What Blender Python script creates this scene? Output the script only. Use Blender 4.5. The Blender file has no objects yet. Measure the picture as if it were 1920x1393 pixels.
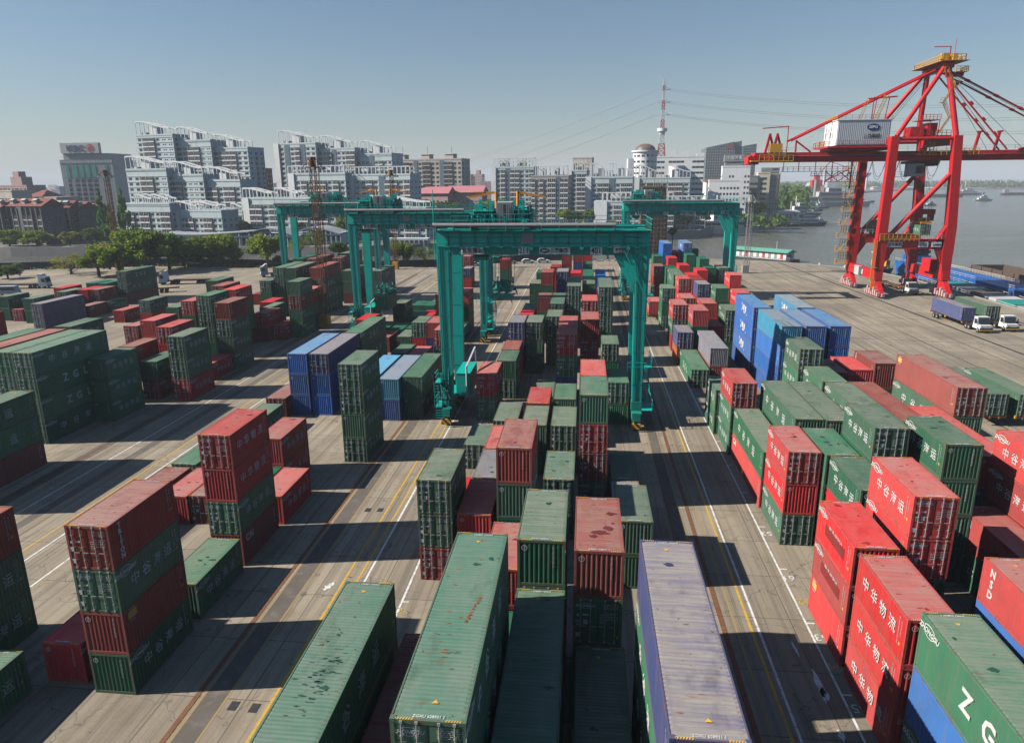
import bpy, math, random
from mathutils import Vector, Matrix
C = bpy.context
col = C.scene.collection
R_ = math.radians
random.seed(7)

# ---------------------------------------------------------------- camera
cam_d = bpy.data.cameras.new("camera"); cam = bpy.data.objects.new("camera", cam_d); col.objects.link(cam)
F_PX, PITCH, YAW, ROLL, CAM_H = 1310.0, 0.26513, -0.104473, -0.0085556, 27.83
_f = Vector((math.sin(YAW)*math.cos(PITCH), math.cos(YAW)*math.cos(PITCH), -math.sin(PITCH)))
_r = Vector((math.cos(YAW), -math.sin(YAW), 0)); _u = _r.cross(_f)
_r2 = math.cos(ROLL)*_r + math.sin(ROLL)*_u; _u2 = -math.sin(ROLL)*_r + math.cos(ROLL)*_u
m = Matrix.Identity(4)
for i in range(3): m[i][0] = _r2[i]; m[i][1] = _u2[i]; m[i][2] = -_f[i]
m[2][3] = CAM_H
cam.matrix_world = m
cam_d.sensor_width = 36; cam_d.lens = 36*F_PX/1920; cam_d.clip_start = .5; cam_d.clip_end = 60000
C.scene.camera = cam
def at(px, py, Y):
    """world x, z of the survey point seen at px, py standing on the vertical plane y = Y"""
    d = _r2*((px-960)/F_PX) + _u2*(-(py-696.5)/F_PX) + _f
    t = Y/d.y
    return t*d.x, CAM_H + t*d.z
def gnd(px, py, Z=0.0):
    d = _r2*((px-960)/F_PX) + _u2*(-(py-696.5)/F_PX) + _f
    t = (Z-CAM_H)/d.z
    return t*d.x, t*d.y

# ---------------------------------------------------------------- world, sun, exposure
SUN_EL, SUN_AZ = R_(35.5), R_(9.5)      # light comes from -x, a little from -y
sdir = Vector((-math.cos(SUN_AZ)*math.cos(SUN_EL), -math.sin(SUN_AZ)*math.cos(SUN_EL), math.sin(SUN_EL)))
w = bpy.data.worlds.new("World"); C.scene.world = w; w.use_nodes = True
nt = w.node_tree; bg = nt.nodes['Background']
sky = nt.nodes.new('ShaderNodeTexSky'); sky.sky_type = 'NISHITA'; sky.sun_disc = False
sky.sun_elevation = SUN_EL
sky.sun_rotation = math.atan2(sdir.x, sdir.y)
sky.altitude = 0; sky.air_density = 1.2; sky.dust_density = 0.5; sky.ozone_density = 5.0
nt.links.new(sky.outputs[0], bg.inputs[0]); bg.inputs[1].default_value = 0.058
sd = bpy.data.lights.new("sun", 'SUN'); sun = bpy.data.objects.new("sun", sd); col.objects.link(sun)
sd.energy = 5.0; sd.angle = R_(0.5); sd.color = (1.0, 0.93, 0.83)
sun.rotation_euler = sdir.to_track_quat('Z', 'Y').to_euler()
vs = C.scene.view_settings; vs.view_transform = 'Standard'; vs.look = 'None'; vs.exposure = 0.6; vs.gamma = 1.0
C.scene.cycles.volume_bounces = 0
C.scene.cycles.max_bounces = 6; C.scene.cycles.diffuse_bounces = 0; C.scene.cycles.use_denoising = True

# ---------------------------------------------------------------- helpers
def tag(o, label=None, cat=None, group=None, kind=None):
    if label: o['label'] = label
    if cat: o['category'] = cat
    if group: o['group'] = group
    if kind: o['kind'] = kind
    return o
def empty(name, loc=(0,0,0), rz=0.0, label=None, cat=None, group=None):
    o = bpy.data.objects.new(name, None); o.empty_display_size = .2; col.objects.link(o)
    o.location = loc; o.rotation_euler = (0,0,rz)
    return tag(o, label, cat, group)
def inst(name, me, parent=None, loc=(0,0,0), rz=0.0, scale=None, color=None):
    o = bpy.data.objects.new(name, me); col.objects.link(o); o.location = loc; o.rotation_euler = (0,0,rz)
    if scale: o.scale = scale
    if color: o.color = color
    if parent: o.parent = parent
    return o
_bfaces = ((0,3,2,1),(4,5,6,7),(0,1,5,4),(1,2,6,5),(2,3,7,6),(3,0,4,7))
class MB:
    """collects simple solids into one mesh"""
    def __init__(s): s.v = []; s.f = []; s.mi = []; s.cur = 0; s.sm = []
    def add(s, vs_, fs, smooth=False):
        b = len(s.v); s.v += [tuple(p) for p in vs_]
        for f in fs: s.f.append(tuple(b+i for i in f)); s.mi.append(s.cur); s.sm.append(smooth)
        return s
    def box(s, x0,y0,z0,x1,y1,z1):
        return s.add([(x0,y0,z0),(x1,y0,z0),(x1,y1,z0),(x0,y1,z0),(x0,y0,z1),(x1,y0,z1),(x1,y1,z1),(x0,y1,z1)], _bfaces)
    def hexa(s, p): return s.add(p, _bfaces)
    def cbox(s, c, sx, sy, sz): return s.box(c[0]-sx/2,c[1]-sy/2,c[2]-sz/2,c[0]+sx/2,c[1]+sy/2,c[2]+sz/2)
    def bar(s, a, b, w, h=None):
        """rectangular bar from a to b"""
        a = Vector(a); b = Vector(b); d = (b-a)
        if d.length < 1e-6: return s
        d.normalize(); h = h or w
        up = Vector((0,0,1)) if abs(d.z) < .95 else Vector((1,0,0))
        x = d.cross(up).normalized()*(w/2); y = x.cross(d).normalized()*(h/2)
        return s.add([a-x-y,a+x-y,a+x+y,a-x+y,b-x-y,b+x-y,b+x+y,b-x+y], _bfaces)
    def taper(s, a, b, wa, ha, wb, hb):
        a = Vector(a); b = Vector(b)
        return s.add([a+Vector((-wa/2,-ha/2,0)),a+Vector((wa/2,-ha/2,0)),a+Vector((wa/2,ha/2,0)),a+Vector((-wa/2,ha/2,0)),
                      b+Vector((-wb/2,-hb/2,0)),b+Vector((wb/2,-hb/2,0)),b+Vector((wb/2,hb/2,0)),b+Vector((-wb/2,hb/2,0))], _bfaces)
    def tube(s, a, b, r, n=8, r2=None, caps=True):
        a = Vector(a); b = Vector(b); d = b-a
        if d.length < 1e-6: return s
        d.normalize(); r2 = r if r2 is None else r2
        up = Vector((0,0,1)) if abs(d.z) < .95 else Vector((1,0,0))
        x = d.cross(up).normalized(); y = x.cross(d).normalized()
        vs_ = []
        for p, rr in ((a,r),(b,r2)):
            for i in range(n):
                t = 2*math.pi*i/n; vs_.append(p + x*math.cos(t)*rr + y*math.sin(t)*rr)
        s.add(vs_, [(i,(i+1)%n,n+(i+1)%n,n+i) for i in range(n)], True)
        if caps: s.add(vs_, [tuple(range(n-1,-1,-1)), tuple(range(n,2*n))])
        return s
    def line(s, pts, r, n=5):
        for a, b in zip(pts, pts[1:]): s.tube(a, b, r, n, caps=False)
        return s
    def prism(s, poly, z0, z1):
        """poly: xy list ccw"""
        n = len(poly)
        s.add([(x,y,z0) for x,y in poly]+[(x,y,z1) for x,y in poly],
              [(i,(i+1)%n,n+(i+1)%n,n+i) for i in range(n)]+[tuple(range(n-1,-1,-1)),tuple(range(n,2*n))])
        return s
    def xz(s, poly, y0, y1):
        n = len(poly)
        s.add([(x,y0,z) for x,z in poly]+[(x,y1,z) for x,z in poly],
              [(i,(i+1)%n,n+(i+1)%n,n+i) for i in range(n)]+[tuple(range(n-1,-1,-1)),tuple(range(n,2*n))])
        return s
    def yz(s, poly, x0, x1):
        n = len(poly)
        s.add([(x0,y,z) for y,z in poly]+[(x1,y,z) for y,z in poly],
              [(i,(i+1)%n,n+(i+1)%n,n+i) for i in range(n)]+[tuple(range(n-1,-1,-1)),tuple(range(n,2*n))])
        return s
    def sheet(s, x0,y0,x1,y1,z): return s.add([(x0,y0,z),(x1,y0,z),(x1,y1,z),(x0,y1,z)], [(0,1,2,3)])
    def dome(s, c, rx, ry, rz, nu=10, nv=4):
        vs_ = []
        for j in range(nv+1):
            ph = math.pi/2*j/nv
            for i in range(nu):
                t = 2*math.pi*i/nu; vs_.append((c[0]+rx*math.cos(t)*math.cos(ph), c[1]+ry*math.sin(t)*math.cos(ph), c[2]+rz*math.sin(ph)))
        s.add(vs_, [(j*nu+i, j*nu+(i+1)%nu, (j+1)*nu+(i+1)%nu, (j+1)*nu+i) for j in range(nv) for i in range(nu)], True); return s
    def ladder(s, a, b, wdt=.5, step=.35, r=.03, side=(1,0,0)):
        a = Vector(a); b = Vector(b); sd_ = Vector(side).normalized()*wdt/2
        s.bar(a-sd_, b-sd_, r*2); s.bar(a+sd_, b+sd_, r*2)
        n = max(2, int((b-a).length/step))
        for i in range(1, n): p = a.lerp(b, i/n); s.bar(p-sd_, p+sd_, r*1.6)
        return s
    def rail(s, pts, h=1.1, r=.03, posts=1.6, mid=True):
        for a, b in zip(pts, pts[1:]):
            a = Vector(a); b = Vector(b); up = Vector((0,0,h))
            s.bar(a+up, b+up, 2*r)
            if mid: s.bar(a+up*.5, b+up*.5, 1.5*r)
            n = max(1, round((b-a).length/posts))
            for i in range(n+1): p = a.lerp(b, i/n); s.bar(p, p+up, 2*r)
        return s
    def mesh(s, name, mats):
        me = bpy.data.meshes.new(name); me.from_pydata(s.v, [], s.f); 
        for m_ in (mats if isinstance(mats,(list,tuple)) else [mats]): me.materials.append(m_)
        me.polygons.foreach_set('material_index', s.mi); me.polygons.foreach_set('use_smooth', s.sm)
        me.update(); return me
    def build(s, name, mats, parent=None, loc=(0,0,0), rz=0.0, color=None):
        return inst(name, s.mesh(name, mats), parent, loc, rz, color=color)

# ---------------------------------------------------------------- materials
def newmat(name):
    m_ = bpy.data.materials.new(name); m_.use_nodes = True
    return m_, m_.node_tree, m_.node_tree.nodes['Principled BSDF']
def N(nt_, t, **kw):
    n = nt_.nodes.new(t)
    for k, v in kw.items(): setattr(n, k, v)
    return n
def mixc(nt_, fac, a, b, mode='MIX'):
    n = N(nt_, 'ShaderNodeMix', data_type='RGBA', blend_type=mode)
    for sock, val in ((n.inputs[0], fac), (n.inputs[6], a), (n.inputs[7], b)):
        if hasattr(val, 'links') or isinstance(val, bpy.types.NodeSocket): nt_.links.new(val, sock)
        elif sock == n.inputs[0]: sock.default_value = val
        else: sock.default_value = (*val, 1) if len(val) == 3 else val
    return n.outputs[2]
def ramp(nt_, fac, stops):
    n = N(nt_, 'ShaderNodeValToRGB'); nt_.links.new(fac, n.inputs[0]); e = n.color_ramp.elements
    while len(e) < len(stops): e.new(.5)
    for i, (p, c) in enumerate(stops): e[i].position = p; e[i].color = (*c, 1) if len(c) == 3 else c
    return n.outputs[0]
def rampf(nt_, fac, a, b): return ramp(nt_, fac, [(a,(0,0,0)),(b,(1,1,1))])
def noise(nt_, vec, scale, detail=4, rough=.55, dim='3D'):
    n = N(nt_, 'ShaderNodeTexNoise', noise_dimensions=dim); n.inputs['Scale'].default_value = scale
    n.inputs['Detail'].default_value = detail; n.inputs['Roughness'].default_value = rough
    if vec: nt_.links.new(vec, n.inputs['Vector'])
    return n.outputs['Fac']
def mapping(nt_, vec, scale=(1,1,1), loc=(0,0,0), rot=(0,0,0)):
    n = N(nt_, 'ShaderNodeMapping'); nt_.links.new(vec, n.inputs[0]); n.inputs['Scale'].default_value = scale
    n.inputs['Location'].default_value = loc; n.inputs['Rotation'].default_value = rot
    return n.outputs[0]
def addrand(nt_, vec, k=37.0):
    oi = N(nt_, 'ShaderNodeObjectInfo'); mul = N(nt_, 'ShaderNodeMath', operation='MULTIPLY'); mul.inputs[1].default_value = k
    nt_.links.new(oi.outputs['Random'], mul.inputs[0])
    ad = N(nt_, 'ShaderNodeVectorMath', operation='ADD'); nt_.links.new(vec, ad.inputs[0]); nt_.links.new(mul.outputs[0], ad.inputs[1])
    return ad.outputs[0]
def plain(name, colr, rough=.6, metal=0.0, var=.18, scale=.6, dirt=(.12,.11,.10), dirtk=.35, spec=None):
    """solid colour with broad tonal variation, grime and small speckle"""
    m_, t, b = newmat(name); tc = N(t, 'ShaderNodeTexCoord'); v = addrand(t, tc.outputs['Object'])
    c1 = mixc(t, noise(t, v, scale, 5), tuple(x*(1-var) for x in colr), tuple(min(1, x*(1+var)) for x in colr))
    g = rampf(t, noise(t, mapping(t, v, (1,1,.35)), scale*2.3, 6, .65), .52, .78)
    mm = N(t, 'ShaderNodeMath', operation='MULTIPLY'); mm.inputs[1].default_value = dirtk; t.links.new(g, mm.inputs[0])
    t.links.new(mixc(t, mm.outputs[0], c1, dirt), b.inputs['Base Color'])
    b.inputs['Roughness'].default_value = rough; b.inputs['Metallic'].default_value = metal
    if spec is not None: b.inputs['Specular IOR Level'].default_value = spec
    return m_
def paint_mat(name, roof=False, rough=.5):
    """container paint; the base colour is the object colour"""
    m_, t, b = newmat(name); tc = N(t, 'ShaderNodeTexCoord'); oi = N(t, 'ShaderNodeObjectInfo'); v = addrand(t, tc.outputs['Object'], 91)
    base = oi.outputs['Color']
    raw = base; al = oi.outputs['Alpha']                                  # alpha of the object colour = how far the paint has faded
    def times(a, k):
        q = N(t, 'ShaderNodeMath', operation='MULTIPLY'); t.links.new(a, q.inputs[0])
        if isinstance(k, float): q.inputs[1].default_value = k
        else: t.links.new(k, q.inputs[1])
        return q.outputs[0]
    if roof:
        st = ramp(t, noise(t, mapping(t, v, (.22,2.4,1)), 1.6, 6, .7), [(.36,(.45,.45,.45)),(.60,(1,1,1))])
        base = mixc(t, times(al, st), base, (.34,.305,.265))               # bleached, dusty roof sheet, the paint showing in bands
        big = rampf(t, noise(t, mapping(t, v, (.5,.16,1)), 1.1, 5), .40, .70)
        base = mixc(t, times(big, .35), base, (.30,.27,.22))
        base = mixc(t, times(rampf(t, noise(t, mapping(t, v, (1,.45,1), (4,0,0)), .8, 6, .68), .54, .70), .55), base, mixc(t, .8, base, raw, 'MULTIPLY'))
        base = mixc(t, times(rampf(t, noise(t, mapping(t, v, (.35,3.2,1)), 2.6, 8, .75), .60, .68), .8), base, (.24,.11,.05))
        base = mixc(t, rampf(t, noise(t, mapping(t, v, (2.5,.6,1), (7,5,0)), 1.9, 9, .8), .665, .70), base, (.30,.10,.025))
        base = mixc(t, times(rampf(t, noise(t, mapping(t, v, (1,1,1), (9,3,1)), 2.3, 3), .71, .74), .8), base, mixc(t, .6, raw, (.03,.04,.04)))
    else:
        base = mixc(t, times(al, .30), base, (.36,.33,.30))
        pz = N(t, 'ShaderNodeTexBrick'); pz.offset = .37; pz.inputs['Scale'].default_value = 1; pz.inputs['Mortar Size'].default_value = 0; pz.inputs['Bias'].default_value = -.55
        pz.inputs['Brick Width'].default_value = 1.31; pz.inputs['Row Height'].default_value = .83; pz.inputs['Color1'].default_value = (0,0,0,1); pz.inputs['Color2'].default_value = (1,1,1,1)
        sw = N(t, 'ShaderNodeSeparateXYZ'); t.links.new(v, sw.inputs[0]); cb_ = N(t, 'ShaderNodeCombineXYZ'); ad = N(t, 'ShaderNodeMath', operation='ADD'); t.links.new(sw.outputs[0], ad.inputs[0]); t.links.new(sw.outputs[1], ad.inputs[1])
        t.links.new(ad.outputs[0], cb_.inputs[0]); t.links.new(sw.outputs[2], cb_.inputs[1]); t.links.new(cb_.outputs[0], pz.inputs['Vector'])
        base = mixc(t, times(rampf(t, pz.outputs['Color'], .72, .74), .30), base, mixc(t, .55, raw, (.16,.09,.06)))                 # repainted and primed patches
        st = rampf(t, noise(t, mapping(t, v, (3.5,3.5,.18)), 1.6, 7, .72), .46, .80)
        base = mixc(t, times(st, .55), base, (.20,.14,.11))
        base = mixc(t, rampf(t, noise(t, v, .55, 2), .35, .75), base, mixc(t, .25, base, (.05,.05,.05)))
        base = mixc(t, rampf(t, noise(t, mapping(t, v, (1,1,.5)), 4.2, 8, .78), .655, .72), base, (.15,.05,.02))
    t.links.new(base, b.inputs['Base Color']); b.inputs['Roughness'].default_value = rough
    b.inputs['Specular IOR Level'].default_value = .3
    bp = N(t, 'ShaderNodeBump'); bp.inputs['Strength'].default_value = .5; bp.inputs['Distance'].default_value = .07      # dents and buckled panels
    t.links.new(noise(t, mapping(t, v, (.8,.8,.6)), 1.3, 3, .5), bp.inputs['Height']); t.links.new(bp.outputs[0], b.inputs['Normal'])
    return m_
M = {}
M['side'] = paint_mat('container_paint')
M['roof'] = paint_mat('container_roof_paint', True, .7)
def frame_mat():
    m_, t, b = newmat('container_frame_paint'); tc = N(t, 'ShaderNodeTexCoord'); oi = N(t, 'ShaderNodeObjectInfo'); v = addrand(t, tc.outputs['Object'], 53)
    base = mixc(t, .22, oi.outputs['Color'], (.25,.2,.17))
    base = mixc(t, rampf(t, noise(t, v, 3.0, 8, .7), .48, .66), base, (.16,.075,.045))
    t.links.new(base, b.inputs['Base Color']); b.inputs['Roughness'].default_value = .7; return m_
M['frame'] = frame_mat()
M['galv'] = plain('galvanised_steel', (.42,.43,.42), .45, .3)
def letter_mat():
    m_, t, b = newmat('chipped_white_lettering'); tc = N(t, 'ShaderNodeTexCoord'); v = addrand(t, tc.outputs['Object'], 29)
    t.links.new(mixc(t, noise(t, v, 1.5, 4), (.42,.42,.41), (.72,.72,.70)), b.inputs['Base Color']); b.inputs['Roughness'].default_value = .7
    tr = N(t, 'ShaderNodeBsdfTransparent'); mx = N(t, 'ShaderNodeMixShader')
    t.links.new(rampf(t, noise(t, v, 5.5, 8, .75), .60, .66), mx.inputs[0]); t.links.new(b.outputs[0], mx.inputs[1]); t.links.new(tr.outputs[0], mx.inputs[2]); t.links.new(mx.outputs[0], t.nodes['Material Output'].inputs[0]); return m_
M['letter'] = letter_mat()
M['yellowm'] = plain('yellow_marking_paint', (.72,.42,.03), .6, var=.1)
M['rust'] = plain('rusty_steel', (.20,.085,.04), .8, .1, var=.35, scale=2)
M['rtg'] = plain('teal_crane_paint', (.0,.43,.36), .42, .0, var=.10, scale=.35, dirt=(.05,.10,.07), dirtk=.55, spec=.4)
M['rtgd'] = plain('dark_teal_machinery', (.005,.24,.195), .6, .0, var=.3, scale=1.5)
M['sts'] = plain('red_crane_paint', (.56,.010,.016), .45, .0, var=.12, scale=.3, dirt=(.16,.03,.025), dirtk=.5, spec=.4)
M['yel'] = plain('safety_yellow_paint', (.70,.34,.02), .55, var=.15)
M['orange'] = plain('orange_hoist_paint', (.75,.28,.02), .5)
M['white'] = plain('white_paint', (.78,.78,.76), .5, var=.05, dirtk=.15)
M['lgrey'] = plain('light_grey_paint', (.50,.50,.50), .55, var=.06, dirtk=.2)
M['grey'] = plain('grey_paint', (.26,.26,.27), .6)
M['dark'] = plain('dark_steel', (.035,.035,.038), .6, var=.3)
M['black'] = plain('black_rubber', (.018,.018,.018), .85, var=.2)
M['glass'] = plain('dark_window_glass', (.03,.04,.05), .12, var=.2, dirtk=.1)
M['conc'] = plain('weathered_concrete', (.30,.285,.26), .9, var=.15, scale=.3)
M['darkwall'] = plain('dark_wall_plaster', (.055,.055,.058), .9, var=.3, scale=.4)
M['redm'] = plain('red_paint', (.5,.02,.02), .5)
M['blue'] = plain('blue_ship_paint', (.01,.12,.42), .5)
M['brown'] = plain('brown_cargo_hold', (.085,.06,.045), .9, var=.3)
M['greenroof'] = plain('pale_green_roof', (.12,.36,.27), .6)
def hazard():
    m_, t, b = newmat('black_yellow_hazard_paint'); tc = N(t, 'ShaderNodeTexCoord')
    wv = N(t, 'ShaderNodeTexWave', bands_direction='DIAGONAL'); wv.inputs['Scale'].default_value = .9
    t.links.new(mapping(t, tc.outputs['Object'], (1,0,1)), wv.inputs[0])
    t.links.new(ramp(t, wv.outputs['Fac'], [(.48,(.02,.02,.02)),(.52,(.7,.4,.02))]), b.inputs['Base Color']); return m_
M['hazard'] = hazard()

# ---------------------------------------------------------------- text
def text_mesh(body, size, depth=.012, mat=None, sx=1.0, bold=0.0):
    cu = bpy.data.curves.new('t', 'FONT'); cu.body = body; cu.size = size; cu.align_x = 'CENTER'; cu.align_y = 'CENTER'
    cu.extrude = depth/2; cu.resolution_u = 2; cu.offset = bold
    o = bpy.data.objects.new('t', cu); col.objects.link(o)
    C.view_layer.update()
    me = bpy.data.meshes.new_from_object(o.evaluated_get(C.evaluated_depsgraph_get()))
    bpy.data.objects.remove(o); me.name = 'lettering'
    me.materials.clear(); me.materials.append(mat or M['letter'])
    if sx != 1.0: me.transform(Matrix.Diagonal((sx,1,1,1)))
    return me
def join_mesh(name, parts, mats):
    """parts: (mesh, matrix, material index)"""
    v = []; f = []; mi = []
    for me, mx, k in parts:
        b = len(v); v += [tuple(mx @ p.co) for p in me.vertices]
        for p in me.polygons: f.append(tuple(b+i for i in p.vertices)); mi.append(k)
    out = bpy.data.meshes.new(name); out.from_pydata(v, [], f)
    for m_ in mats: out.materials.append(m_)
    out.polygons.foreach_set('material_index', mi); out.update(); return out

# ---------------------------------------------------------------- ground, water
def ground_mat():
    m_, t, b = newmat('yard_concrete'); tc = N(t, 'ShaderNodeTexCoord'); v = tc.outputs['Object']
    c = ramp(t, noise(t, v, .05, 6, .6), [(.3,(.20,.16,.11)),(.5,(.33,.28,.205)),(.72,(.46,.40,.305))])
    c = mixc(t, rampf(t, noise(t, mapping(t, v, (1,.35,1)), .55, 8, .7), .45, .75), c, (.27,.235,.195))
    c = mixc(t, .5, c, mixc(t, noise(t, v, 6, 6, .7), (.165,.14,.105), (.46,.41,.33)))
    # slab joints
    br = N(t, 'ShaderNodeTexBrick'); br.offset = .0; br.inputs['Scale'].default_value = 1
    br.inputs['Mortar Size'].default_value = .03; br.inputs['Brick Width'].default_value = 4.6; br.inputs['Row Height'].default_value = 5.2
    t.links.new(v, br.inputs['Vector']); inv = br.outputs['Fac']
    c = mixc(t, inv, c, (.10,.09,.08))
    # slabs of slightly different age
    br2 = N(t, 'ShaderNodeTexBrick'); br2.offset = .0; br2.inputs['Scale'].default_value = 1; br2.inputs['Mortar Size'].default_value = 0
    br2.inputs['Brick Width'].default_value = 4.6; br2.inputs['Row Height'].default_value = 5.2
    br2.inputs['Color1'].default_value = (.80,.79,.78,1); br2.inputs['Color2'].default_value = (1.1,1.08,1.04,1)
    t.links.new(v, br2.inputs['Vector'])
    c = mixc(t, 1.0, c, br2.outputs['Color'], 'MULTIPLY')
    # tyre tracks along the lanes and oil spots
    tr = rampf(t, noise(t, mapping(t, v, (1.4,.03,1)), 1.2, 4, .6), .44, .66)
    c = mixc(t, tr, c, mixc(t, .5, c, (.10,.08,.06)))
    c = mixc(t, rampf(t, noise(t, v, .22, 6, .65), .55, .70), c, mixc(t, .4, c, (.16,.11,.07)))
    c = mixc(t, rampf(t, noise(t, mapping(t, v, (5.5,.045,1)), 1.3, 6, .7), .56, .62), c, mixc(t, .45, c, (.05,.045,.04)))
    c = mixc(t, rampf(t, noise(t, mapping(t, v, (.9,1.6,1)), .9, 5, .62), .66, .72), c, (.09,.08,.07))
    # cracks
    vo = N(t, 'ShaderNodeTexVoronoi', feature='DISTANCE_TO_EDGE'); vo.inputs['Scale'].default_value = .16
    wob = N(t, 'ShaderNodeTexNoise'); wob.inputs['Scale'].default_value = .7; t.links.new(v, wob.inputs['Vector'])
    vv = N(t, 'ShaderNodeVectorMath', operation='MULTIPLY_ADD'); t.links.new(wob.outputs['Color'], vv.inputs[0]); vv.inputs[1].default_value = (3,3,3); t.links.new(v, vv.inputs[2])
    t.links.new(vv.outputs[0], vo.inputs['Vector'])
    c = mixc(t, ramp(t, vo.outputs['Distance'], [(.0,(1,1,1)),(.006,(0,0,0))]), c, (.10,.09,.08))
    t.links.new(c, b.inputs['Base Color']); b.inputs['Roughness'].default_value = .9; return m_
M['yard'] = ground_mat()
M['asph'] = plain('worn_asphalt', (.12,.105,.09), .9, var=.35, scale=.5, dirt=(.26,.22,.18), dirtk=.75)
def linemat(name, colr):
    m_, t, b = newmat(name); tc = N(t, 'ShaderNodeTexCoord'); v = tc.outputs['Object']
    c = mixc(t, rampf(t, noise(t, v, 2.2, 8, .75), .50, .68), colr, (.24,.22,.19))
    t.links.new(c, b.inputs['Base Color']); b.inputs['Roughness'].default_value = .8; return m_
M['wline'] = linemat('worn_white_line', (.72,.72,.70)); M['yline'] = linemat('worn_yellow_line', (.60,.36,.03))
M['yfade'] = linemat('faded_yellow_line', (.34,.24,.09))
def water_mat():
    m_, t, b = newmat('river_water'); tc = N(t, 'ShaderNodeTexCoord'); v = tc.outputs['Object']
    c = mixc(t, rampf(t, noise(t, v, .004, 3), .4, .62), (.11,.112,.085), (.15,.148,.12))
    c = mixc(t, rampf(t, noise(t, mapping(t, v, (.25,1,1)), .05, 4), .5, .72), c, (.15,.15,.135))
    t.links.new(c, b.inputs['Base Color']); b.inputs['Roughness'].default_value = .18; b.inputs['IOR'].default_value = 1.33
    n1 = noise(t, mapping(t, v, (1,.55,1), rot=(0,0,.5)), .55, 5, .6)
    n2 = noise(t, mapping(t, v, (1,.4,1), rot=(0,0,.3)), .09, 4, .6)
    ad = N(t, 'ShaderNodeMath', operation='MULTIPLY_ADD'); t.links.new(n2, ad.inputs[0]); ad.inputs[1].default_value = 2.2; t.links.new(n1, ad.inputs[2])
    bp = N(t, 'ShaderNodeBump'); bp.inputs['Strength'].default_value = .8; bp.inputs['Distance'].default_value = 1.2
    t.links.new(ad.outputs[0], bp.inputs['Height']); t.links.new(bp.outputs[0], b.inputs['Normal']); return m_
M['water'] = water_mat()
def land_mat():
    m_, t, b = newmat('far_bank_ground'); tc = N(t, 'ShaderNodeTexCoord'); v = tc.outputs['Object']
    c = mixc(t, rampf(t, noise(t, v, .02, 5), .4, .6), (.045,.075,.025), (.19,.18,.155))
    t.links.new(c, b.inputs['Base Color']); b.inputs['Roughness'].default_value = .95; return m_
M['land'] = land_mat()
M['grass'] = plain('rough_grass', (.045,.085,.02), .95, var=.4, scale=.5)
WZ = -3.6
w_ = MB(); w_.sheet(-9000,-300,14000,16000,WZ); tag(w_.build('water', M['water']), kind='structure')
QUAY = [(-260,-80),(96.5,-80),(95.0,150),(93.2,208),(90,224),(84,238),(74,247),(60,257),(45,262),(20,262),(-20,256),(-44,241),(-72,233),(-150,240),(-260,205)]
g_ = MB(); g_.prism(QUAY, -7, 0); tag(g_.build('ground', M['yard']), kind='structure')
k_ = MB()
for a, b_ in zip(QUAY[1:9], QUAY[2:10]): k_.bar((*a,.1), (*b_,.1), .5, .2)
tag(k_.build('kerb', M['conc']), kind='structure')
# opposite bank of the creek with the city, and the far bank of the main river
CITY = [(-3000,330),(-260,300),(-170,304),(-96,305),(-60,318),(-20,345),(10,372),(36,392),(62,402)]+[gnd(*q,-1.0) for q in ((1345,428),(1385,420),(1425,408),(1450,398),(1480,386),(1515,375),(1560,366),(1610,360.5),(1660,357),(1720,354.5))]+[(1600,5200),(1600,12000),(-9000,12000),(-9000,330)]
c_ = MB(); c_.prism(CITY, -7, -.6); tag(c_.build('city_ground', M['land']), kind='structure')
FAR = [(1000,2300),(1500,2150),(3200,2100),(9000,1900),(13000,6000),(13000,15000),(2200,15000),(1500,5200),(760,2900)]
f_ = MB(); f_.prism(FAR, -7, -1.5); tag(f_.build('far_bank', M['land']), kind='structure')
# embankment wall along the creek
def emb(name, pts, z0, z1, wdt, mat, label):
    o = MB()
    for a, b_ in zip(pts, pts[1:]): o.bar((*a,(z0+z1)/2), (*b_,(z0+z1)/2), wdt, z1-z0)
    return tag(o.build(name, mat), label, 'wall')
emb('embankment_wall', [(-700,318),(-262,299),(-171,303),(-97,304)], -6.5, .75, .9, M['conc'], 'long grey concrete embankment wall along the far side of the creek, left')
emb('embankment_wall', [(-96.4,304),(-60,317),(-20,344),(10,371),(36,391),(62,401.5),gnd(1345,428,-1.0)], -6.5, 1.2, .9, M['conc'], 'curving concrete embankment wall below the waterfront apartments, beside the river')
# markings: x, width, material, y0, y1
mk = {'wline': MB(), 'yline': MB(), 'yfade': MB()}
for x, wd, k, y0, y1 in [(-49.3,.14,'wline',20,215),(-42.45,.16,'wline',20,215),(-43.75,.14,'yline',20,210),(-43.1,.12,'yfade',20,210),(-39.25,.16,'wline',25,60),
    (-19.5,.13,'yfade',10,230),(-20.9,.13,'yfade',10,230),(-16.9,.17,'yline',5,120),(-15.95,.15,'yline',30,225),(-15.45,.17,'wline',5,235),(-12.05,.16,'wline',5,235),
    (10.1,.14,'yfade',5,235),(11.08,.17,'yline',5,100),(11.5,.15,'wline',5,235),(14.75,.14,'wline',5,110),(8.6,.12,'yfade',5,235),(7.4,.12,'yfade',5,200),
    (-46.2,.10,'yfade',20,200),(-38.9,.1,'yfade',20,60)]:
    b0 = y0
    while b0 < y1:                                            # painted in runs, so wear and joins show
        b1 = min(b0+random.uniform(9,22), y1); j = random.uniform(-.03,.03)
        mk[k].sheet(x-wd/2+j, b0, x+wd/2+j, b1-.05, .008+(.004 if k=='wline' else 0)); b0 = b1
for yb in [28,34.6,41.2,47.8,54.4,61,67.6,74.2,80.8,87.4,94,107,120,133]:      # bay ticks
    mk['wline'].sheet(14.75, yb, 15.3, yb+.12, .016); mk['wline'].sheet(-12.05, yb, -11.6, yb+.12, .016); mk['yfade'].sheet(-38.9,yb,-38.3,yb+.12,.016)
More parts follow.
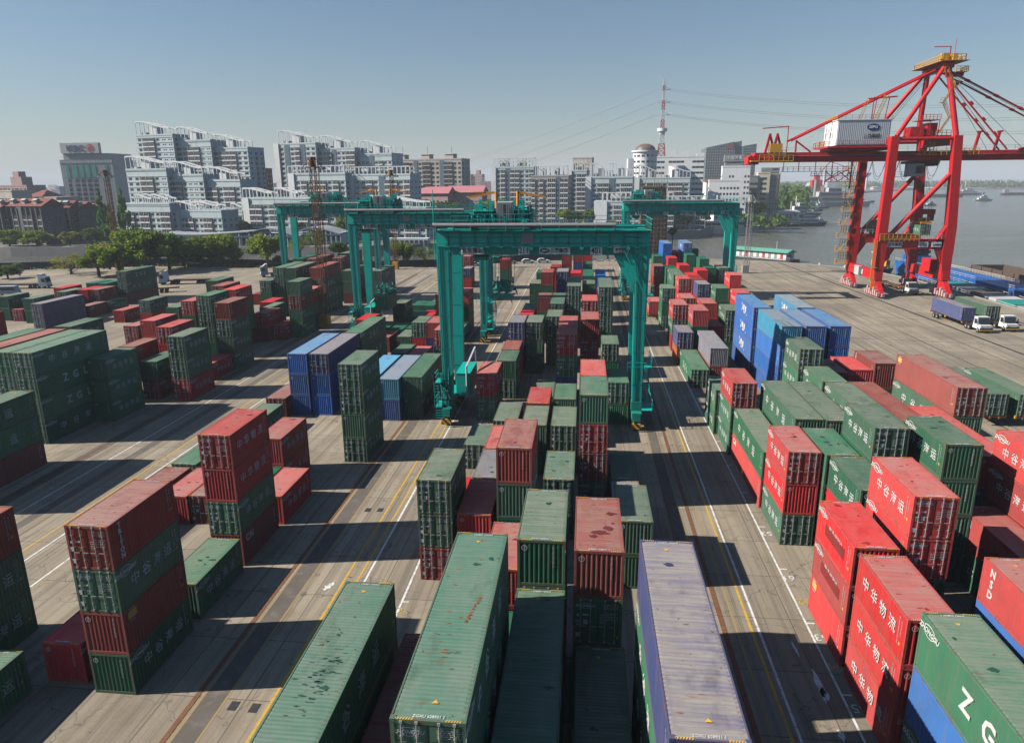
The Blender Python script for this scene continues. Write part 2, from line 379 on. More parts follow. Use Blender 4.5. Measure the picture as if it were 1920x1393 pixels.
for k in mk: tag(mk[k].build('road_markings', M[k]), kind='structure')
a_ = MB(); a_.sheet(-20.83,5,-19.57,232,.004); a_.sheet(7.5,5,8.5,232,.004); a_.sheet(-47.9,15,-46.9,215,.004); a_.sheet(-53.2,15,-51.8,215,.004)
tag(a_.build('wheel_runway', M['asph']), kind='structure')
dn = MB()
for x in (-21.3, -52.6, 9.35):
    for i in range(0, 230): dn.box(x-.15, 5+i, .006, x+.15, 5+i+.46, .02); dn.box(x-.15,5+i+.5,.006,x+.15,5+i+.96,.02)
tag(dn.build('drain_grates', M['rust']), kind='structure')
mh = MB()
for px, py in [(438,1323),(477,1327),(690,956),(713,956),(380,1082)]:
    x, y = gnd(px, py); mh.box(x-.24,y-.34,.004,x+.24,y+.34,.018)
tag(mh.build('manhole_covers', M['dark']), kind='structure')
rl = MB(); 
for xo in (0, 16.8):
    a = Vector((66.9+xo,252 if xo==0 else 210,0)); b_ = Vector((75.9+xo,-20,0)); d = (b_-a).normalized(); sd_ = Vector((-d.y,d.x,0))
    rl.bar(a+Vector((0,0,.012)), b_+Vector((0,0,.012)), .55, .03); rl.bar(a+Vector((0,0,.05)), b_+Vector((0,0,.05)), .09, .09)
tag(rl.build('crane_rails', M['dark']), kind='structure')
jl = MB()
for a, b_ in [((62,250),(70,-20)),((56.5,255),(63,-20)),((50,258),(56,-20)),((80,240),(88,-20)),((44,258),(49,60)),((40,222),(92,214)),((40,190),(94,181)),((60,150),(95,144)),((44,130),(95,122))]:
    jl.bar((*a,.005), (*b_,.005), .13, .01)
tag(jl.build('pavement_joints', M['dark']), kind='structure')
num = []
for s_, px, py, mt in [('61',1478,1083,0),('63',1540,1195,0),('65',1611,1328,0),('53',1437,1000,0),('62',1508,1128,1),('64',1568,1250,1),('51',1495,1001,0),('22',743,1145,1),('21',700,1175,1)]:
    x, y = gnd(px, py); me = text_mesh(s_, .95, .004)
    num.append((me, Matrix.Translation((x,y,.02)) @ Matrix.Rotation(0 if px<1000 else math.pi,4,'Z'), mt))
o = inst('bay_numbers', join_mesh('bay_numbers', num, [M['wline'], M['yline']])); tag(o, kind='structure')
# white powder spill on the lane and the light streaks on the right lane
def splat(name, pts, mat, z):
    o = MB()
    for (px, py, rx, ry) in pts:
        x, y = gnd(px, py); k = 11
        o.add([(x+rx*math.cos(6.283*i/k)*random.uniform(.35,1.2), y+ry*math.sin(6.283*i/k)*random.uniform(.35,1.2), z) for i in range(k)], [tuple(range(k))])
    return tag(o.build(name, mat), kind='structure')
splat('spilled_powder', [(616,1100,.33,.45),(609,1105,.2,.2),(624,1095,.15,.35),(1535,1285,.22,1.5),(1543,1300,.28,.6),(1577,1378,.2,.5),(1490,1215,.12,.9)], M['wline'], .024)

# ---------------------------------------------------------------- shipping containers
CW, CH = 2.438, 2.60
M['patch'] = plain('overpainted_dark_red_patch', (.20,.02,.02), .7, var=.3, scale=2)
PAL = {'g':(.018,.135,.070),'r':(.56,.026,.030),'m':(.27,.030,.022),'b':(.004,.125,.46),'c':(.03,.25,.42),'n':(.028,.05,.19),'y':(.22,.22,.27),'o':(.42,.11,.04)}
CNAME = {'g':'green','r':'red','m':'brick-red','b':'blue','c':'light blue','n':'navy','y':'grey','o':'orange'}
LEN = {'20':6.058, '40':12.192}
def corr(y0, y1, period, depth):
    """trapezoid sheet profile along one axis: (position, offset)"""
    n = max(1, round((y1-y0)/period)); p = (y1-y0)/n; out = []
    for i in range(n):
        a = y0+i*p; out += [(a,0),(a+p*.26,0),(a+p*.5,depth),(a+p*.76,depth)]
    return out+[(y1,0)]
def c_frame(L):
    o = MB(); h = L/2; w2 = CW/2
    for sx in (-1,1):
        for sy in (-1,1):
            o.box(min(sx*w2,sx*(w2-.13)), min(sy*h,sy*(h-.11)), .11, max(sx*w2,sx*(w2-.13)), max(sy*h,sy*(h-.11)), CH-.115)
            for z in (0, CH-.118): o.box(min(sx*(w2+.006),sx*(w2-.165)), min(sy*(h+.006),sy*(h-.18)), z, max(sx*(w2+.006),sx*(w2-.165)), max(sy*(h+.006),sy*(h-.18)), z+.118)
        a, b = sorted((sx*w2, sx*(w2-.07)))
        o.box(a, -h+.18, .02, b, h-.18, .17); a, b = sorted((sx*(w2-.002), sx*(w2-.06))); o.box(a, -h+.18, CH-.095, b, h-.18, CH-.012)
    for sy in (-1,1):
        a, b = sorted((sy*h, sy*(h-.09))); o.box(-w2+.165, a, .02, w2-.165, b, .17); o.box(-w2+.165, a, CH-.15, w2-.165, b, CH-.012)
    o.box(-w2+.08, -h+.1, .06, w2-.08, h-.1, .12)
    return o
def c_side(L, sx):
    o = MB(); h = L/2-.11; pts = corr(-h, h, .278, .036); v = []; f = []
    for y, d in pts: x = sx*(CW/2-.008-d); v += [(x,y,.168),(x,y,CH-.093)]
    for i in range(len(pts)-1): q = (2*i,2*i+2,2*i+3,2*i+1); f.append(q if sx>0 else q[::-1])
    return o.add(v, f)
def c_end(L, sy):
    o = MB(); w = CW/2-.13; pts = corr(-w, w, .25, .045); v = []; f = []
    for x, d in pts: y = sy*(L/2-.012-d); v += [(x,y,.168),(x,y,CH-.148)]
    for i in range(len(pts)-1): q = (2*i,2*i+2,2*i+3,2*i+1); f.append(q if sy<0 else q[::-1])
    return o.add(v, f)
def c_roof(L):
    o = MB(); h = L/2-.11; pts = corr(-h+.25, h-.25, .209, -.020); pts = [(-h,0)]+pts+[(h,0)]; v = []; f = []
    w = CW/2-.055; z0 = CH-.03
    for y, d in pts:
        v += [(-w,y,z0),(-w+.12,y,z0-d),(w-.12,y,z0-d),(w,y,z0)]
    for i in range(len(pts)-1):
        for k in range(3): f.append((4*i+k,4*i+k+1,4*i+4+k+1,4*i+4+k))
    return o.add(v, f)
def c_door(L, k):
    """one door leaf; k=-1 left, 1 right"""
    o = MB(); y = -L/2; a, b = sorted((k*.012, k*(CW/2-.135)))
    o.box(a, y+.03, .18, b, y+.075, CH-.155)
    zs = [.18,.62,1.03,1.44,1.85,CH-.155]
    for z0, z1 in zip(zs, zs[1:]):                       # pressed ribs between the panels
        o.box(a+.04, y+.018, z0+.03, b-.04, y+.031, z1-.035)
    for z in (.4,1.05,1.7,2.2): o.box((b-.02 if k>0 else a-.06), y-.004, z, (b+.06 if k>0 else a+.02), y+.034, z+.14)
    return o
def c_bar(L, x):
    o = MB(); y = -L/2-.022
    o.tube((x,y,.10),(x,y,CH-.07),.021,6)
    for z in (.10, CH-.13): o.box(x-.05,y-.02,z,x+.05,y+.045,z+.09)
    for z in (.55,1.3,2.0): o.box(x-.055,y-.008,z,x+.055,y+.05,z+.05)
    s = 1 if x < 0 else -1
    o.box(min(x,x+s*.30),y-.03,1.02,max(x,x+s*.30),y-.012,1.06)
    return o
CM = {}
for L_ in ('20','40'):
    L = LEN[L_]
    CM['frame',L_] = c_frame(L).mesh('container_frame', M['frame'])
    for s_ in (-1,1): CM['side',L_,s_] = c_side(L,s_).mesh('container_side', M['side']); CM['end',L_,s_] = c_end(L,s_).mesh('container_end', M['side']); CM['door',L_,s_] = c_door(L,s_).mesh('container_door', M['side'])
    CM['roof',L_] = c_roof(L).mesh('container_roof', M['roof'])
    for i, x in enumerate((-.86,-.36,.36,.86)): CM['bar',L_,i] = c_bar(L,x).mesh('locking_bar', M['galv'])
RX90 = Matrix.Rotation(math.pi/2, 4, 'X')
def side_mx(sx, y, z, L):      # text plane on the +x or -x side
    return Matrix.Translation((sx*(CW/2+.002), y, z)) @ Matrix.Rotation(sx*math.pi/2, 4, 'Z') @ RX90
def front_mx(x, z, L): return Matrix.Translation((x, -L/2+.012, z)) @ RX90
def spread(body, size, gap, bold=0.0, sx=1.0):
    """separate big characters"""
    n = len(body); me = [(text_mesh(c, size, .012, None, sx, bold), Matrix.Translation(((i-(n-1)/2)*gap,0,0)), 0) for i, c in enumerate(body)]
    return join_mesh('lettering', me, [M['letter']])
def logo_mesh(s=1.0):
    o = MB(); k = 18
    for a0, a1, rx, ry, wd in ((.15,2.7,.5,.27,.04),(3.3,5.9,.42,.22,.035)):
        for i in range(k):
            t0 = a0+(a1-a0)*i/k; t1 = a0+(a1-a0)*(i+1)/k
            o.add([(rx*math.cos(t0),ry*math.sin(t0),0),(rx*math.cos(t1),ry*math.sin(t1),0),((rx-wd)*math.cos(t1),(ry-wd)*math.sin(t1),0),((rx-wd)*math.cos(t0),(ry-wd)*math.sin(t0),0)],[(0,3,2,1)])
    sw = o.mesh('swoosh', M['letter'])
    sh = Matrix.Identity(4); sh[0][1] = .25
    return join_mesh('lettering', [(text_mesh('ZHONGGU', .34*s, .012, None, 1.05, .012), sh, 0), (sw, Matrix.Scale(s*1.2,4), 0)], [M['letter']])
LOGO = logo_mesh()
T = {'zg20': spread('中谷海运', .80, 1.05, .003), 'zg40': spread('中谷海运', 1.0, 2.0, .005), 'zgl': spread('ZGL', 1.25, 1.65, .035),
     'zw': spread('中华物流', .82, 1.12, .003), 'cai': text_mesh('CAI', .75, .012, None, 1, .03), 'tex': text_mesh('tex', .62, .012, None, 1, .02), 'triton': spread('TRITON', .42, 0, .02),
     'nsd': None}
def vert_text(body, size, gap):
    return join_mesh('lettering', [(text_mesh(c, size, .012, None, 1, .02), Matrix.Translation((0,-i*gap,0)), 0) for i, c in enumerate(body)], [M['letter']])
T['triton'] = vert_text('TRITON', .42, .36); T['nsd'] = vert_text('NSD', .62, .62); T['brand'] = vert_text('TEXTAINER'[:6], .3, .27)
def small_lines(seed, w=.5, h=.9, rows=5):
    rnd = random.Random(seed); o = MB()
    for i in range(rows):
        x = -w/2; yy = h/2-i*h/rows
        while x < w/2-.05:
            ln = rnd.uniform(.03,.10); o.box(x, yy-.035, 0, min(x+ln,w/2), yy+.02, .006); x += ln+rnd.uniform(.02,.05)
    return o.mesh('lettering', M['letter'])
SL = [small_lines(i) for i in range(4)]
def sticker(kind):
    o = MB()
    if kind == 0: o.box(-.11,-.13,0,.11,.13,.008)
    elif kind == 1:
        for i in range(16):
            a, b = 6.283*i/16, 6.283*(i+1)/16; o.add([(.15*math.cos(a),.15*math.sin(a),.004),(.15*math.cos(b),.15*math.sin(b),.004),(.12*math.cos(b),.12*math.sin(b),.004),(.12*math.cos(a),.12*math.sin(a),.004)],[(0,1,2,3)])
        o.box(-.02,-.07,0,.01,.07,.006); o.box(-.02,.03,0,.06,.06,.006)
    return o.mesh('lettering', M['letter'])
STK = [sticker(0), sticker(1)]
def door_marks(L, var, brand=True, leaf=-1):
    h = []
    if brand: h.append((LOGO, front_mx(-.62, 2.16, L) @ Matrix.Scale(.55,4), 0))
    h.append((SL[var%4], front_mx(.66, 2.12, L) @ Matrix.Diagonal((1.5,.35,1,1)), 0)); h.append((SL[(var+1)%4], front_mx(.70, 1.55, L) @ Matrix.Diagonal((1.2,.55,1,1)), 0))
    h.append((SL[(var+2)%4], front_mx(.22, 1.4, L) @ Matrix.Diagonal((.4,.6,1,1)), 0))
    h.append((STK[var%2], front_mx(-.98, 1.2, L), 0)); h.append((STK[(var+1)%2], front_mx(-.6, 1.25, L), 1 if var%5 == 2 else 0)); h.append((STK[0], front_mx(-1.0, .5, L), 0))
    h.append((STK[0], front_mx(-.98, 1.62, L) @ Matrix.Scale(.5,4), 0)); h.append((STK[0], front_mx(-.6, 1.66, L) @ Matrix.Diagonal((1.3,.35,1,1)), 0)); h.append((STK[0], front_mx(1.02, .42, L) @ Matrix.Scale(.45,4), 1))
    h = [q for q in h if (q[1].translation.x > 0) == (leaf > 0)]
    return join_mesh('lettering', h, [M['letter'], M['yellowm']])
DM = {(L_,v,br,k): door_marks(LEN[L_],v,br,k) for L_ in LEN for v in range(6) for br in (True,False) for k in (-1,1)}
def end_marks(L):
    mx = Matrix.Translation((.62, -L/2-.002, 1.7)) @ RX90 @ Matrix.Rotation(math.pi/2,4,'Z')
    return join_mesh('end_lettering', [(SL[1], mx @ Matrix.Diagonal((2.4,.12,1,1)), 0), (STK[1], front_mx(-.85,2.15,L) @ Matrix.Translation((0,0,.012)), 0)], [M['letter']])
EM = {L_: end_marks(LEN[L_]) for L_ in LEN}
def side_marks(kind, L_, only):
    L = LEN[L_]; out = []
    for sx in (only,):
        e = lambda d: -sx*d                                      # distance from centre towards the reader's left
        if kind in ('zg','zgl'):
            out.append((LOGO, side_mx(sx, e(-L/2+.85 if False else (L/2-.85)) , 2.12, L) @ Matrix.Scale(.95,4), 0))
            if kind == 'zg': out.append((T['zg20' if L_=='20' else 'zg40'], side_mx(sx, e(-.05 if L_=='20' else .4), 1.28, L), 0))
            else: out.append((T['zgl'], side_mx(sx, e(.2), 1.32, L), 0))
        elif kind == 'zw': out.append((T['zw'], side_mx(sx, e(.1), 1.4, L), 0))
        elif kind == 'cai': out.append((T['cai'], side_mx(sx, e(L/2-1.2), 1.95, L), 0))
        elif kind == 'triton': out.append((T['triton'], side_mx(sx, e(L/2-.9), 2.25, L), 0))
        elif kind == 'nsd': out.append((T['nsd'], side_mx(sx, e(L/2-1.0), 2.1, L), 0))
        elif kind == 'brand': out.append((T['triton'], side_mx(sx, e(L/2-.6), 2.3, L) @ Matrix.Diagonal((.8,.75,1,1)), 0))
        elif kind == 'flag':
            mx = side_mx(sx, e(L/2-.8), 2.15, L); out.append((STK[0], mx @ Matrix.Diagonal((3.4,1.7,1,1)), 1)); out.append((SL[2], mx @ Matrix.Translation((0,-.1,.01)), 0))
        elif kind == 'worn':
            mx = side_mx(sx, e(-.1), 1.35, L); out.append((STK[0], mx @ Matrix.Diagonal((15,2.6,1,1)), 2)); out.append((SL[0], mx @ Matrix.Translation((.1,.42,.01)) @ Matrix.Diagonal((4.5,.22,1,1)), 0)); out.append((LOGO, side_mx(sx, e(L/2-.85), 2.15, L) @ Matrix.Scale(.9,4), 0))
        elif kind == 'blob':
            mx = side_mx(sx, 0, 1.5, L)
            for dx, dy, s1, s2 in ((-1.55,.42,1.5,1.3),(-1.35,-.38,1.6,1.5),(-.95,.02,1.5,2.3),(-.2,.05,3.6,3.3),(.95,-.02,3.8,3.1),(.35,-.62,6,.8),(1.9,-.75,1.1,.9)):
                out.append((STK[0], mx @ Matrix.Translation((dx,dy,0)) @ Matrix.Diagonal((s1,s2,1,1)), 0))
        if kind != 'blob' or True:                              # weight and size panel at the reader's right
            out.append((SL[1], side_mx(sx, e(-L/2+.75), 1.55, L) @ Matrix.Rotation(-math.pi/2,4,'Z') @ Matrix.Diagonal((3.0,.10,1,1)), 0))
            out.append((SL[3], side_mx(sx, e(-L/2+.50), 1.75, L) @ Matrix.Rotation(-math.pi/2,4,'Z') @ Matrix.Diagonal((1.7,.07,1,1)), 0))
            out.append((STK[0], side_mx(sx, e(-L/2+.5), .95, L) @ Matrix.Scale(.6,4), 1))
    return join_mesh('side_lettering', out, [M['letter'], M['yellowm'], M['patch']])
SM = {}
M['rustred'] = plain('flaking_rust', (.30,.10,.03), .9, var=.4, scale=4)
_sc = {}
def stainmat(c):
    k = tuple(round(q*.42, 2) for q in c[:3])
    if k not in _sc: _sc[k] = plain('damp_roof_stain', tuple(q*.45+.008 for q in c[:3]), .5, var=.3, scale=3)
    return _sc[k]
def get_sm(kind, L_, s):
    if (kind,L_,s) not in SM: SM[kind,L_,s] = side_marks(kind, L_, s)
    return SM[kind,L_,s]
def roof_marks(L_, end):
    L = LEN[L_]; t = text_mesh('ZGXU 628931 1', .17, .004, None, .9, .004); tr = MB(); tr.add([(-.12,0,0),(.12,0,0),(0,.17,0)],[(0,1,2)]); trm = tr.mesh('tri', M['yellowm'])
    hz = MB()
    for s in (-1,1):
        for i in range(7): x = s*(.55+i*.09); hz.add([(x,0,0),(x+.045,0,0),(x+.085,.09,0),(x+.04,.09,0)],[(0,1,2,3)])
    hzm = hz.mesh('hz', M['yellowm']); out = []
    for s, r in ((-1,0),(1,math.pi)):
        if s != end: continue
        mx = Matrix.Rotation(r,4,'Z') @ Matrix.Translation((0,-L/2,0))
        out += [(t, mx @ Matrix.Translation((0,.19,CH-.008)), 0), (hzm, mx @ Matrix.Translation((0,.01,CH-.005)), 1)]
        if L_ == '40': out.append((trm, mx @ Matrix.Translation((.08,.78,CH-.002)), 1))
    return join_mesh('roof_lettering', out, [M['letter'], M['yellowm']])
RM = {(L_,e): roof_marks(L_,e) for L_ in LEN for e in (-1,1)}
STACKS = """m1 ggg 3h 40 -11.54 17.74 11-
F Gggg 4h 40 -5.85 17.86 11--
m3 ggg 3 40 -3.12 19.17 100
m4 mm 2h 40 -8.74 17.88 1-
m5 gGgr 4 20 -3.13 31.59 1100
m5a rM 2 20 -5.90 37.40 10
m5b g 1 20 -5.80 31.00 0
m6 mGgg 4 20 -0.25 30.76 1110
m6b gg 2 40 -0.10 18.41 1-
m7 gg 2 20 2.59 44.30 11
m7a n 1 20 2.60 51.00 1
G7 nggg 4h 40 2.81 17.85 1111
m7b g 1 20 2.64 57.32 1
m8 gRMG 4 20 -0.22 56.62 1111
m8b rrgm 4 20 -0.24 62.84 1---
m9 Gg 2 20 2.96 78.86 11
m10 mggn 4 20 -5.76 43.99 110-
m11 GG 2 20 -2.95 50.88 11
m12 GG 2 20 -2.97 63.42 10
m13 rr 2 20 -8.67 44.37 1-
m14 yy 2 20 -8.56 50.80 1-
m16 r 1 20 -11.40 50.60 0
D GGR 3 20 -11.41 44.12 111
m17 G 1 20 -11.69 64.47 1
m17b rr 2 20 -8.49 57.07 1-
m18 RG 2h 20 -12.64 79.35 11
m19 GG 2 20 -8.69 64.45 1-
m20 gg 2 20 -5.81 63.48 11
m20b rg 2 20 -5.88 70.30 10
m20c g 1 40 -5.97 76.52 1
m12b gg 2 20 -3.10 72.00 1-
m21 gG 2 20 -11.18 88.08 11
m21b Mr 2 20 -11.34 94.45 10
m22 NNn 3 20 -11.10 100.67 100
m23 Gg 3 20 -8.48 100.96 111
m24 rr 2 20 -11.26 120.90 0-
m24b gg 2 20 -11.25 127.12 0-
m25 mgg 3 20 -8.34 123.39 100
m26 GGm 3 40 -5.77 117.38 10-
m27 GGg 3 20 -5.75 105.70 111
m28 RGNg 4 40 -3.17 80.51 1100
m29 GGGg 4 40 -3.03 120.02 1100
m30 ggg 3 20 -0.33 141.31 1--
m31 GGg 3 40 -0.37 153.47 00-
m32 ggg 3 20 -0.48 176.83 000
m33 rrrg 4 20 -0.56 183.05 000-
m34 GGgg 4 20 -0.23 206.05 00--
m34b bgg 3 20 -3.60 222.00 000
m35 MNM 3 20 -3.10 203.56 000
m36 mMrg 4 20 -5.73 175.75 000-
m37 rrm 3 20 -3.18 158.27 0--
m38 NNNg 4 20 -5.60 139.74 10--
m39 Mrr 3 20 -8.24 169.90 000
m40 mGMg 4 20 -8.59 138.48 10--
m41 GGg 3 20 -10.89 158.68 0--
m42 gGg 3 20 -11.10 141.33 10-
m43 RRrg 4 20 -0.36 104.82 1---
m44 rRRg 4 20 -0.40 89.86 1100
m45 GGGG 4 40 2.50 118.92 1110
m45b rgg 3 20 2.50 131.80 0--
m46 GG 2 20 2.70 98.84 10
m47 bb 2 40 2.80 175.11 00
m48 Rrg 3 20 -34.08 194.24 10-
m49 NR 2 20 -33.06 187.70 10
m50 rrg 3 20 -24.97 166.69 111
m51 mgg 3 20 -22.48 185.51 000
l48 bbb 3 40 -35.91 79.49 111
l49 Nbb 3 40 -33.23 79.63 111
l50 ggg 3 40 -33.00 91.98 110
l50b rr 2 20 -38.84 114.53 0-
B GGgG 4 20 -24.32 65.21 1111
l52 cc 2 40 -27.06 78.13 1-
l53 cb 2 40 -24.28 78.27 11
l54 gg 2 40 -21.72 79.50 11
l55 g 1 20 -29.42 102.09 1
l56 r 1 20 -26.43 100.98 1
l57 m 1 20 -35.10 112.64 1
l58 g 1 20 -31.59 113.53 1
l59 g 1 20 -34.54 119.61 0
l60 g 1 20 -37.44 120.75 0
l61 g 1 20 -31.80 120.40 0
l62 GR 2 20 -28.74 112.73 10
l62b r 1 20 -31.89 132.88 0
l63 rn 2 20 -26.17 112.73 10
l64 Rg 2 20 -23.66 106.88 11
l66 rgg 3 20 -24.11 129.18 110
l66b g 1 20 -23.79 120.90 1
l67 rrg 3 20 -27.39 126.25 110
l68 gG 2 20 -36.91 130.93 10
l69 G 1 20 -36.64 144.46 0
l70 g 1 20 -34.13 144.17 0
l71 G 1 20 -34.40 131.92 0
a72 GGGG 4 40 -61.53 67.44 1111
a73 GGGG 4 40 -64.04 67.54 11--
a74 mmmm 4 40 -67.05 67.80 1---
a75 gggg 4 40 -69.82 67.79 1---
a76 gggm 4 20 -67.42 81.26 1---
a77 YY 2 40 -109.49 126.96 11
a78 gg 2 20 -124.05 135.30 10
a79 R 1 20 -120.73 134.78 1
a80 gG 2 20 -116.23 132.99 10
a81 Gg 2 20 -116.08 142.31 1-
a82 rg 2 20 -120.73 147.55 0-
a84 MM 2 20 -110.82 145.75 10
a84b rm 2 20 -113.32 145.36 00
a85 Gg 2 20 -118.85 155.80 0-
a85b Gg 2 20 -115.76 155.48 00
a86 GGm 3 40 -111.89 157.34 111
a87 m 1 20 -109.21 139.48 1
a88 g 1 20 -108.31 145.70 1
a89 r 1 20 -97.79 134.71 1
a90 GR 2 20 -89.93 132.00 10
a91 rrm 3 20 -67.42 98.59 10-
a92 RR 2h 20 -74.33 104.32 10
a93 RRg 3 20 -62.04 94.13 10-
a94 GGR 3h 20 -54.27 84.23 111
a95 mm 2 20 -67.07 92.37 10
a96 ggg 3 20 -59.03 75.27 111
a98 gR 2 20 -58.64 84.37 11
a99 r 1 20 -56.20 93.61 1
a100 GGGg 4 20 -62.54 106.50 1110
a101 RGg 3 20 -71.46 116.57 10-
a101b gg 2 20 -79.47 124.62 1-
a102 mGgg 4 20 -55.90 99.83 1111
a103 rggm 4 20 -61.58 113.01 1000
a104 Mrgg 4 20 -65.90 117.37 1---
a105 ggrg 4 20 -70.45 123.86 1---
a106 M 1 20 -78.43 157.70 0
a107 Ggg 3 20 -69.08 142.82 10-
a108 GGGG 4 40 -66.57 144.30 1100
a109 gggg 4 40 -63.74 143.83 1000
a110 gMgg 4 20 -54.42 123.18 1111
a111 rgn 3 20 -55.20 130.30 100
a112 mggg 4 40 -58.49 144.59 1111
a113 Mggg 4 20 -60.64 164.30 1000
a114 Mggg 4 40 -66.21 162.37 1---
a115 Gggg 4 40 -69.60 162.40 0---
a116 gggg 4 40 -62.73 174.29 10--
a117 ggm 3 40 -57.16 160.80 111
a118 ggg 3 40 -49.97 160.39 111
a119 rg 2 20 -63.97 131.35 0-
a120 gm 2 20 -61.34 125.67 10
a121 Rm 2 20 -59.43 119.23 11
a122 R 1 20 -56.92 121.00 1
a137 ggm 3 40 -57.61 50.12 111
a138 mmg 3 20 -98.13 99.13 00-
A MGmg 4 20 -27.22 30.99 1111
e125 r 1 20 -30.60 31.63 1
e126 g 1 20 -27.35 38.12 1
E RrGm 4 20 -27.51 44.75 1111
e128 rr 2 20 -29.90 57.80 11
e128b g 1 20 -29.90 51.40 0
e129 r 1 20 -27.29 51.39 1
e130 r 1 20 -35.30 50.67 1
e131 M 1 20 -32.79 50.89 1
e132 m 1 40 -38.34 44.47 1
e133 G 1 20 -38.22 57.37 1
e134 M 1 20 -38.42 77.94 1
e134b g 1 20 -37.82 69.85 1
e135 mgg 3h 20 -37.43 30.16 111
e136 g 1 20 -33.46 24.77 1
R1 Rgg 3 20 15.28 70.38 111
R1b gg 2 20 14.84 76.60 11
R2 gr 2 40 15.60 58.03 11
C RrG 3 20 15.71 51.56 111
R4 ggg 3 40 18.40 59.46 10-
R5 ggg 3 40 20.91 59.24 1--
R6 ggg 3h 40 23.64 56.22 1--
R7 Gggr 4 20 21.11 50.06 10--
R8 Mgg 3 40 27.07 59.61 1--
R9 mgg 3h 20 31.29 76.31 10-
R10 Mggg 4 40 32.08 61.12 11--
R11 G 1.5 40 46.22 81.78 1
R12 G 1.5 40 49.73 81.71 1
R13 rgg 3 40 29.57 51.89 11-
R14 gggg 4 20 24.55 47.07 1111
R15 rrmg 4 20 29.56 44.41 110-
R16 grg 3 20 18.60 44.94 10-
R17 RRgg 4 20 18.83 38.42 111-
R18 ggm 3 20 18.36 51.16 110
R20 rrr 3 20 15.39 37.07 111
R21 rrr 3 20 15.42 30.32 111
R22 gbg 3h 40 15.69 17.58 111
R23 mg 2 20 24.55 35.07 00
R23b rbg 3 40 22.05 24.46 11-
R24 rg 2 40 27.05 36.64 11
R25 mgg 3 20 32.07 43.57 ---
B1 bbbb 4 40 23.83 100.12 1111
B2 cbbb 4 40 24.25 87.14 1111
B3 bbbb 4 40 27.15 87.25 10--
B4 bbbb 4 40 30.09 87.46 11--
B5 cbbb 4 40 29.80 100.54 1---
G1 Gggg 4 20 22.95 74.88 11--
G2 ggg 3h 20 23.42 68.57 1--
P1 rgg 3 20 28.78 76.64 1--
P2 mgg 3 20 25.90 75.40 1--
Y1 ym 2 40 17.70 97.09 11
Z1 G 1 40 14.97 95.19 1
N1 No 2 20 14.48 107.54 10
r1 RGm 3 20 14.81 117.24 110
r2 rGg 3 20 17.32 112.04 100
r3 rrg 3 20 19.81 118.95 1--
r3b rm 2 20 19.90 112.73 1-
r4 Rgo 3 20 17.02 124.18 1--
r5 GGG 3 20 22.46 112.47 110
r6 GGG 3 20 15.01 135.77 101
r7 NMr 3 20 22.51 141.70 10-
r8 Rrg 3 20 19.80 149.71 10-
r9 mrg 3 20 22.40 148.40 00-
r9b rgg 3 20 22.40 155.00 0--
r10 Rgg 3 20 25.72 164.19 0--
r11 ggr 3 20 28.34 169.13 00-
r12 Ggr 3 20 31.44 169.37 10-
r13 rrg 3 20 31.49 155.92 100
r13c r 1 20 31.50 162.40 -
r13b Rmg 3 20 27.80 130.55 10-
r14 ggr 3 20 25.08 136.42 100
r15 ggg 3 40 19.46 155.93 10-
r15b ggg 3 20 19.17 168.28 00-
r16 rrg 3 20 22.91 173.93 0--
r17 RMg 3 20 22.15 191.16 0--
r18 Rrr 3 20 24.69 208.09 00-
r19 bbgg 4 40 22.18 205.01 100-
r20 Bbbb 4 40 28.07 206.52 100-
r21 ggg 3 20 31.50 216.27 00-
r22 Ggg 3 20 28.04 198.90 00-
r23 ggg 3 20 30.08 188.75 0--
r24 GMM 3 20 18.67 195.28 000
r24b MMM 3 20 16.66 172.30 100
r25 r 1.5 20 13.30 143.99 1"""
# lettering overrides: stack id, level from the top
MARK = {('A',0):'triton',('A',1):'zg',('A',2):'flag',('A',3):'zg',('R20',0):'worn',('R20',1):'worn',('R20',2):'flag',('R21',0):'zw',('R21',1):'zw',('R21',2):'zw',('R22',0):'zgl',('R23',0):'triton',('R23b',0):'nsd',
        ('R24',0):'cai',('R25',0):'cai',('E',0):'zw',('E',1):'zw',('E',3):'cai',('R2',1):'cai',('R9',0):'brand',('R10',0):'flag',('a102',0):'brand',('a72',0):'zg',('a72',1):'zgl',('a72',2):'zgl',
        ('l50',0):'zgl',('l50',1):'zg',('l54',0):'zgl',('Z1',0):'zgl',('a86',0):'zgl',('a86',1):'zg',('a109',0):'zgl',('a112',1):'zgl',('a112',2):'zg',('a112',3):'zg',('a118',0):'zgl',('a118',1):'zgl',
        ('B1',0):'blob',('B1',1):'blob',('B1',2):'blob',('B5',0):'blob',('r20',0):'blob',('R4',0):'zg',('R2',0):'zg',('m6',0):'plain',('m28',0):'plain',('a137',2):'cai',('G7',1):'zg',('F',0):'zg',('m1',0):'zg',('m10',0):'plain'}
BLOCKS = [('outer-left', -200, -81), ('left', -81, -52.3), ('inner-left', -52.3, -18.6), ('middle', -14, 7), ('right', 7, 60)]
ORD = ['zeroth','first','second','third','fourth','fifth','sixth','seventh','eighth','ninth','tenth','eleventh','twelfth','thirteenth','fourteenth','fifteenth','sixteenth','seventeenth','eighteenth','nineteenth','twentieth','21st','22nd','23rd','24th','25th']
stk = []
for ln in STACKS.strip().split('\n'):
    a = ln.split(); stk.append(dict(id=a[0], c=a[1], n=a[2], L=a[3], x=float(a[4]), y=float(a[5]), fl=a[6]))
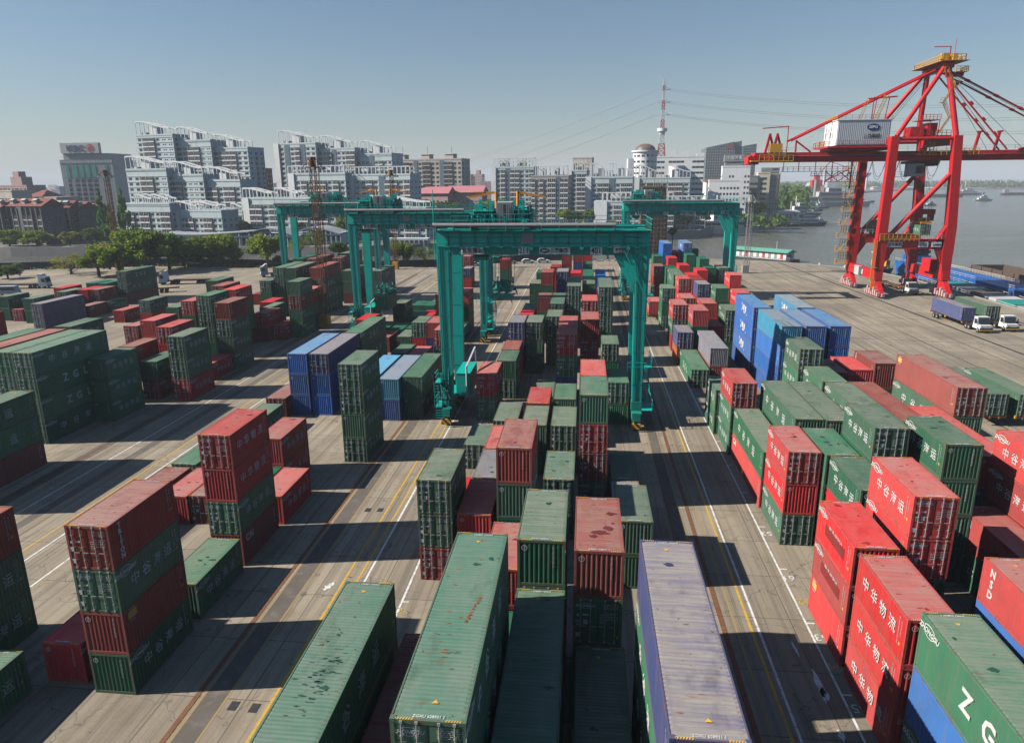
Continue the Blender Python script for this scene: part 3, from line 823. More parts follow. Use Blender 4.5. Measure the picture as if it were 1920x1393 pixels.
for bn, bx0, bx1 in BLOCKS:                                   # rows and positions for the labels
    S_ = sorted([s for s in stk if bx0 <= s['x'] < bx1], key=lambda s: s['x']); rows = []
    for s in S_:
        if rows and s['x']-rows[-1][0] < 1.45: rows[-1][1].append(s)
        else: rows.append((s['x'],[s]))
    for ri, (_, rs) in enumerate(rows):
        for k, s in enumerate(sorted(rs, key=lambda s: s['y'])): s['blk'], s['row'], s['k'] = bn, ri+1, k+1
SPECIAL = {('F',0):'long green container with rust scratches on its roof, nearest to the viewer',
 ('m1',0):'long green container by the left lane with a dark stain on its roof',
 ('G7',0):'long grey-roofed navy container at the bottom edge beside the right lane',
 ('G7',1):'green container directly beneath the long grey-roofed navy one',
 ('m6',0):'brick-red container reading tex on its corrugated end, topmost of its stack',
 ('m6',1):'green doored container directly beneath the one reading tex',
 ('A',0):'brick-red container lettered TRITON, topmost of the tall stack at lower left',
 ('A',1):'green container directly beneath the one lettered TRITON',
 ('A',2):'brick-red container third down in the tall stack topped by TRITON, at lower left',
 ('A',3):'green bottom container of the tall stack topped by TRITON, at lower left',
 ('e125',0):'red ground-level container left of the tall stack topped by TRITON, at lower left',
 ('R22',0):'long green container with huge ZGL letters at the lower right corner',
 ('R22',1):'long blue container directly beneath the huge ZGL one, lower right',
 ('R20',0):'red container with a worn-out panel, top of three beside bay number 61',
 ('R21',0):'red container with four white characters, top of three at bay number 65',
 ('R23b',0):'crimson container with upright white NSD letters at the right edge',
 ('R23',0):'small brick-red container lettered TRITON just left of the crimson NSD one'}
ROOFC = {'n':(.20,.19,.22),'b':(.05,.22,.45),'c':(.16,.30,.42),'G70':(.075,.085,.23),'F0':(.035,.175,.115),'m10':(.035,.165,.11),'B20':(.13,.24,.34),'l480':(.05,.27,.55),'l520':(.05,.42,.72),'l530':(.14,.27,.46),'l490':(.20,.19,.26)}
def container(x, y, z, key, L_, door, hs, label, group, mark, detail, sid):
    rnd = random.Random(sid); base = PAL[key]; j = rnd.uniform(.75,1.3); cc = tuple(min(1, b*j*rnd.uniform(.93,1.07)) for b in base)+(rnd.uniform(0,.6),)
    L = LEN[L_]; vr = rnd.randrange(6); fade = rnd.uniform(.15,.62); roofc = tuple(ROOFC[sid] if sid in ROOFC else ROOFC.get(key, cc[:3]))+({'G70':.95,'F0':.25,'m10':.3}.get(sid, fade),)
    t = empty('shipping_container', (x+CW/2, y+L/2, z), 0, label, 'container', group); t.scale = (1,1,hs)
    inst('frame', CM['frame',L_], t, color=cc); rf = inst('roof', CM['roof',L_], t, color=roofc)
    for s in (-1,1):
        sw = inst('side_wall', CM['side',L_,s], t, color=cc)
        if mark != 'none' and (s > 0) == (x < 0 or abs(x) < 6 and x < -3): inst('side_lettering', get_sm(mark, L_, s), sw)
    inst('end_wall', CM['end',L_,1], t, color=cc)
    if door:
        for k in (-1,1):
            d = inst('door', CM['door',L_,k], t, color=cc)
            for i in ((0,1) if k < 0 else (2,3)): inst('locking_bar', CM['bar',L_,i], d)
            if mark != 'none': inst('door_lettering', DM[L_, vr, key in 'gr', k], d)
    else:
        inst('end_wall', CM['end',L_,-1], t, color=cc)
        if detail: inst('end_lettering', EM[L_], t)
    if y < 75:
        for e in (-1,1): inst('roof_lettering', RM[L_,e], rf)
    if y < 62:
        big_, rs = ([], MB()); long_ = sid in ('F0','G70','m10')
        def blot(cx, cy, rx, ry, mi_):
            k = 13; rs.cur = mi_; rs.add([(cx+rx*math.cos(6.283*i/k)*rnd.uniform(.45,1.25), cy+ry*math.sin(6.283*i/k)*rnd.uniform(.4,1.3), CH-.006+.0012*mi_) for i in range(k)], [tuple(range(k))])
        for i in range(rnd.randint(5,10)+(8 if long_ else 0)): blot(rnd.uniform(-1,1), rnd.uniform(-L/2+.3,L/2-.3), rnd.uniform(.03,.16), rnd.uniform(.015,.05), 0)
        for i in range(rnd.randint(1,4)): r_ = rnd.uniform(.06,.2); blot(rnd.uniform(-.9,.9), rnd.uniform(-L/2+.5,L/2-.5), r_*rnd.uniform(.8,1.8), r_, 1)
        if sid == 'F0':
            for i in range(34): f_ = i/34; blot(.35+.32*f_+rnd.uniform(-.04,.04), -.9+1.7*f_, rnd.uniform(.02,.09), rnd.uniform(.02,.05), 0)
            for i in range(22): blot(rnd.uniform(-.8,.4), rnd.uniform(-3.4,.8), rnd.uniform(.03,.12), .02, 0)
            for yy in (-3.3,-2.75): blot(.02+yy*.02, yy, .33, .035, 0)
        if sid in ('m60','R11','G10'): blot(.45,-.6,.32,.3,1); blot(.1,-1.1,.5,.25,1)
        if sid == 'm10':
            for i in range(60): blot(rnd.gauss(.1,.35), rnd.gauss(-.6,1.1), rnd.uniform(.04,.2), rnd.uniform(.02,.06), 1)
        rs.build('roof_stain', [M['rustred'], stainmat(roofc)], rf)
    return t
fixed = {}
def fixed_paint(key):
    if key not in fixed: fixed[key] = plain('stored_container_paint_'+CNAME[key].replace(' ','_').replace('-','_'), PAL[key], .5, var=.25)
    return fixed[key]
rest_v = []; rest_f = []; rest_m = []; KEYS = list(PAL)
carried = []
for s in stk:
    lv = 2.9 if 'h' in s['n'] else 2.62; n = int(float(s['n'].rstrip('h'))); base = 1.32 if s['n'] == '1.5' else 0.0
    for j in range(n):
        ck = s['c'][min(j, len(s['c'])-1)]; key = ck.lower(); z = base+(n-1-j)*lv; hs = (lv-.02)/2.6; L_ = s['L']
        if s['fl'][j] != '1':
            for me, mx in ((CM['frame',L_],0),(CM['roof',L_],0),(CM['side',L_,-1],0),(CM['side',L_,1],0),(CM['end',L_,-1],0),(CM['end',L_,1],0)):
                if s['fl'][j] == '-' and me is not CM['frame',L_] and me is CM['end',L_,1]: continue
                b = len(rest_v); ox = s['x']+CW/2; oy = s['y']+LEN[L_]/2
                rest_v += [(p.co.x+ox, p.co.y+oy, p.co.z*hs+z) for p in me.vertices]
                for p in me.polygons: rest_f.append(tuple(b+i for i in p.vertices)); rest_m.append(KEYS.index(key))
            continue
        mk_ = MARK.get((s['id'],j))
        if mk_ is None:
            rnd = random.Random(s['id']+str(j))
            mk_ = {'g':'zg','r':'zg','m':'cai' if rnd.random()<.4 else 'plain','b':'plain','c':'plain','n':'plain','y':'plain','o':'plain'}[key]
            if key == 'g' and L_ == '40': mk_ = 'zgl' if rnd.random()<.35 else 'zg'
        size = 'long' if L_ == '40' else 'short'
        if base: lab = f"{size} {CNAME[key]} container riding on a parked truck trailer" if False else None
        if base:
            lab = {'R11':'long green container on a trailer, nearer of two beside the quay lane','R12':'long green container on a trailer, farther right of two beside the quay lane','r25':'short red container on a trailer in the right-hand lane behind the gantry crane'}[s['id']]
        elif (s['id'],j) in SPECIAL: lab = SPECIAL[s['id'],j]
        else:
            tier = 'top tier' if j == 0 else ORD[j+1]+' tier down'
            lab = f"{size} {CNAME[key]} container, {tier} in {ORD[s['k']]} stack of {s['blk']} block's {ORD[s['row']]} row"
        container(s['x'], s['y'], z, key, L_, ck.isupper(), hs, lab, 'containers stacked in the yard', mk_, s['y']<110, s['id']+str(j))
me = bpy.data.meshes.new('stacked_containers'); me.from_pydata(rest_v, [], rest_f)
for k in KEYS: me.materials.append(fixed_paint(k))
me.polygons.foreach_set('material_index', rest_m); me.update()
o = inst('stacked_containers', me); tag(o, 'remaining small or half-hidden containers behind and under the nearer stacks', 'containers', 'containers stacked in the yard', 'stuff')

# ---------------------------------------------------------------- rubber-tyred gantry cranes
def sign(parent, text, x, z, y, wdt, hgt, size, sx=1.0):
    s_ = MB().box(x-wdt/2, y-.05, z-hgt/2, x+wdt/2, y, z+hgt/2).build('sign_board', M['white'], parent)
    me = text_mesh(text, size, .02, M['dark'], sx, .012); o = inst('lettering', me, s_); o.location = (x, y-.07, z); o.rotation_euler = (math.pi/2, 0, 0); return s_
def rtg(name_loc, W, D, tx, label, spread_z, hoisted=None, stair=True, signs=True, load=None, jibs=2):
    x0, y0 = name_loc; g = 'teal gantry cranes straddling the stacks'
    t = empty('gantry_crane', (x0, y0, 0), 0, label, 'gantry crane', g)
    ZT, ZB = 22.6, 20.9
    for fy in (0, D):                                          # girders
        o = MB(); o.box(-.75, fy-.55, ZB, W+.75, fy+.55, ZT); o.box(-.8, fy-.62, ZT, W+.8, fy+.62, ZT+.06); o.box(-.8, fy-.62, ZB-.05, W+.8, fy+.62, ZB+.01)
        for i in range(1, 12): x = W*i/12; o.box(x-.03, fy-.64, ZB-.02, x+.03, fy-.56, ZT)
        o.box(-.4, fy-.1, ZT+.06, W+.4, fy+.1, ZT+.2)
        o.build('girder', M['rtg'], t)
    o = MB()
    for x in (-.3, W+.3): o.box(x-.42, .55, ZB+.1, x+.42, D-.55, ZT-.15)
    o.build('end_tie_beam', M['rtg'], t)
    for x, s in ((0,1),(W,-1)):                                # legs
        for fy in (0, D):
            o = MB(); o.taper((x, fy, 3.2), (x, fy, ZB), 1.1, .95, 1.62, 1.05)
            if s < 0: o.xz([(x-.8,ZB-5.2),(x-.8+.01,ZB),(x-3.6,ZB),(x-3.6,ZB+.01),(x-1.0,ZB-.02)][:3]+[], fy-.4, fy+.4)
            for z in (5.2, 9.0, 13.0, 17.0): o.box(x-.62-(z-3)/36, fy-.5-z*.002, z, x+.62+(z-3)/36, fy-.47-z*.002, z+.05)
            o.build('leg', M['rtg'], t)
            o = MB(); o.box(x-.6, fy-.65, 2.1, x+.6, fy+.65, 3.2); o.xz([(x-.5,1.1),(x+.5,1.1),(x+.55,2.1),(x-.55,2.1)], fy-1.7, fy+1.7)
            o.box(x-.42, fy-1.9, 1.2, x+.42, fy-1.72, 2.2); b = o.build('bogie', M['rtgd'], t)
            for k in (-1, 1):
                wv = MB().tube((x-.3, fy+k*1.05, .78), (x+.3, fy+k*1.05, .78), .78, 18).build('wheel', M['black'], b)
                MB().tube((x-.33, fy+k*1.05, .78), (x+.33, fy+k*1.05, .78), .34, 10).build('hub', M['yel'], wv)
                q = fy+k*2.05; MB().box(x-.55, min(q,q+k*.12), .35, x+.55, max(q,q+k*.12), 1.05).build('bumper', M['hazard'], b)
        o = MB(); o.box(x-.5, .65, 2.15, x+.5, D-.65, 3.15); o.box(x-.9, 1.2, 3.15, x+.9, D-1.2, 3.22); o.build('sill_beam', M['rtg'], t)
    # machinery on the sills
    o = MB(); o.box(.7, 1.3, 2.9, 2.35, 6.7, 5.6)
    for i in range(22): o.box(2.35, 1.42+i*.24, 3.0, 2.39, 1.52+i*.24, 5.5)
    o.box(.65, 1.25, 5.6, 2.4, 6.75, 5.68); pu = o.build('power_unit', M['rtg'], t)
    o = MB(); o.tube((2.0,1.2,3.0),(2.0,1.2,6.6),.12); o.bar((2.0,1.2,6.5),(2.2,6.8,7.6),.2); o.bar((2.2,6.8,7.6),(2.3,7.2,3.0),.16); o.build('exhaust_pipe', M['lgrey'], pu)
    o = MB(); rnd = random.Random(x0)
    for k in range(38):
        sx_ = rnd.uniform(.15,.6); cx = rnd.uniform(-1.0,.3); cy = rnd.uniform(-1.3,.7); cz = rnd.uniform(2.4,5.6); o.box(cx,cy,cz,cx+sx_,cy+sx_*.8,cz+rnd.uniform(.15,.8))
    for k in range(10): o.tube((rnd.uniform(-1,.4),-1.0,rnd.uniform(2,4)),(rnd.uniform(-1,.4),-.6,rnd.uniform(4,7)),.06,6)
    o.build('cable_reel_gear', M['rtgd'], t)
    o = MB(); pts = [(-1.3,-1.6),(-1.3,.8)]
    o.box(-1.35,-1.7,2.3,-.55,.9,2.36); o.rail([(-1.3,-1.65,2.36),(.1,-1.65,2.36),(.1,-1.65,2.36)],1.1); o.rail([(-1.3,-1.65,2.36),(-1.3,.85,2.36)],1.1)
    o.box(-1.35,-1.5,5.2,-.6,.4,5.26); o.rail([(-1.3,-1.45,5.26),(-1.3,.35,5.26)],1.1); o.rail([(-1.3,-1.45,5.26),(-.6,-1.45,5.26)],1.1); o.ladder((-1.2,-1.4,2.3),(-1.2,-1.4,5.2),.5)
    for k in range(5): o.bar((-1.3,-1.65,1.0+.3*k),(.5,-1.65,1.0+.3*k),.05)
    o.build('service_platform', M['rtg'], t)
    if stair:
        o = MB(); xs = W+1.35                                  # zigzag stair up the right legs
        zs = [2.4, 4.6, 6.8]
        for i, (za, zb) in enumerate(zip(zs, zs[1:])):
            ya, yb = (D*.25, D*.62) if i % 2 == 0 else (D*.62, D*.25)
            for q in (-.32,.32): o.bar((xs+q,ya,za),(xs+q,yb,zb),.05,.2)
            for k in range(10): f_ = k/10; o.box(xs-.32, ya+(yb-ya)*f_-.12, za+(zb-za)*f_, xs+.32, ya+(yb-ya)*f_+.12, za+(zb-za)*f_+.03)
            o.rail([(xs+.34,ya,za),(xs+.34,yb,zb)],1.0,.025); o.box(xs-.4,yb-.5,zb-.05,xs+.4,yb+.6,zb)
        o.rail([(xs+.4,D*.2,6.8),(xs+.4,D*.7,6.8)],1.1); o.rail([(xs+.4,-1.2,2.4),(xs+.4,D*.3,2.4)],1.1); o.box(W+.6,-1.3,2.34,xs+.42,D*.3,2.4)
        o.rail([(W-1.2,-.9,6.9),(W+.9,-.9,6.9)],1.0)
        o.build('stair', M['rtg'], t)
        o = MB(); o.ladder((W+1.0,D-.8,6.8),(W+1.0,D-.8,14.5),.5,.3); o.box(W+.75,D-1.6,14.4,W+2.1,D+.3,14.5); o.rail([(W+2.05,D-1.55,14.5),(W+2.05,D+.25,14.5)],1.1); o.rail([(W+.8,D-1.55,14.5),(W+2.05,D-1.55,14.5)],1.1)
        o.build('ladder', M['rtg'], t)
        o = MB(); a = Vector((W-2.3,-.72,ZB+.2)); b_ = Vector((W+1.0,-.72,14.4))
        o.bar(a, b_, .05, .12); o.rail([a,b_],1.0,.02); o.build('inclined_stair', M['rtg'], t)
    o = MB()                                                   # haunch plates under the girder ends
    for fy in (0, D): o.xz([(W-.75,ZB),(W-.75,ZB-4.2),(W-.8,ZB-4.2),(W-2.9,ZB)], fy-.45, fy+.45); o.xz([(.75,ZB),(.8,ZB-1.2),(1.1,ZB-.35),(2.0,ZB)], fy-.4, fy+.4)
    o.build('haunch', M['rtg'], t)
    o = MB(); o.tube((-1.0,-1.0,ZT+.62),(W-3.0,-1.0,ZT+.62),.26,8); 
    for i in range(11): x = -.6+i*(W-2.6)/10; o.box(x-.03,-1.3,ZT+.05,x+.03,-.6,ZT+.62)
    o.build('cable_trough', M['grey'], t)
    o = MB(); o.box(-.8,-1.15,ZT+.02,W+.9,-.6,ZT+.08); o.box(-.8,D+.6,ZT+.02,W+.9,D+1.15,ZT+.08); o.rail([(-.8,D+1.12,ZT+.08),(W+.9,D+1.12,ZT+.08)],1.1,.025,2.2); o.rail([(W-3,-1.12,ZT+.08),(W+.9,-1.12,ZT+.08),(W+.9,D+1.12,ZT+.08)],1.1,.025)
    o.build('walkway', M['rtg'], t)
    o = MB()                                                   # stiffeners, conduits and lamps along the near girder
    for i in range(15): x = .6+i*(W-1.2)/14; o.box(x-.05,-.68,ZB-.02,x+.05,-.55,ZT-.1); o.box(x-.25,-.9,ZB-.12,x+.25,-.5,ZB-.04)
    for z in (ZB+.35, ZB+1.0, ZT-.25): o.tube((0,-.62,z),(W,-.62,z),.035,5)
    for x in (W*.2,W*.45,W*.7,W*.93): o.box(x-.2,-1.0,ZB-.35,x+.2,-.6,ZB-.1)
    o.build('girder_stiffener', M['rtgd'], t)
    o = MB(); o.rail([(-.6,-1.12,ZT+.08),(W*.86,-1.12,ZT+.08)],1.1,.022,1.9,True); o.build('girder_railing', M['rtg'], t)
    for x in (0,W):
        o = MB(); o.ladder((x+.1,-.62,3.4),(x+.1,-.66,ZB),.45,.32,.025); o.tube((x-.45,-.56,2.6),(x-.6,-.60,ZB),.05,5); o.build('leg_ladder', M['rtgd'], t)
    MB().tube((-.9,-.9,ZT-3.2),(-.9,-.9,ZT+4.4),.05,6).build('antenna_mast', M['rtg'], t)
    MB().box(W*.40,-.72,ZB+.3,W*.40+1.35,-.6,ZT-.25).build('louvre_box', plain('brownish_grey_panel',(.30,.27,.26),.7) if 'lv' not in M else M['lv'], t)
    if signs:
        zs_ = ZB-.48
        for fy in (0,):
            MB().box(.8, fy-.5, ZB-.95, W-.8, fy+.45, ZB-.05).build('lower_girder_flange', M['rtgd'], t)
        sign(t, '宜东集箱', 1.6+1.75, zs_, -.52, 2.6, .8, .66, .95); sign(t, '211', 9.9-.8, zs_, -.52, 1.2, .85, .95, .8)
        sign(t, '上港集团', W*.56+.6, zs_, -.52, 2.5, .75, .52, .95)
        lg = MB(); k = 20; lg.add([(W*.56-.95+.55*math.cos(6.283*i/k), -.6, zs_+.27*math.sin(6.283*i/k)) for i in range(k)], [tuple(range(k))]); lg.add([(W*.56-.95-.62, -.585, zs_-.36),(W*.56-.33,-.585,zs_-.36),(W*.56-.33,-.585,zs_+.36),(W*.56-1.57,-.585,zs_+.36)],[(0,1,2,3)]); lg.mi[-1] = 1
        lo = lg.build('logo_board', [M['dark'], M['white']], t); me = text_mesh('SIPG', .3, .01, M['white'], 1.1, .01); o = inst('lettering', me, lo); o.location = (W*.56-.95, -.62, zs_); o.rotation_euler = (math.pi/2,0,0)
        sign(t, '401', W*.755+.4, zs_, -.52, 1.3, .85, .95, .8); s2 = sign(t, '宜东集箱', W*.905-.2, zs_+.15, -.52, 1.7, .8, .3, 1.1)
        me = text_mesh('上港集团', .28, .02, M['dark'], 1.1); o = inst('lettering', me, s2); o.location = (W*.905-.2, -.6, zs_-.22); o.rotation_euler = (math.pi/2,0,0)
    # trolley
    tr = MB(); a, b_ = tx, tx+6.6; z = ZT+.55
    for y in (-.1, D+.1): tr.box(a, y-.3, ZT+.22, b_, y+.3, z+.15)
    for x in (a+.2, a+2.2, a+4.4, b_-.4): tr.box(x-.2, 0, ZT+.3, x+.2, D, z+.1)
    tr.box(a, .4, z+.1, b_, D-.4, z+.18); tr.rail([(a,-.3,z+.18),(b_,-.3,z+.18),(b_,D+.3,z+.18),(a,D+.3,z+.18),(a,-.3,z+.18)],1.05,.03)
    T_ = tr.build('trolley', M['rtg'], t)
    o = MB(); o.box(a+2.9,.3,z+.25,a+4.6,2.6,z+2.5)
    for i in range(8): o.box(a+2.95+i*.21,.26,z+.3,a+3.0+i*.21,.3,z+2.45)
    o.build('electrical_house', M['lgrey'], T_)
    for cx, cy, r in ((a+1.2,3.2,.75),(a+5.4,3.2,.75),(a+1.0,1.3,.6),(a+2.1,2.0,.6)):
        o = MB(); o.tube((cx-.7,cy,z+.95),(cx+.7,cy,z+.95),r,14)
        for e in (-.75,.75): o.tube((cx+e-.04,cy,z+.95),(cx+e+.04,cy,z+.95),r+.15,14)
        o.build('winch_drum', M['rtg'], T_)
    o = MB(); rnd = random.Random(5)
    for k in range(46):
        cx = rnd.uniform(a+.1, b_-.9); cy = rnd.uniform(0, D-1)
        if a+2.6 < cx < a+4.7 and cy < 2.8: continue
        o.box(cx,cy,z+.2,cx+rnd.uniform(.25,.9),cy+rnd.uniform(.3,.9),z+rnd.uniform(.6,2.7))
    for k in range(9): x = rnd.uniform(a, b_); o.tube((x,-.1,z+.2),(x,-.1,z+rnd.uniform(.8,1.5)),.13,6)
    o.rail([(a+.1,-.2,z+1.6),(a+2.6,-.2,z+1.6)],1.0,.03,.7); o.box(a+.1,-.2,z+1.5,a+2.6,1.8,z+1.6); o.rail([(a+4.8,-.2,z+1.2),(b_,-.2,z+1.2)],1.0,.03,.7)
    o.build('hoist_machinery', M['rtg'], T_)
    o = MB()
    for k in range(22): cx = rnd.uniform(a,b_-.3); cy = rnd.uniform(-.4,D-.6); o.box(cx,cy,z+rnd.uniform(.2,1.4),cx+rnd.uniform(.1,.4),cy+.3,z+rnd.uniform(1.5,2.3))
    for k in range(7): o.line([(a-.6+k*.2,-.5,z-.2),(a-1.4+k*.2,-.6,z+.5),(a-2.6+k*.3,-.6,z+.1)],.05,4)
    o.build('motor_gear', M['dark'], T_)
    for k in range(jibs):
        jx = a+2.4+k*2.5; sgn = -1 if k == 0 else 1; o = MB(); o.tube((jx,D*.55,z+.2),(jx,D*.55,z+3.6),.17,8); o.bar((jx,D*.55,z+3.5),(jx+sgn*3.2,D*.55,z+2.95),.16,.22); o.bar((jx,D*.55,z+3.55),(jx+sgn*3.0,D*.55,z+3.5),.08)
        o.bar((jx+sgn*1.6,D*.55,z+3.2),(jx+sgn*1.6,D*.55,z+3.5),.08); o.build('jib_crane', M['orange'], T_)
    o = MB(); o.box(a+.2,.8,ZB-1.7,a+1.9,2.7,ZB+.3); o.box(a+.1,.7,ZB+.1,a+2.0,2.8,ZB+.25); cb = o.build('operator_cab', M['rtg'], T_)
    MB().box(a+.3,.76,ZB-1.3,a+1.8,.81,ZB-.3).box(a+1.89,.95,ZB-1.3,a+1.93,2.5,ZB-.3).build('window', M['glass'], cb)
    o = MB(); o.box(a+2.1,.6,ZB-.9,a+2.9,2.4,ZB-.2); 
    for k in range(14): o.box(*(lambda p: (p[0],p[1],p[2],p[0]+.35,p[1]+.35,p[2]+.3))((rnd.uniform(a+2,a+3.6), rnd.uniform(.6,2.2), rnd.uniform(ZB-1.2,ZB))))
    o.rail([(a-.1,.5,ZB-1.7),(a+3.4,.5,ZB-1.7)],1.0,.03); o.build('cab_platform', M['dark'], T_)
    # ropes and spreader
    if spread_z:
        cx = a+3.2; o = MB()
        for dx in (-1.15,-.8,.8,1.15):
            for dy in (D*.5-1.9,D*.5+1.9): o.tube((cx+dx*.9,dy,z),(cx+dx,dy,spread_z+1.3),.028,5,caps=False)
        o.build('hoist_rope', M['dark'], t)
        o = MB(); c = (cx, D*.5)
        for s in (-1,1):
            o.box(c[0]-1.2,c[1]+s*3.0-.15,spread_z-.3,c[0]+1.2,c[1]+s*3.0+.15,spread_z+.1); o.box(c[0]+s*.55-.14,c[1]-3.0,spread_z-.15,c[0]+s*.55+.14,c[1]+3.0,spread_z+.2)
            for q in (-1,1): o.hexa([(c[0]+s*1.2-.1,c[1]+q*3.05-.1,spread_z-.3),(c[0]+s*1.2+.1,c[1]+q*3.05-.1,spread_z-.3),(c[0]+s*1.2+.1,c[1]+q*3.05+.1,spread_z-.3),(c[0]+s*1.2-.1,c[1]+q*3.05+.1,spread_z-.3)]+[(c[0]+s*(1.2+.12),c[1]+q*3.2-.05,spread_z-.95),(c[0]+s*(1.2+.17),c[1]+q*3.2-.05,spread_z-.95),(c[0]+s*(1.2+.17),c[1]+q*3.2+.05,spread_z-.95),(c[0]+s*(1.2+.12),c[1]+q*3.2+.05,spread_z-.95)])
        o.box(c[0]-1.1,c[1]-1.7,spread_z+.2,c[0]+1.1,c[1]+1.7,spread_z+.55)
        for dx in (-.95,.95):
            for dy in (-1.8,1.8): o.tube((c[0]+dx-.08,c[1]+dy,spread_z+1.1),(c[0]+dx+.08,c[1]+dy,spread_z+1.1),.42,14)
        for k in range(16): q = (c[0]+rnd.uniform(-.9,.6), c[1]+rnd.uniform(-2.5,2.2)); o.box(q[0],q[1],spread_z+.3,q[0]+.4,q[1]+.4,spread_z+rnd.uniform(.6,1.5))
        sp = o.build('spreader', M['rtgd'], t)
        for dx in (-.95,.95): MB().tube((c[0]+dx-.1,c[1]-1.8,spread_z+1.1),(c[0]+dx+.1,c[1]-1.8,spread_z+1.1),.2,10).build('sheave', M['yel'], sp)
        if load:
            container(x0+c[0]-CW/2, y0+c[1]-LEN['20']/2, spread_z-2.6-.35, load[0], '20', False, 1.0, load[1], 'containers stacked in the yard', 'plain', True, 'load'+label)
    return t
M['lv'] = plain('brownish_grey_panel', (.30,.27,.26), .7)
rtg((-15.85,78.6), 22.1, 7.6, 3.1, 'nearest teal gantry crane, spanning the middle stacks, boards reading 211 and 401', 15.2)
rtg((-41.0,122.6), 23.2, 7.6, 1.0, 'teal gantry crane just behind and left of the nearest one', 8.2, load=('g','dark green container hanging from the spreader of the second gantry crane'))
rtg((-72.8,165), 23.4, 7.6, 7.2, 'farthest-left teal gantry crane, its beam crossing in front of white apartments', None, stair=False, jibs=1)
rtg((9.6,170.5), 25.0, 7.6, 1.2, 'teal gantry crane at right, far end of the right-hand stacks near the river', None, jibs=0)

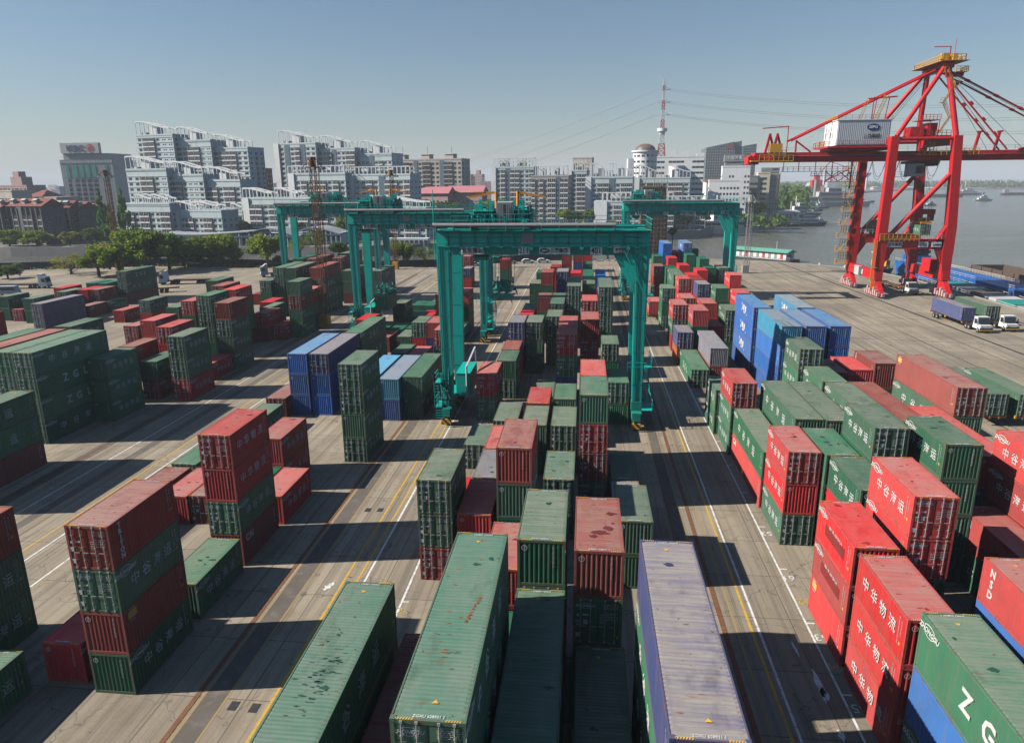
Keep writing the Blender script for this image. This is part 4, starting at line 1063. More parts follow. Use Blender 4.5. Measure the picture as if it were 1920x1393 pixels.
# ---------------------------------------------------------------- ship-to-shore crane
def sts():
    t = empty('quay_crane', (71,178,0), 0, 'tall red ship-to-shore crane at the quay with a white machinery house reading SIPG', 'quay crane')
    ox, oy = -71, -178
    def P(x,y,z): return (x+ox, y+oy, z)
    YN, YF = 178.6, 196.2; S = M['sts']
    def part(name, fn, mat=S, parent=None):
        o = MB(); fn(o); ob = o.build(name, mat, parent or t); return ob
    for y in (YN, YF):
        part('land_leg', lambda o: (o.taper(P(70.9,y,4.2),P(70.7,y,13.8),1.7,1.9,2.6,2.1), o.taper(P(70.7,y,13.8),P(70.85,y,37.2),2.1,1.9,1.75,1.6)))
        def wl(o):
            o.taper(P(86.3,y,4.2),P(85.9,y,10.8),1.8,1.9,2.4,2.1); o.taper(P(85.9,y,10.8),P(86.1,y,16.5),2.5,2.1,2.1,1.9); o.taper(P(86.1,y,16.5),P(84.6,y,37.2),2.1,1.9,1.8,1.7)
            o.add([P(84.9,y-.8,11.4),P(84.9,y+.8,11.4),P(82.0,y+.8,11.4),P(82.0,y-.8,11.4),P(85.2,y-.8,17.2),P(85.2,y+.8,17.2),P(84.0,y+.8,15.0),P(84.0,y-.8,15.0)], _bfaces)
        part('water_leg', wl)
        part('portal_beam', lambda o: o.box(*P(71.5,y-.8,11.5),*P(85.2,y+.8,13.8)))
        part('upper_tie', lambda o: (o.tube(P(71.2,y,36.6),P(84.6,y,36.6),.42,10)))
        part('diagonal_brace', lambda o: o.tube(P(72.3,y,14.2),P(84.2,y,28.6),.55,12))
        part('haunch', lambda o: (o.xz([(73.2+ox,13.9),(71.2+ox,13.9),(71.2+ox,16.4)],y-.7+oy,y+.7+oy), o.xz([(71.8+ox,11.5),(73.9+ox,11.5),(71.6+ox,7.5)],y-.7+oy,y+.7+oy), o.xz([(85.0+ox,11.5),(85.2+ox,7.5),(83.3+ox,11.5)],y-.7+oy,y+.7+oy)))
    for x, nm in ((70.9,'land_sill'),(86.3,'water_sill')):
        part('sill_beam', lambda o: (o.box(*P(x-.85,YN-1.2,4.0),*P(x+.85,YF+1.2,6.2))))
        part('upper_cross_beam', lambda o: o.box(*P(x-.6-(1.6 if x>80 else 0),YN,35.2),*P(x+.6-(1.6 if x>80 else 0),YF,37.2)))
        for y in (YN, YF):
            bo = part('bogie', lambda o: (o.yz([(y-3.4+oy,1.9),(y+3.4+oy,1.9),(y+.8+oy,4.1),(y-.8+oy,4.1)],x-.55+ox,x+.55+ox), o.yz([(y-4.4+oy,1.0),(y-.6+oy,1.0),(y-1.6+oy,2.2),(y-3.2+oy,2.2)],x-.45+ox,x+.45+ox), o.yz([(y+.6+oy,1.0),(y+4.4+oy,1.0),(y+3.2+oy,2.2),(y+1.6+oy,2.2)],x-.45+ox,x+.45+ox)))
            for k in range(8): part('wheel', lambda o: (o.tube(P(x-.25,y-4.0+k*1.14,.42),P(x+.25,y-4.0+k*1.14,.42),.40,12)), M['redm'], bo)
            part('motor_gear', lambda o: [o.box(*P(x-1.15,y-4.2+k*1.2,.5),*P(x-.5,y-3.6+k*1.2,1.4+.5*(k%3))) for k in range(7)], plain('pale_pink_drive_covers',(.62,.38,.38),.6) if 'pk' not in M else M['pk'], bo)
            part('end_buffer', lambda o: (o.box(*P(x-.3,y-5.2,.5),*P(x+.3,y-4.5,1.3))), M['grey'], bo)
    part('control_cabinet', lambda o: o.box(*P(69.2,186,4.2),*P(70.0,189,6.4)), M['lgrey'])
    part('drive_house', lambda o: o.box(*P(84.3,181.5,5.6),*P(87.0,186.5,8.6)))
    # boom
    bx0, bx1, by = 41.2, 118, 187.4
    part('boom', lambda o: (o.box(*P(bx0,by-2.3,31.9),*P(bx1,by-1.0,34.15)), o.box(*P(bx0,by+1.0,31.9),*P(bx1,by+2.3,34.15)), [o.box(*P(bx0+k*7.7,by-1.0,33.4),*P(bx0+k*7.7+.5,by+1.0,34.1)) for k in range(10)]))
    part('boom_walkway', lambda o: (o.box(*P(bx0+4,by-3.4,33.3),*P(bx1,by-2.35,33.36)), o.rail([P(72,by-3.35,34.2),P(bx1,by-3.35,34.2)],1.0,.03,2.2), o.rail([P(47,by-3.35,34.2),P(58,by-3.35,34.2)],1.0,.03,2.0)), M['lgrey'])
    part('tail_platform', lambda o: (o.box(*P(40.0,by-3.8,32.0),*P(50.0,by-2.4,32.3)), o.rail([P(42,by-3.8,32.3),P(50,by-3.8,32.3)],1.3,.06,1.2), o.rail([P(44,by-3.8,33.0),P(48,by-3.8,33.0)],1.6,.06,1.2), o.box(*P(44.5,by-3,34.2),*P(47.4,by-1.5,36.2))), M['yel'])
    def tail(o):
        for x in (43.6,45.4):
            o.bar(P(x,by-2,34),P(x+.9,by-2,38.6),.7,.5); o.bar(P(x+.9,by-2,38.3),P(x+2.2,by-2,34.2),.45)
        for k in range(6): o.box(*P(39.6+k*.45,by-2.5,31.4),*P(39.95+k*.45,by+2,33.3+.3*(k%2)))
        o.bar(P(50.8,by-2,34.2),P(50.8,by-2,37.0),.35); o.bar(P(50.8,by-2,36.8),P(54.4,by-2,34.2),.35)
        o.bar(P(48.7,by-2,34.2),P(48.7,by-2,40.3),.18); o.bar(P(48.7,by-2,40.2),P(42.6,by-2,39.8),.22)
    part('tail_machinery', tail)
    def under(o):
        for x0_, x1_, z in ((48,65,29.7),(55,65,28.6),(58.5,65,27.2)):
            o.box(*P(x0_,by-2.2,z-.12),*P(x1_,by-1.2,z)); o.rail([P(x0_,by-2.2,z),P(x1_,by-2.2,z)],1.0,.05,1.3)
        for x in (48.4,52,56,60,64.6): o.bar(P(x,by-1.7,28.6 if x>54 else 29.6),P(x,by-1.7,32),.14)
        for a_, b_ in ((58.5,61.7),(61.7,64.8)): o.bar(P(a_,by-1.7,27.2),P(b_,by-1.7,29.6),.16); o.bar(P(b_,by-1.7,27.2),P(a_,by-1.7,29.6),.16)
        o.bar(P(64.6,by-1.7,25.5),P(64.6,by-1.7,31.8),.25)
    part('hanging_catwalk', under, M['sts'])
    def fest(o):
        xs_ = [66+i*3.1 for i in range(7)]
        for a_, b_ in zip(xs_, xs_[1:]):
            for dd, yy in ((3.6,0),(4.3,.4)): o.line([P(a_+(b_-a_)*f, by-2.4+yy, 31.8-dd*(1-(2*f-1)**2)) for f in [i/9 for i in range(10)]], .045, 4)
    part('festoon_cable', fest, M['dark'])
    # machinery house
    hs = part('machinery_house', lambda o: (o.box(*P(58.9,181.6,35.5),*P(70.9,190.8,41.1)), o.box(*P(58.7,181.4,41.1),*P(71.1,191.0,41.25)), [o.box(*P(59.1+i*.42,181.52,35.7),*P(59.25+i*.42,181.6,41.0)) for i in range(28)]), plain('ribbed_white_cladding',(.84,.86,.88),.5,var=.04,dirtk=.1))
    part('house_deck', lambda o: (o.box(*P(56.8,180.6,34.9),*P(71.8,191.6,35.3)), o.box(*P(58,182.5,34.3),*P(71.5,190,34.9)), o.rail([P(56.8,180.6,35.3),P(71.6,180.6,35.3)],1.1,.03), o.rail([P(56.8,180.6,35.3),P(56.8,191.6,35.3)],1.1,.05), o.rail([P(59,181.5,41.25),P(71,181.5,41.25)],1.0,.03)))
    part('house_yellow_rail', lambda o: (o.rail([P(56.7,183,35.3),P(56.7,188,35.3)],1.3,.06,1.0), o.rail([P(58.8,182,41.25),P(58.8,190,41.25)],.9,.05,1.2)), M['yel'], hs)
    part('window', lambda o: [o.box(*P(58.82,y,z),*P(58.9,y+.9,z+1.3)) for y, z in ((184.2,37.3),(185.8,37.3),(187.6,38.2),(189,37.3))], M['lgrey'], hs)
    lg = MB(); k = 28; cx, cz = 67.0, 39.5
    lg.add([P(cx+1.45*math.cos(6.283*i/k), 181.45, cz+.78*math.sin(6.283*i/k)) for i in range(k)], [tuple(range(k))]); lo = lg.build('logo', plain('logo_blue',(.02,.04,.24),.5), hs)
    me = text_mesh('SIPG', .88, .02, M['white'], 1.15, .03); o = inst('lettering', me, lo); o.location = P(cx,181.4,cz); o.rotation_euler = (math.pi/2,0,0)
    me = text_mesh('上港集团', .95, .02, M['dark'], 1.05, .01); o = inst('lettering', me, lo); o.location = P(66.8,181.46,37.5); o.rotation_euler = (math.pi/2,0,0)
    part('roof_gantry', lambda o: (o.bar(P(67.2,184,41.2),P(67.3,184,46.4),.16), o.bar(P(70.2,184,41.2),P(70.8,184,46.4),.16), o.bar(P(66,184,46),P(72.5,184,46.4),.3), o.bar(P(69,188,41.2),P(69.4,188,46),.16)), S)
    part('access_ladder', lambda o: (o.ladder(P(64.3,183.6,41.2),P(65.8,183.6,45.8),.6,.5,.05), o.ladder(P(67.8,183.2,41.2),P(69.8,183.2,46.8),.8,.5,.07)), M['yel'])
    # A-frame, stays
    A1, A2 = Vector(P(81.6,181.2,52.6)), Vector(P(82.6,193.6,52.6)); ap = (A1+A2)/2
    part('a_frame_leg', lambda o: o.tube(P(84.4,YN+.2,37.2),A1,.62,12)); part('a_frame_leg', lambda o: o.tube(P(83.4,YF-.2,37.2),A2,.62,12))
    part('a_frame_brace', lambda o: (o.tube(P(71.3,YN,37.2),A1-Vector((.8,0,.4)),.5,12), o.tube(P(71.3,YF,37.2),A2-Vector((.8,0,.4)),.5,12)))
    part('apex_beam', lambda o: (o.bar(A1-Vector((0,1.0,0)),A2+Vector((0,1.0,0)),1.7,1.3), o.box(A1.x+.2,A1.y-.5,50.2,A1.x+3.4,A1.y+1.5,51.0), o.bar(A1+Vector((.5,.5,-1.8)),A1+Vector((3.3,.5,-1.4)),.5)))
    part('apex_platform', lambda o: (o.box(A1.x-2.5,A1.y-2,53.3,A2.x+2.6,A2.y+1.6,53.4), o.rail([(A1.x-2.5,A1.y-2,53.4),(A1.x+2.6,A1.y-2,53.4),(A2.x+2.6,A2.y+1.6,53.4),(A2.x-2.5,A2.y+1.6,53.4),(A1.x-2.5,A1.y-2,53.4)],1.2,.06,1.0),
        o.box(A1.x-1.4,A1.y,53.4,A1.x-.1,A1.y+1.6,55.2), o.box(A1.x+.6,A1.y-.5,53.4,A1.x+1.6,A1.y+1.2,55.0), o.rail([(A1.x+1.0,A1.y-1.8,51.0),(A1.x+3.6,A1.y-1.8,51.0),(A1.x+3.6,A1.y+1.5,51.0)],1.1,.06,.9), o.box(A1.x+1.0,A1.y-1.8,50.9,A1.x+3.6,A1.y+1.5,51.0)), M['yel'])
    part('apex_davit', lambda o: (o.bar((A1.x,A1.y,53.4),(A1.x,A1.y,56.6),.18), o.bar((A1.x,A1.y,56.5),(A1.x-3.6,A1.y,56.5),.16), o.tube((A1.x+1,A1.y,54),(A1.x+1,A1.y,58.2),.06,5)))
    part('back_stay', lambda o: (o.tube(ap-Vector((.8,2.4,.2)),P(49.6,by-1.7,36.9),.26,8), o.tube(ap+Vector((-.8,2.4,-.2)),P(49.6,by+1.7,36.9),.26,8)))
    def fs(o):
        for dy in (-1.7,1.7):
            p0 = ap+Vector((1.0,dy,-.2)); o.tube(p0,P(112,by+dy,38.0),.2,8); o.tube(p0-Vector((.4,0,.6)),P(99.6,by+dy,34.3),.2,8)
            for f in (.18,.42,.62,.8): q = p0.lerp(Vector(P(112,by+dy,38.0)),f); o.tube(q-Vector((.5,0,-.17)),q+Vector((.5,0,-.17)),.33,8); q = p0.lerp(Vector(P(99.6,by+dy,34.3)),f); o.tube(q-Vector((.35,0,-.35)),q+Vector((.35,0,-.35)),.32,8)
        o.tube(P(102,by-2,34.3),P(118,by-2,36.2),.3,6)
    part('fore_stay', fs)
    part('stay_post', lambda o: [o.bar(P(x,by+1.6,34.1),P(x+.7,by+1.6,38.6),.55) for x in (93.8,98.4)]+[o.bar(P(x+.1,by+1.6,38.5),P(x+1.4,by+1.6,38.6),.4) for x in (93.8,98.4)])
    part('rope', lambda o: [o.tube((ap.x+s*.5,ap.y+dy,53.2),P(x,by+dy,z),.05,4,caps=False) for s,x,z,dy in ((1,112,38.5,-.8),(1,112,38.5,.8),(1,104,34.3,-.4),(1,99,34.3,.5),(1,96,34.3,0),(-1,72.4,40.6,-1),(-1,72.0,39.8,1),(1,115,36,1.4))], M['dark'])
    def mach(o):
        o.box(*P(74.8,180.5,37.2),*P(84.2,193.8,37.4)); o.rail([P(75,180.5,37.4),P(84,180.5,37.4)],1.1,.05,1.0); o.box(*P(76.5,184,37.4),*P(79.6,188,39.6)); o.box(*P(80.2,184,37.4),*P(82.4,188,40.4)); o.box(*P(78.5,183.4,41.0),*P(82.6,189,41.1)); o.rail([P(78.5,183.4,41.1),P(82.6,183.4,41.1)],1.1,.05,.9)
        for x in (78.6,80.5,82.5): o.bar(P(x,183.5,37.4),P(x,183.5,41),.14)
    part('hoist_platform', mach)
    part('yellow_gangway', lambda o: (o.rail([P(77.3,180.0,33.1),P(86,180.0,33.1)],1.2,.05,1.2), o.ladder(P(80,180,33),P(80,180,38.4),.9,.6,.08), o.rail([P(88,by-3.5,33.2),P(92.5,by-3.5,33.2)],1.3,.06,1.0), o.box(*P(76.8,179.8,33.0),*P(92,180.5,33.1))), M['yel'])
    # zigzag stair to the apex and up the far land leg
    def zig(o, x, y, z0, z1, dz, w_=2.0):
        z = z0; k = 0
        while z+dz <= z1+.01:
            a_, b_ = (x,x+w_) if k % 2 == 0 else (x+w_,x)
            for q in (-.35,.35): o.bar(P(a_,y+q,z),P(b_,y+q,z+dz),.06,.16)
            for i in range(8): f_ = i/8; o.bar(P(a_+(b_-a_)*f_,y-.35,z+dz*f_),P(a_+(b_-a_)*f_,y+.35,z+dz*f_),.1,.03)
            o.rail([P(a_,y-.37,z),P(b_,y-.37,z+dz)],.95,.03,.9); z += dz; k += 1
            o.box(*P(min(b_,b_+(.9 if k%2 else -.9)),y-.5,z-.05),*P(max(b_,b_+(.9 if k%2 else -.9)),y+.6,z)); o.rail([P(min(b_,b_+(.9 if k%2 else -.9)),y-.5,z),P(max(b_,b_+(.9 if k%2 else -.9)),y-.5,z)],1.05,.04,.8)
    part('apex_stair', lambda o: zig(o,81.2,180.2,38,51,3.25,1.8), M['rust'] if False else M['yel'])
    def legstair(o):
        z = 6.0; k = 0
        while z < 33:
            x = 67.7-.35*math.sin(k); o.box(*P(x-1.0,YF-1.0,z-.06),*P(69.6,YF+.6,z)); o.rail([P(x-1.0,YF-1.0,z),P(69.5,YF-1.0,z)],1.2,.04,.7); o.rail([P(x-1.0,YF-1.0,z),P(x-1.0,YF+.6,z)],1.2,.04,.7)
            a_, b_ = (x-.4,69.2) if k % 2 else (69.2,x-.4)
            o.ladder(P(a_,YF-.9,z),P(b_,YF-.9,z+3.2),.7,.35,.05,(0,1,0)); z += 3.4; k += 1
    part('leg_stair', legstair, M['yel'])
    part('leg_stair_cage', lambda o: [o.rail([P(67.0,YF-1.1,z),P(69.5,YF-1.1,z)],1.6,.05,.6) for z in (7.4,10.8,14.2,17.6,21,24.4,27.8,31.2)], M['dark'])
    part('leg_ladder', lambda o: (o.ladder(P(69.3,YN-1.1,4.0),P(69.3,YN-1.1,13.6),.7,.4,.06), o.ladder(P(69.7,YN-1.1,1.0),P(69.7,YN-1.1,4.4),.9,.4,.07), o.box(*P(68.9,YN-1.4,7.0),*P(70.2,YN-.9,7.1))), M['yel'])
    part('portal_walkway', lambda o: (o.rail([P(70,YN-1.1,13.85),P(79,YN-1.1,13.85)],1.2,.06,1.0), o.rail([P(70,YN-1.15,13.3),P(79,YN-1.15,13.3)],.7,.05,1.2)), M['yel'])
    part('portal_railing', lambda o: (o.rail([P(79,YN-1.1,13.85),P(84,YN-1.1,13.85)],1.1,.03,1.0), o.rail([P(72,YF-1.1,13.85),P(84,YF-1.1,13.85)],1.1,.04,1.0)), M['lgrey'])
    part('cable_reel', lambda o: (o.tube(P(75.2,YF-1,15.6),P(75.2,YF-.5,15.6),1.9,18), o.tube(P(75.2,YF-1.2,15.6),P(75.2,YF-.3,15.6),.5,10)), M['dark'])
    for txt, xx, wd, sz in (('宜东集箱',73.7,3.4,.82),('101',80.2,2.2,1.15),('上港集团',83.2,2.2,.5)):
        s_ = part('sign_board', lambda o: o.box(*P(xx-wd/2,YN-.9,11.95),*P(xx+wd/2,YN-.82,13.15)), M['white'])
        me = text_mesh(txt, sz, .02, M['dark'], .98, .015); o = inst('lettering', me, s_); o.location = P(xx,YN-.93,12.5); o.rotation_euler = (math.pi/2,0,0)
    part('emblem', lambda o: (o.dome(P(85.6,YN-.9,12.5),.75,.03,.55,12,3), o.box(*P(84.8,YN-1.0,12.05),*P(86.5,YN-.95,12.3))), M['white'])
    part('sill_sign', lambda o: o.box(*P(69.98,185.5,4.5),*P(70.04,188.0,5.7)), M['white'])
    # trolley, cab, head block with a container
    tr = part('trolley', lambda o: (o.box(*P(77.5,by-2.4,31.2),*P(84.5,by+2.4,31.8)), o.box(*P(78.5,by-1.8,30.6),*P(83.8,by+1.8,31.2)), [o.tube(P(x,by-2.2,31.0),P(x,by-1.9,31.0),.4,8) for x in (78,79,83,84)]), M['dark'])
    cb = part('operator_cab', lambda o: (o.box(*P(77.4,by-2.6,28.2),*P(81.0,by-.6,31.2)), o.box(*P(74.6,by-2.6,28.1),*P(77.4,by-.8,28.2)), o.rail([P(74.6,by-2.6,28.2),P(77.4,by-2.6,28.2)],1.1,.04)), M['lgrey'], tr)
    part('window', lambda o: o.box(*P(79.2,by-2.66,28.9),*P(80.9,by-2.58,30.7)), M['glass'], cb)
    part('hoist_rope', lambda o: [o.tube(P(81.2+dx*.5,by+dy,31),P(83.3+dx,by+dy,20.4),.035,4,caps=False) for dx in (-1.4,-.7,.6,1.3) for dy in (-1.6,1.6)], M['dark'])
    part('head_block', lambda o: (o.box(*P(81.2,by-1.6,19.2),*P(85.6,by+1.6,20.4)), o.box(*P(81.0,by-1.2,17.6),*P(81.6,by+1.2,19.4)), o.box(*P(85.0,by-1.2,17.6),*P(85.6,by+1.2,19.4))), M['redm'])
    part('spreader', lambda o: (o.box(*P(81.9,by-3.0,17.0),*P(84.4,by+3.0,17.5)), [o.tube(P(82+k*.9,by-2,18),P(82.4+k*.9,by-2,18),.5,10) for k in range(3)]), M['orange'])
    container(83.2-CW/2, by-LEN['20']/2, 14.2, 'g', '20', True, 1.0, 'green container hanging below the red quay crane over the river side', 'containers stacked in the yard', 'zg', True, 'stsload')
M['pk'] = plain('pale_pink_drive_covers', (.62,.36,.36), .6)
sts()

# ---------------------------------------------------------------- vehicles in the yard
def wheel_m(r, wd): return MB().tube((0,-wd/2,0),(0,wd/2,0),r,16).mesh('wheel', M['black'])
WH = wheel_m(.5,.3); HUB = MB().tube((0,-.17,0),(0,.17,0),.24,10).mesh('hub', M['grey'])
def wheels(t, pts, s=1.0):
    for p in pts:
        w1 = inst('wheel', WH, t, p, 0, (s,s,s)); inst('hub', HUB, w1)
def tractor(loc, rz, label, tpl=[]):
    t = empty('terminal_tractor', loc, rz, label, 'truck', 'yard tractors with white cabs')          # faces +x
    MB().box(-3.0,-.45,.55,2.3,.45,.85).box(-2.6,-1.1,.85,-.6,1.1,1.0).build('chassis', M['dark'], t)
    c = MB(); c.hexa([(.1,-1.15,.75),(1.6,-1.15,.75),(1.6,1.15,.75),(.1,1.15,.75),(.25,-1.05,2.75),(1.25,-1.05,2.75),(1.25,1.05,2.75),(.25,1.05,2.75)]); c.box(1.6,-1.1,.75,2.5,1.1,1.45); c.box(.2,-1.1,2.75,1.3,1.1,2.85)
    cb = c.build('cab', M['white'], t)
    MB().hexa([(1.62,-1.0,1.6),(1.64,-1.0,1.6),(1.64,1.0,1.6),(1.62,1.0,1.6),(1.30,-.95,2.6),(1.32,-.95,2.6),(1.32,.95,2.6),(1.30,.95,2.6)]).build('windscreen', M['glass'], cb)
    for s in (-1,1): y = s*1.12; MB().box(.45,min(y,y+s*.02),1.6,1.3,max(y,y+s*.02),2.5).build('side_window', M['glass'], cb)
    MB().box(2.5,-1.2,.45,2.62,1.2,.95).build('bumper', M['hazard'], t)
    for s in (-1,1): MB().box(2.5,s*.8-.15,1.0,2.56,s*.8+.15,1.2).build('headlight', M['lgrey'], t)
    for s in (-1,1): MB().bar((1.4,s*1.2,2.1),(1.4,s*1.5,2.1),.05).box(1.35,s*1.5-.06,1.7,1.45,s*1.5+.06,2.3).build('mirror', M['dark'], t)
    wheels(t, [(1.7,s*.95,.5) for s in (-1,1)]+[(x,s*.85,.5) for x in (-1.3,-2.3) for s in (-1,1)]); return t
def trailer(loc, rz, label, L=12.4):
    t = empty('container_trailer', loc, rz, label, 'trailer', 'flatbed container trailers')          # front at +x
    o = MB()
    for s in (-1,1): o.box(-L/2,s*.5-.1,.95,L/2,s*.5+.1,1.25)
    for k in range(9): x = -L/2+.1+k*(L-.3)/8; o.box(x-.08,-1.2,1.1,x+.08,1.2,1.26)
    o.build('frame', M['rust'], t)
    for k in (-1,1):
        for x in (-L/2+.3, L/2-.3, 0): MB().box(x-.15,k*1.22-.1,1.0,x+.15,k*1.22+.1,1.32).build('corner_lock', M['yel'], t)
    wheels(t, [(x,s*.95,.5) for x in (-L/2+1.6,-L/2+2.8) for s in (-1,1)]); MB().box(L/2-3.4,-.5,.3,L/2-3.2,.5,1.0).build('landing_leg', M['dark'], t); return t
# the two loaded trailers beside the quay and their tractors
R90 = math.pi/2
trailer((73.2,146.0,0), -R90+.05, 'flatbed trailer under the navy container, hitched to a white tractor')
tractor((73.9,137.4,0), -R90+.05, 'white yard tractor hauling the navy container on the quay')
container(73.2-CW/2, 139.9, 1.32, 'n', '40', False, 1.0, 'long navy container with a white corner logo, riding a trailer on the quay', 'containers stacked in the yard', 'plain', True, 'q1')
trailer((78.6,148.0,0), -R90+.03, 'flatbed trailer under the green container, second from the quay lane')
tractor((79.3,138.9,0), -R90+.03, 'white yard tractor hauling the green container, at the right edge')
container(78.6-CW/2, 141.9, 1.32, 'g', '40', True, 1.0, 'long green container riding a trailer beside the navy one on the quay', 'containers stacked in the yard', 'plain', True, 'q2')
trailer((80.2,191.5,0), -R90+.05, 'empty rusty flatbed trailer under the red quay crane'); tractor((81.0,183.6,0), -R90+.05, 'white yard tractor under the red quay crane, pulling an empty trailer')
for i, (xx, yy, n_) in enumerate([(s['x'],s['y'],s['id']) for s in stk if s['n']=='1.5']):
    if n_ == 'r25': trailer((xx+CW/2,yy+3.4,0), -R90, 'short trailer under the red container in the right-hand lane', 7.2)
    else: trailer((xx+CW/2,yy+6.1,0), -R90, 'trailer under the '+('nearer' if n_=='R11' else 'farther')+' long green container at far right')
# long-haul lorries by the creek wall
def lorry(loc, rz, label, colr='white', bed=True):
    t = empty('lorry', loc, rz, label, 'truck', 'long-haul lorries parked by the creek wall')
    c = MB(); c.hexa([(.0,-1.25,.7),(2.3,-1.25,.7),(2.3,1.25,.7),(.0,1.25,.7),(.15,-1.2,3.3),(1.95,-1.2,3.3),(1.95,1.2,3.3),(.15,1.2,3.3)]); c.hexa([(.1,-1.1,3.3),(1.5,-1.1,3.3),(1.5,1.1,3.3),(.1,1.1,3.3),(.1,-1.1,4.0),(.7,-1.1,4.0),(.7,1.1,4.0),(.1,1.1,4.0)])
    cb = c.build('cab', M[colr], t); MB().hexa([(2.26,-1.1,1.8),(2.28,-1.1,1.8),(2.28,1.1,1.8),(2.26,1.1,1.8),(2.04,-1.05,3.0),(2.06,-1.05,3.0),(2.06,1.05,3.0),(2.04,1.05,3.0)]).build('windscreen', M['glass'], cb)
    for s in (-1,1): MB().box(.9,min(s*1.26,s*1.24),1.8,1.9,max(s*1.26,s*1.24),2.8).build('side_window', M['glass'], cb)
    MB().box(2.3,-1.2,.4,2.4,1.2,.9).build('bumper', M['grey'], t)
    o = MB().box(-11.5,-.5,.9,0,.5,1.2).box(-11.5,-1.2,1.2,-1.5,1.2,1.36); o.build('flatbed', M['brown'], t)
    wheels(t, [(x,s*1.0,.5) for x in (1.4,-1.2,-2.4,-8.4,-9.6,-10.8) for s in (-1,1)]); return t
lorry((-119.6,190.5,0), math.pi+.25, 'white lorry with an empty flatbed parked by the creek wall, left of centre trees')
lorry((-152.0,181.5,0), .15, 'pale lorry cab in the shade by the creek wall at far left')
lorry((-97.5,208,0), math.pi+.5, 'blue and white lorry by the wall behind the far green stacks', 'lgrey')
trailer((-111.2,176.2,0), .5, 'small empty flatbed trailer alone on the open yard behind the left stacks', 6.0)
def bus(loc, rz):
    t = empty('minibus', loc, rz, 'silver minibus roof at the far left edge of the yard', 'minibus')
    b = MB().hexa([(-3,-1,.5),(3,-1,.5),(3,1,.5),(-3,1,.5),(-2.9,-.9,2.5),(2.3,-.9,2.5),(2.3,.9,2.5),(-2.9,.9,2.5)]).build('body', M['lgrey'], t)
    for s in (-1,1): MB().hexa([(-2.7,s*.97-.03,1.5),(2.4,s*.97-.03,1.5),(2.4,s*.97+.03,1.5),(-2.7,s*.97+.03,1.5),(-2.7,s*.93-.03,2.2),(2.2,s*.93-.03,2.2),(2.2,s*.93+.03,2.2),(-2.7,s*.93+.03,2.2)]).build('side_window', M['glass'], b)
    wheels(t, [(x,s*.85,.38) for x in (-2,2) for s in (-1,1)], .76)
bus((-151.0,168.5,0), .2)
def car(loc, rz, label, mat):
    t = empty('parked_car', loc, rz, label, 'car', 'cars parked along the creek wall')
    b = MB().yz([(-2.2,.35),(2.25,.35),(2.3,.75),(1.5,.98),(.9,1.0),(.2,1.5),(-1.3,1.55),(-2.1,1.05),(-2.25,.8)], -.9, .9); b.v = [(p[1],-p[0],p[2]) for p in b.v]
    bd = b.build('body', mat, t)
    w_ = MB().yz([(.85,1.02),(.2,1.46),(-1.25,1.5),(-1.9,1.06)], -.915, .915); w_.v = [(p[1],-p[0],p[2]) for p in w_.v]; w_.build('window', M['glass'], bd)
    for s in (-1,1): MB().box(2.2,s*.65-.2,.62,2.3,s*.65+.2,.76).build('headlight', M['lgrey'], bd)
    wheels(t, [(x,s*.82,.34) for x in (-1.4,1.4) for s in (-1,1)], .68)
SIL = plain('silver_car_paint', (.36,.37,.38), .3, .4, .04, dirtk=.1)
car((-25.9,245.2,0), .18, 'silver car, leftmost of the three parked by the creek wall', SIL); car((-19.9,247.2,0), .12, 'white car, middle of the three parked by the creek wall', M['white'])
car((-14.6,249.2,0), .1, 'white car, rightmost of the three parked by the creek wall', M['white']); car((-37.6,238.4,0), .4, 'white car half hidden behind the gantry crane leg', M['white'])
# dock worker beside the right tractor
def worker(x, y):
    bm_v = [(0,0,.9),(0,0,1.15),(0,0,1.42),(0,0,1.52),(0,0,1.66),(.20,0,1.40),(.29,.04,1.14),(.30,-.10,.92),(-.20,0,1.40),(-.29,.0,1.14),(-.29,-.06,.90),(.10,0,.84),(.12,-.02,.46),(.12,.02,.06),(.12,-.14,.04),(-.10,0,.84),(-.12,.02,.46),(-.12,.04,.06),(-.12,-.12,.04)]
    ed = [(0,1),(1,2),(2,3),(3,4),(2,5),(5,6),(6,7),(2,8),(8,9),(9,10),(0,11),(11,12),(12,13),(13,14),(0,15),(15,16),(16,17),(17,18)]
    rad = [.15,.15,.16,.06,.11,.075,.055,.045,.075,.055,.045,.095,.075,.05,.045,.095,.075,.05,.045]
    me = bpy.data.meshes.new('person'); me.from_pydata(bm_v, ed, []); me.materials.append(plain('blue_overalls',(.04,.05,.16),.8)); o = inst('person', me, None, (x,y,0), 2.2)
    md = o.modifiers.new('skin','SKIN'); 
    for i, v in enumerate(me.skin_vertices[0].data if me.skin_vertices else []): v.radius = (rad[i],rad[i]); v.use_root = (i==0)
    o.modifiers.new('sub','SUBSURF').levels = 1
    if not me.skin_vertices:
        import bmesh
        b = bmesh.new(); b.from_mesh(me); ly = b.verts.layers.skin.verify()
        for i, v in enumerate(b.verts): v[ly].radius = (rad[i],rad[i]); v[ly].use_root = (i==0)
        b.to_mesh(me); b.free()
    tag(o, 'person in blue overalls standing beside the right-hand yard tractor', 'person')
    MB().dome((0,0,1.64),.14,.16,.13,10,4).build('helmet', M['orange'], o)
worker(81.3,138.6)

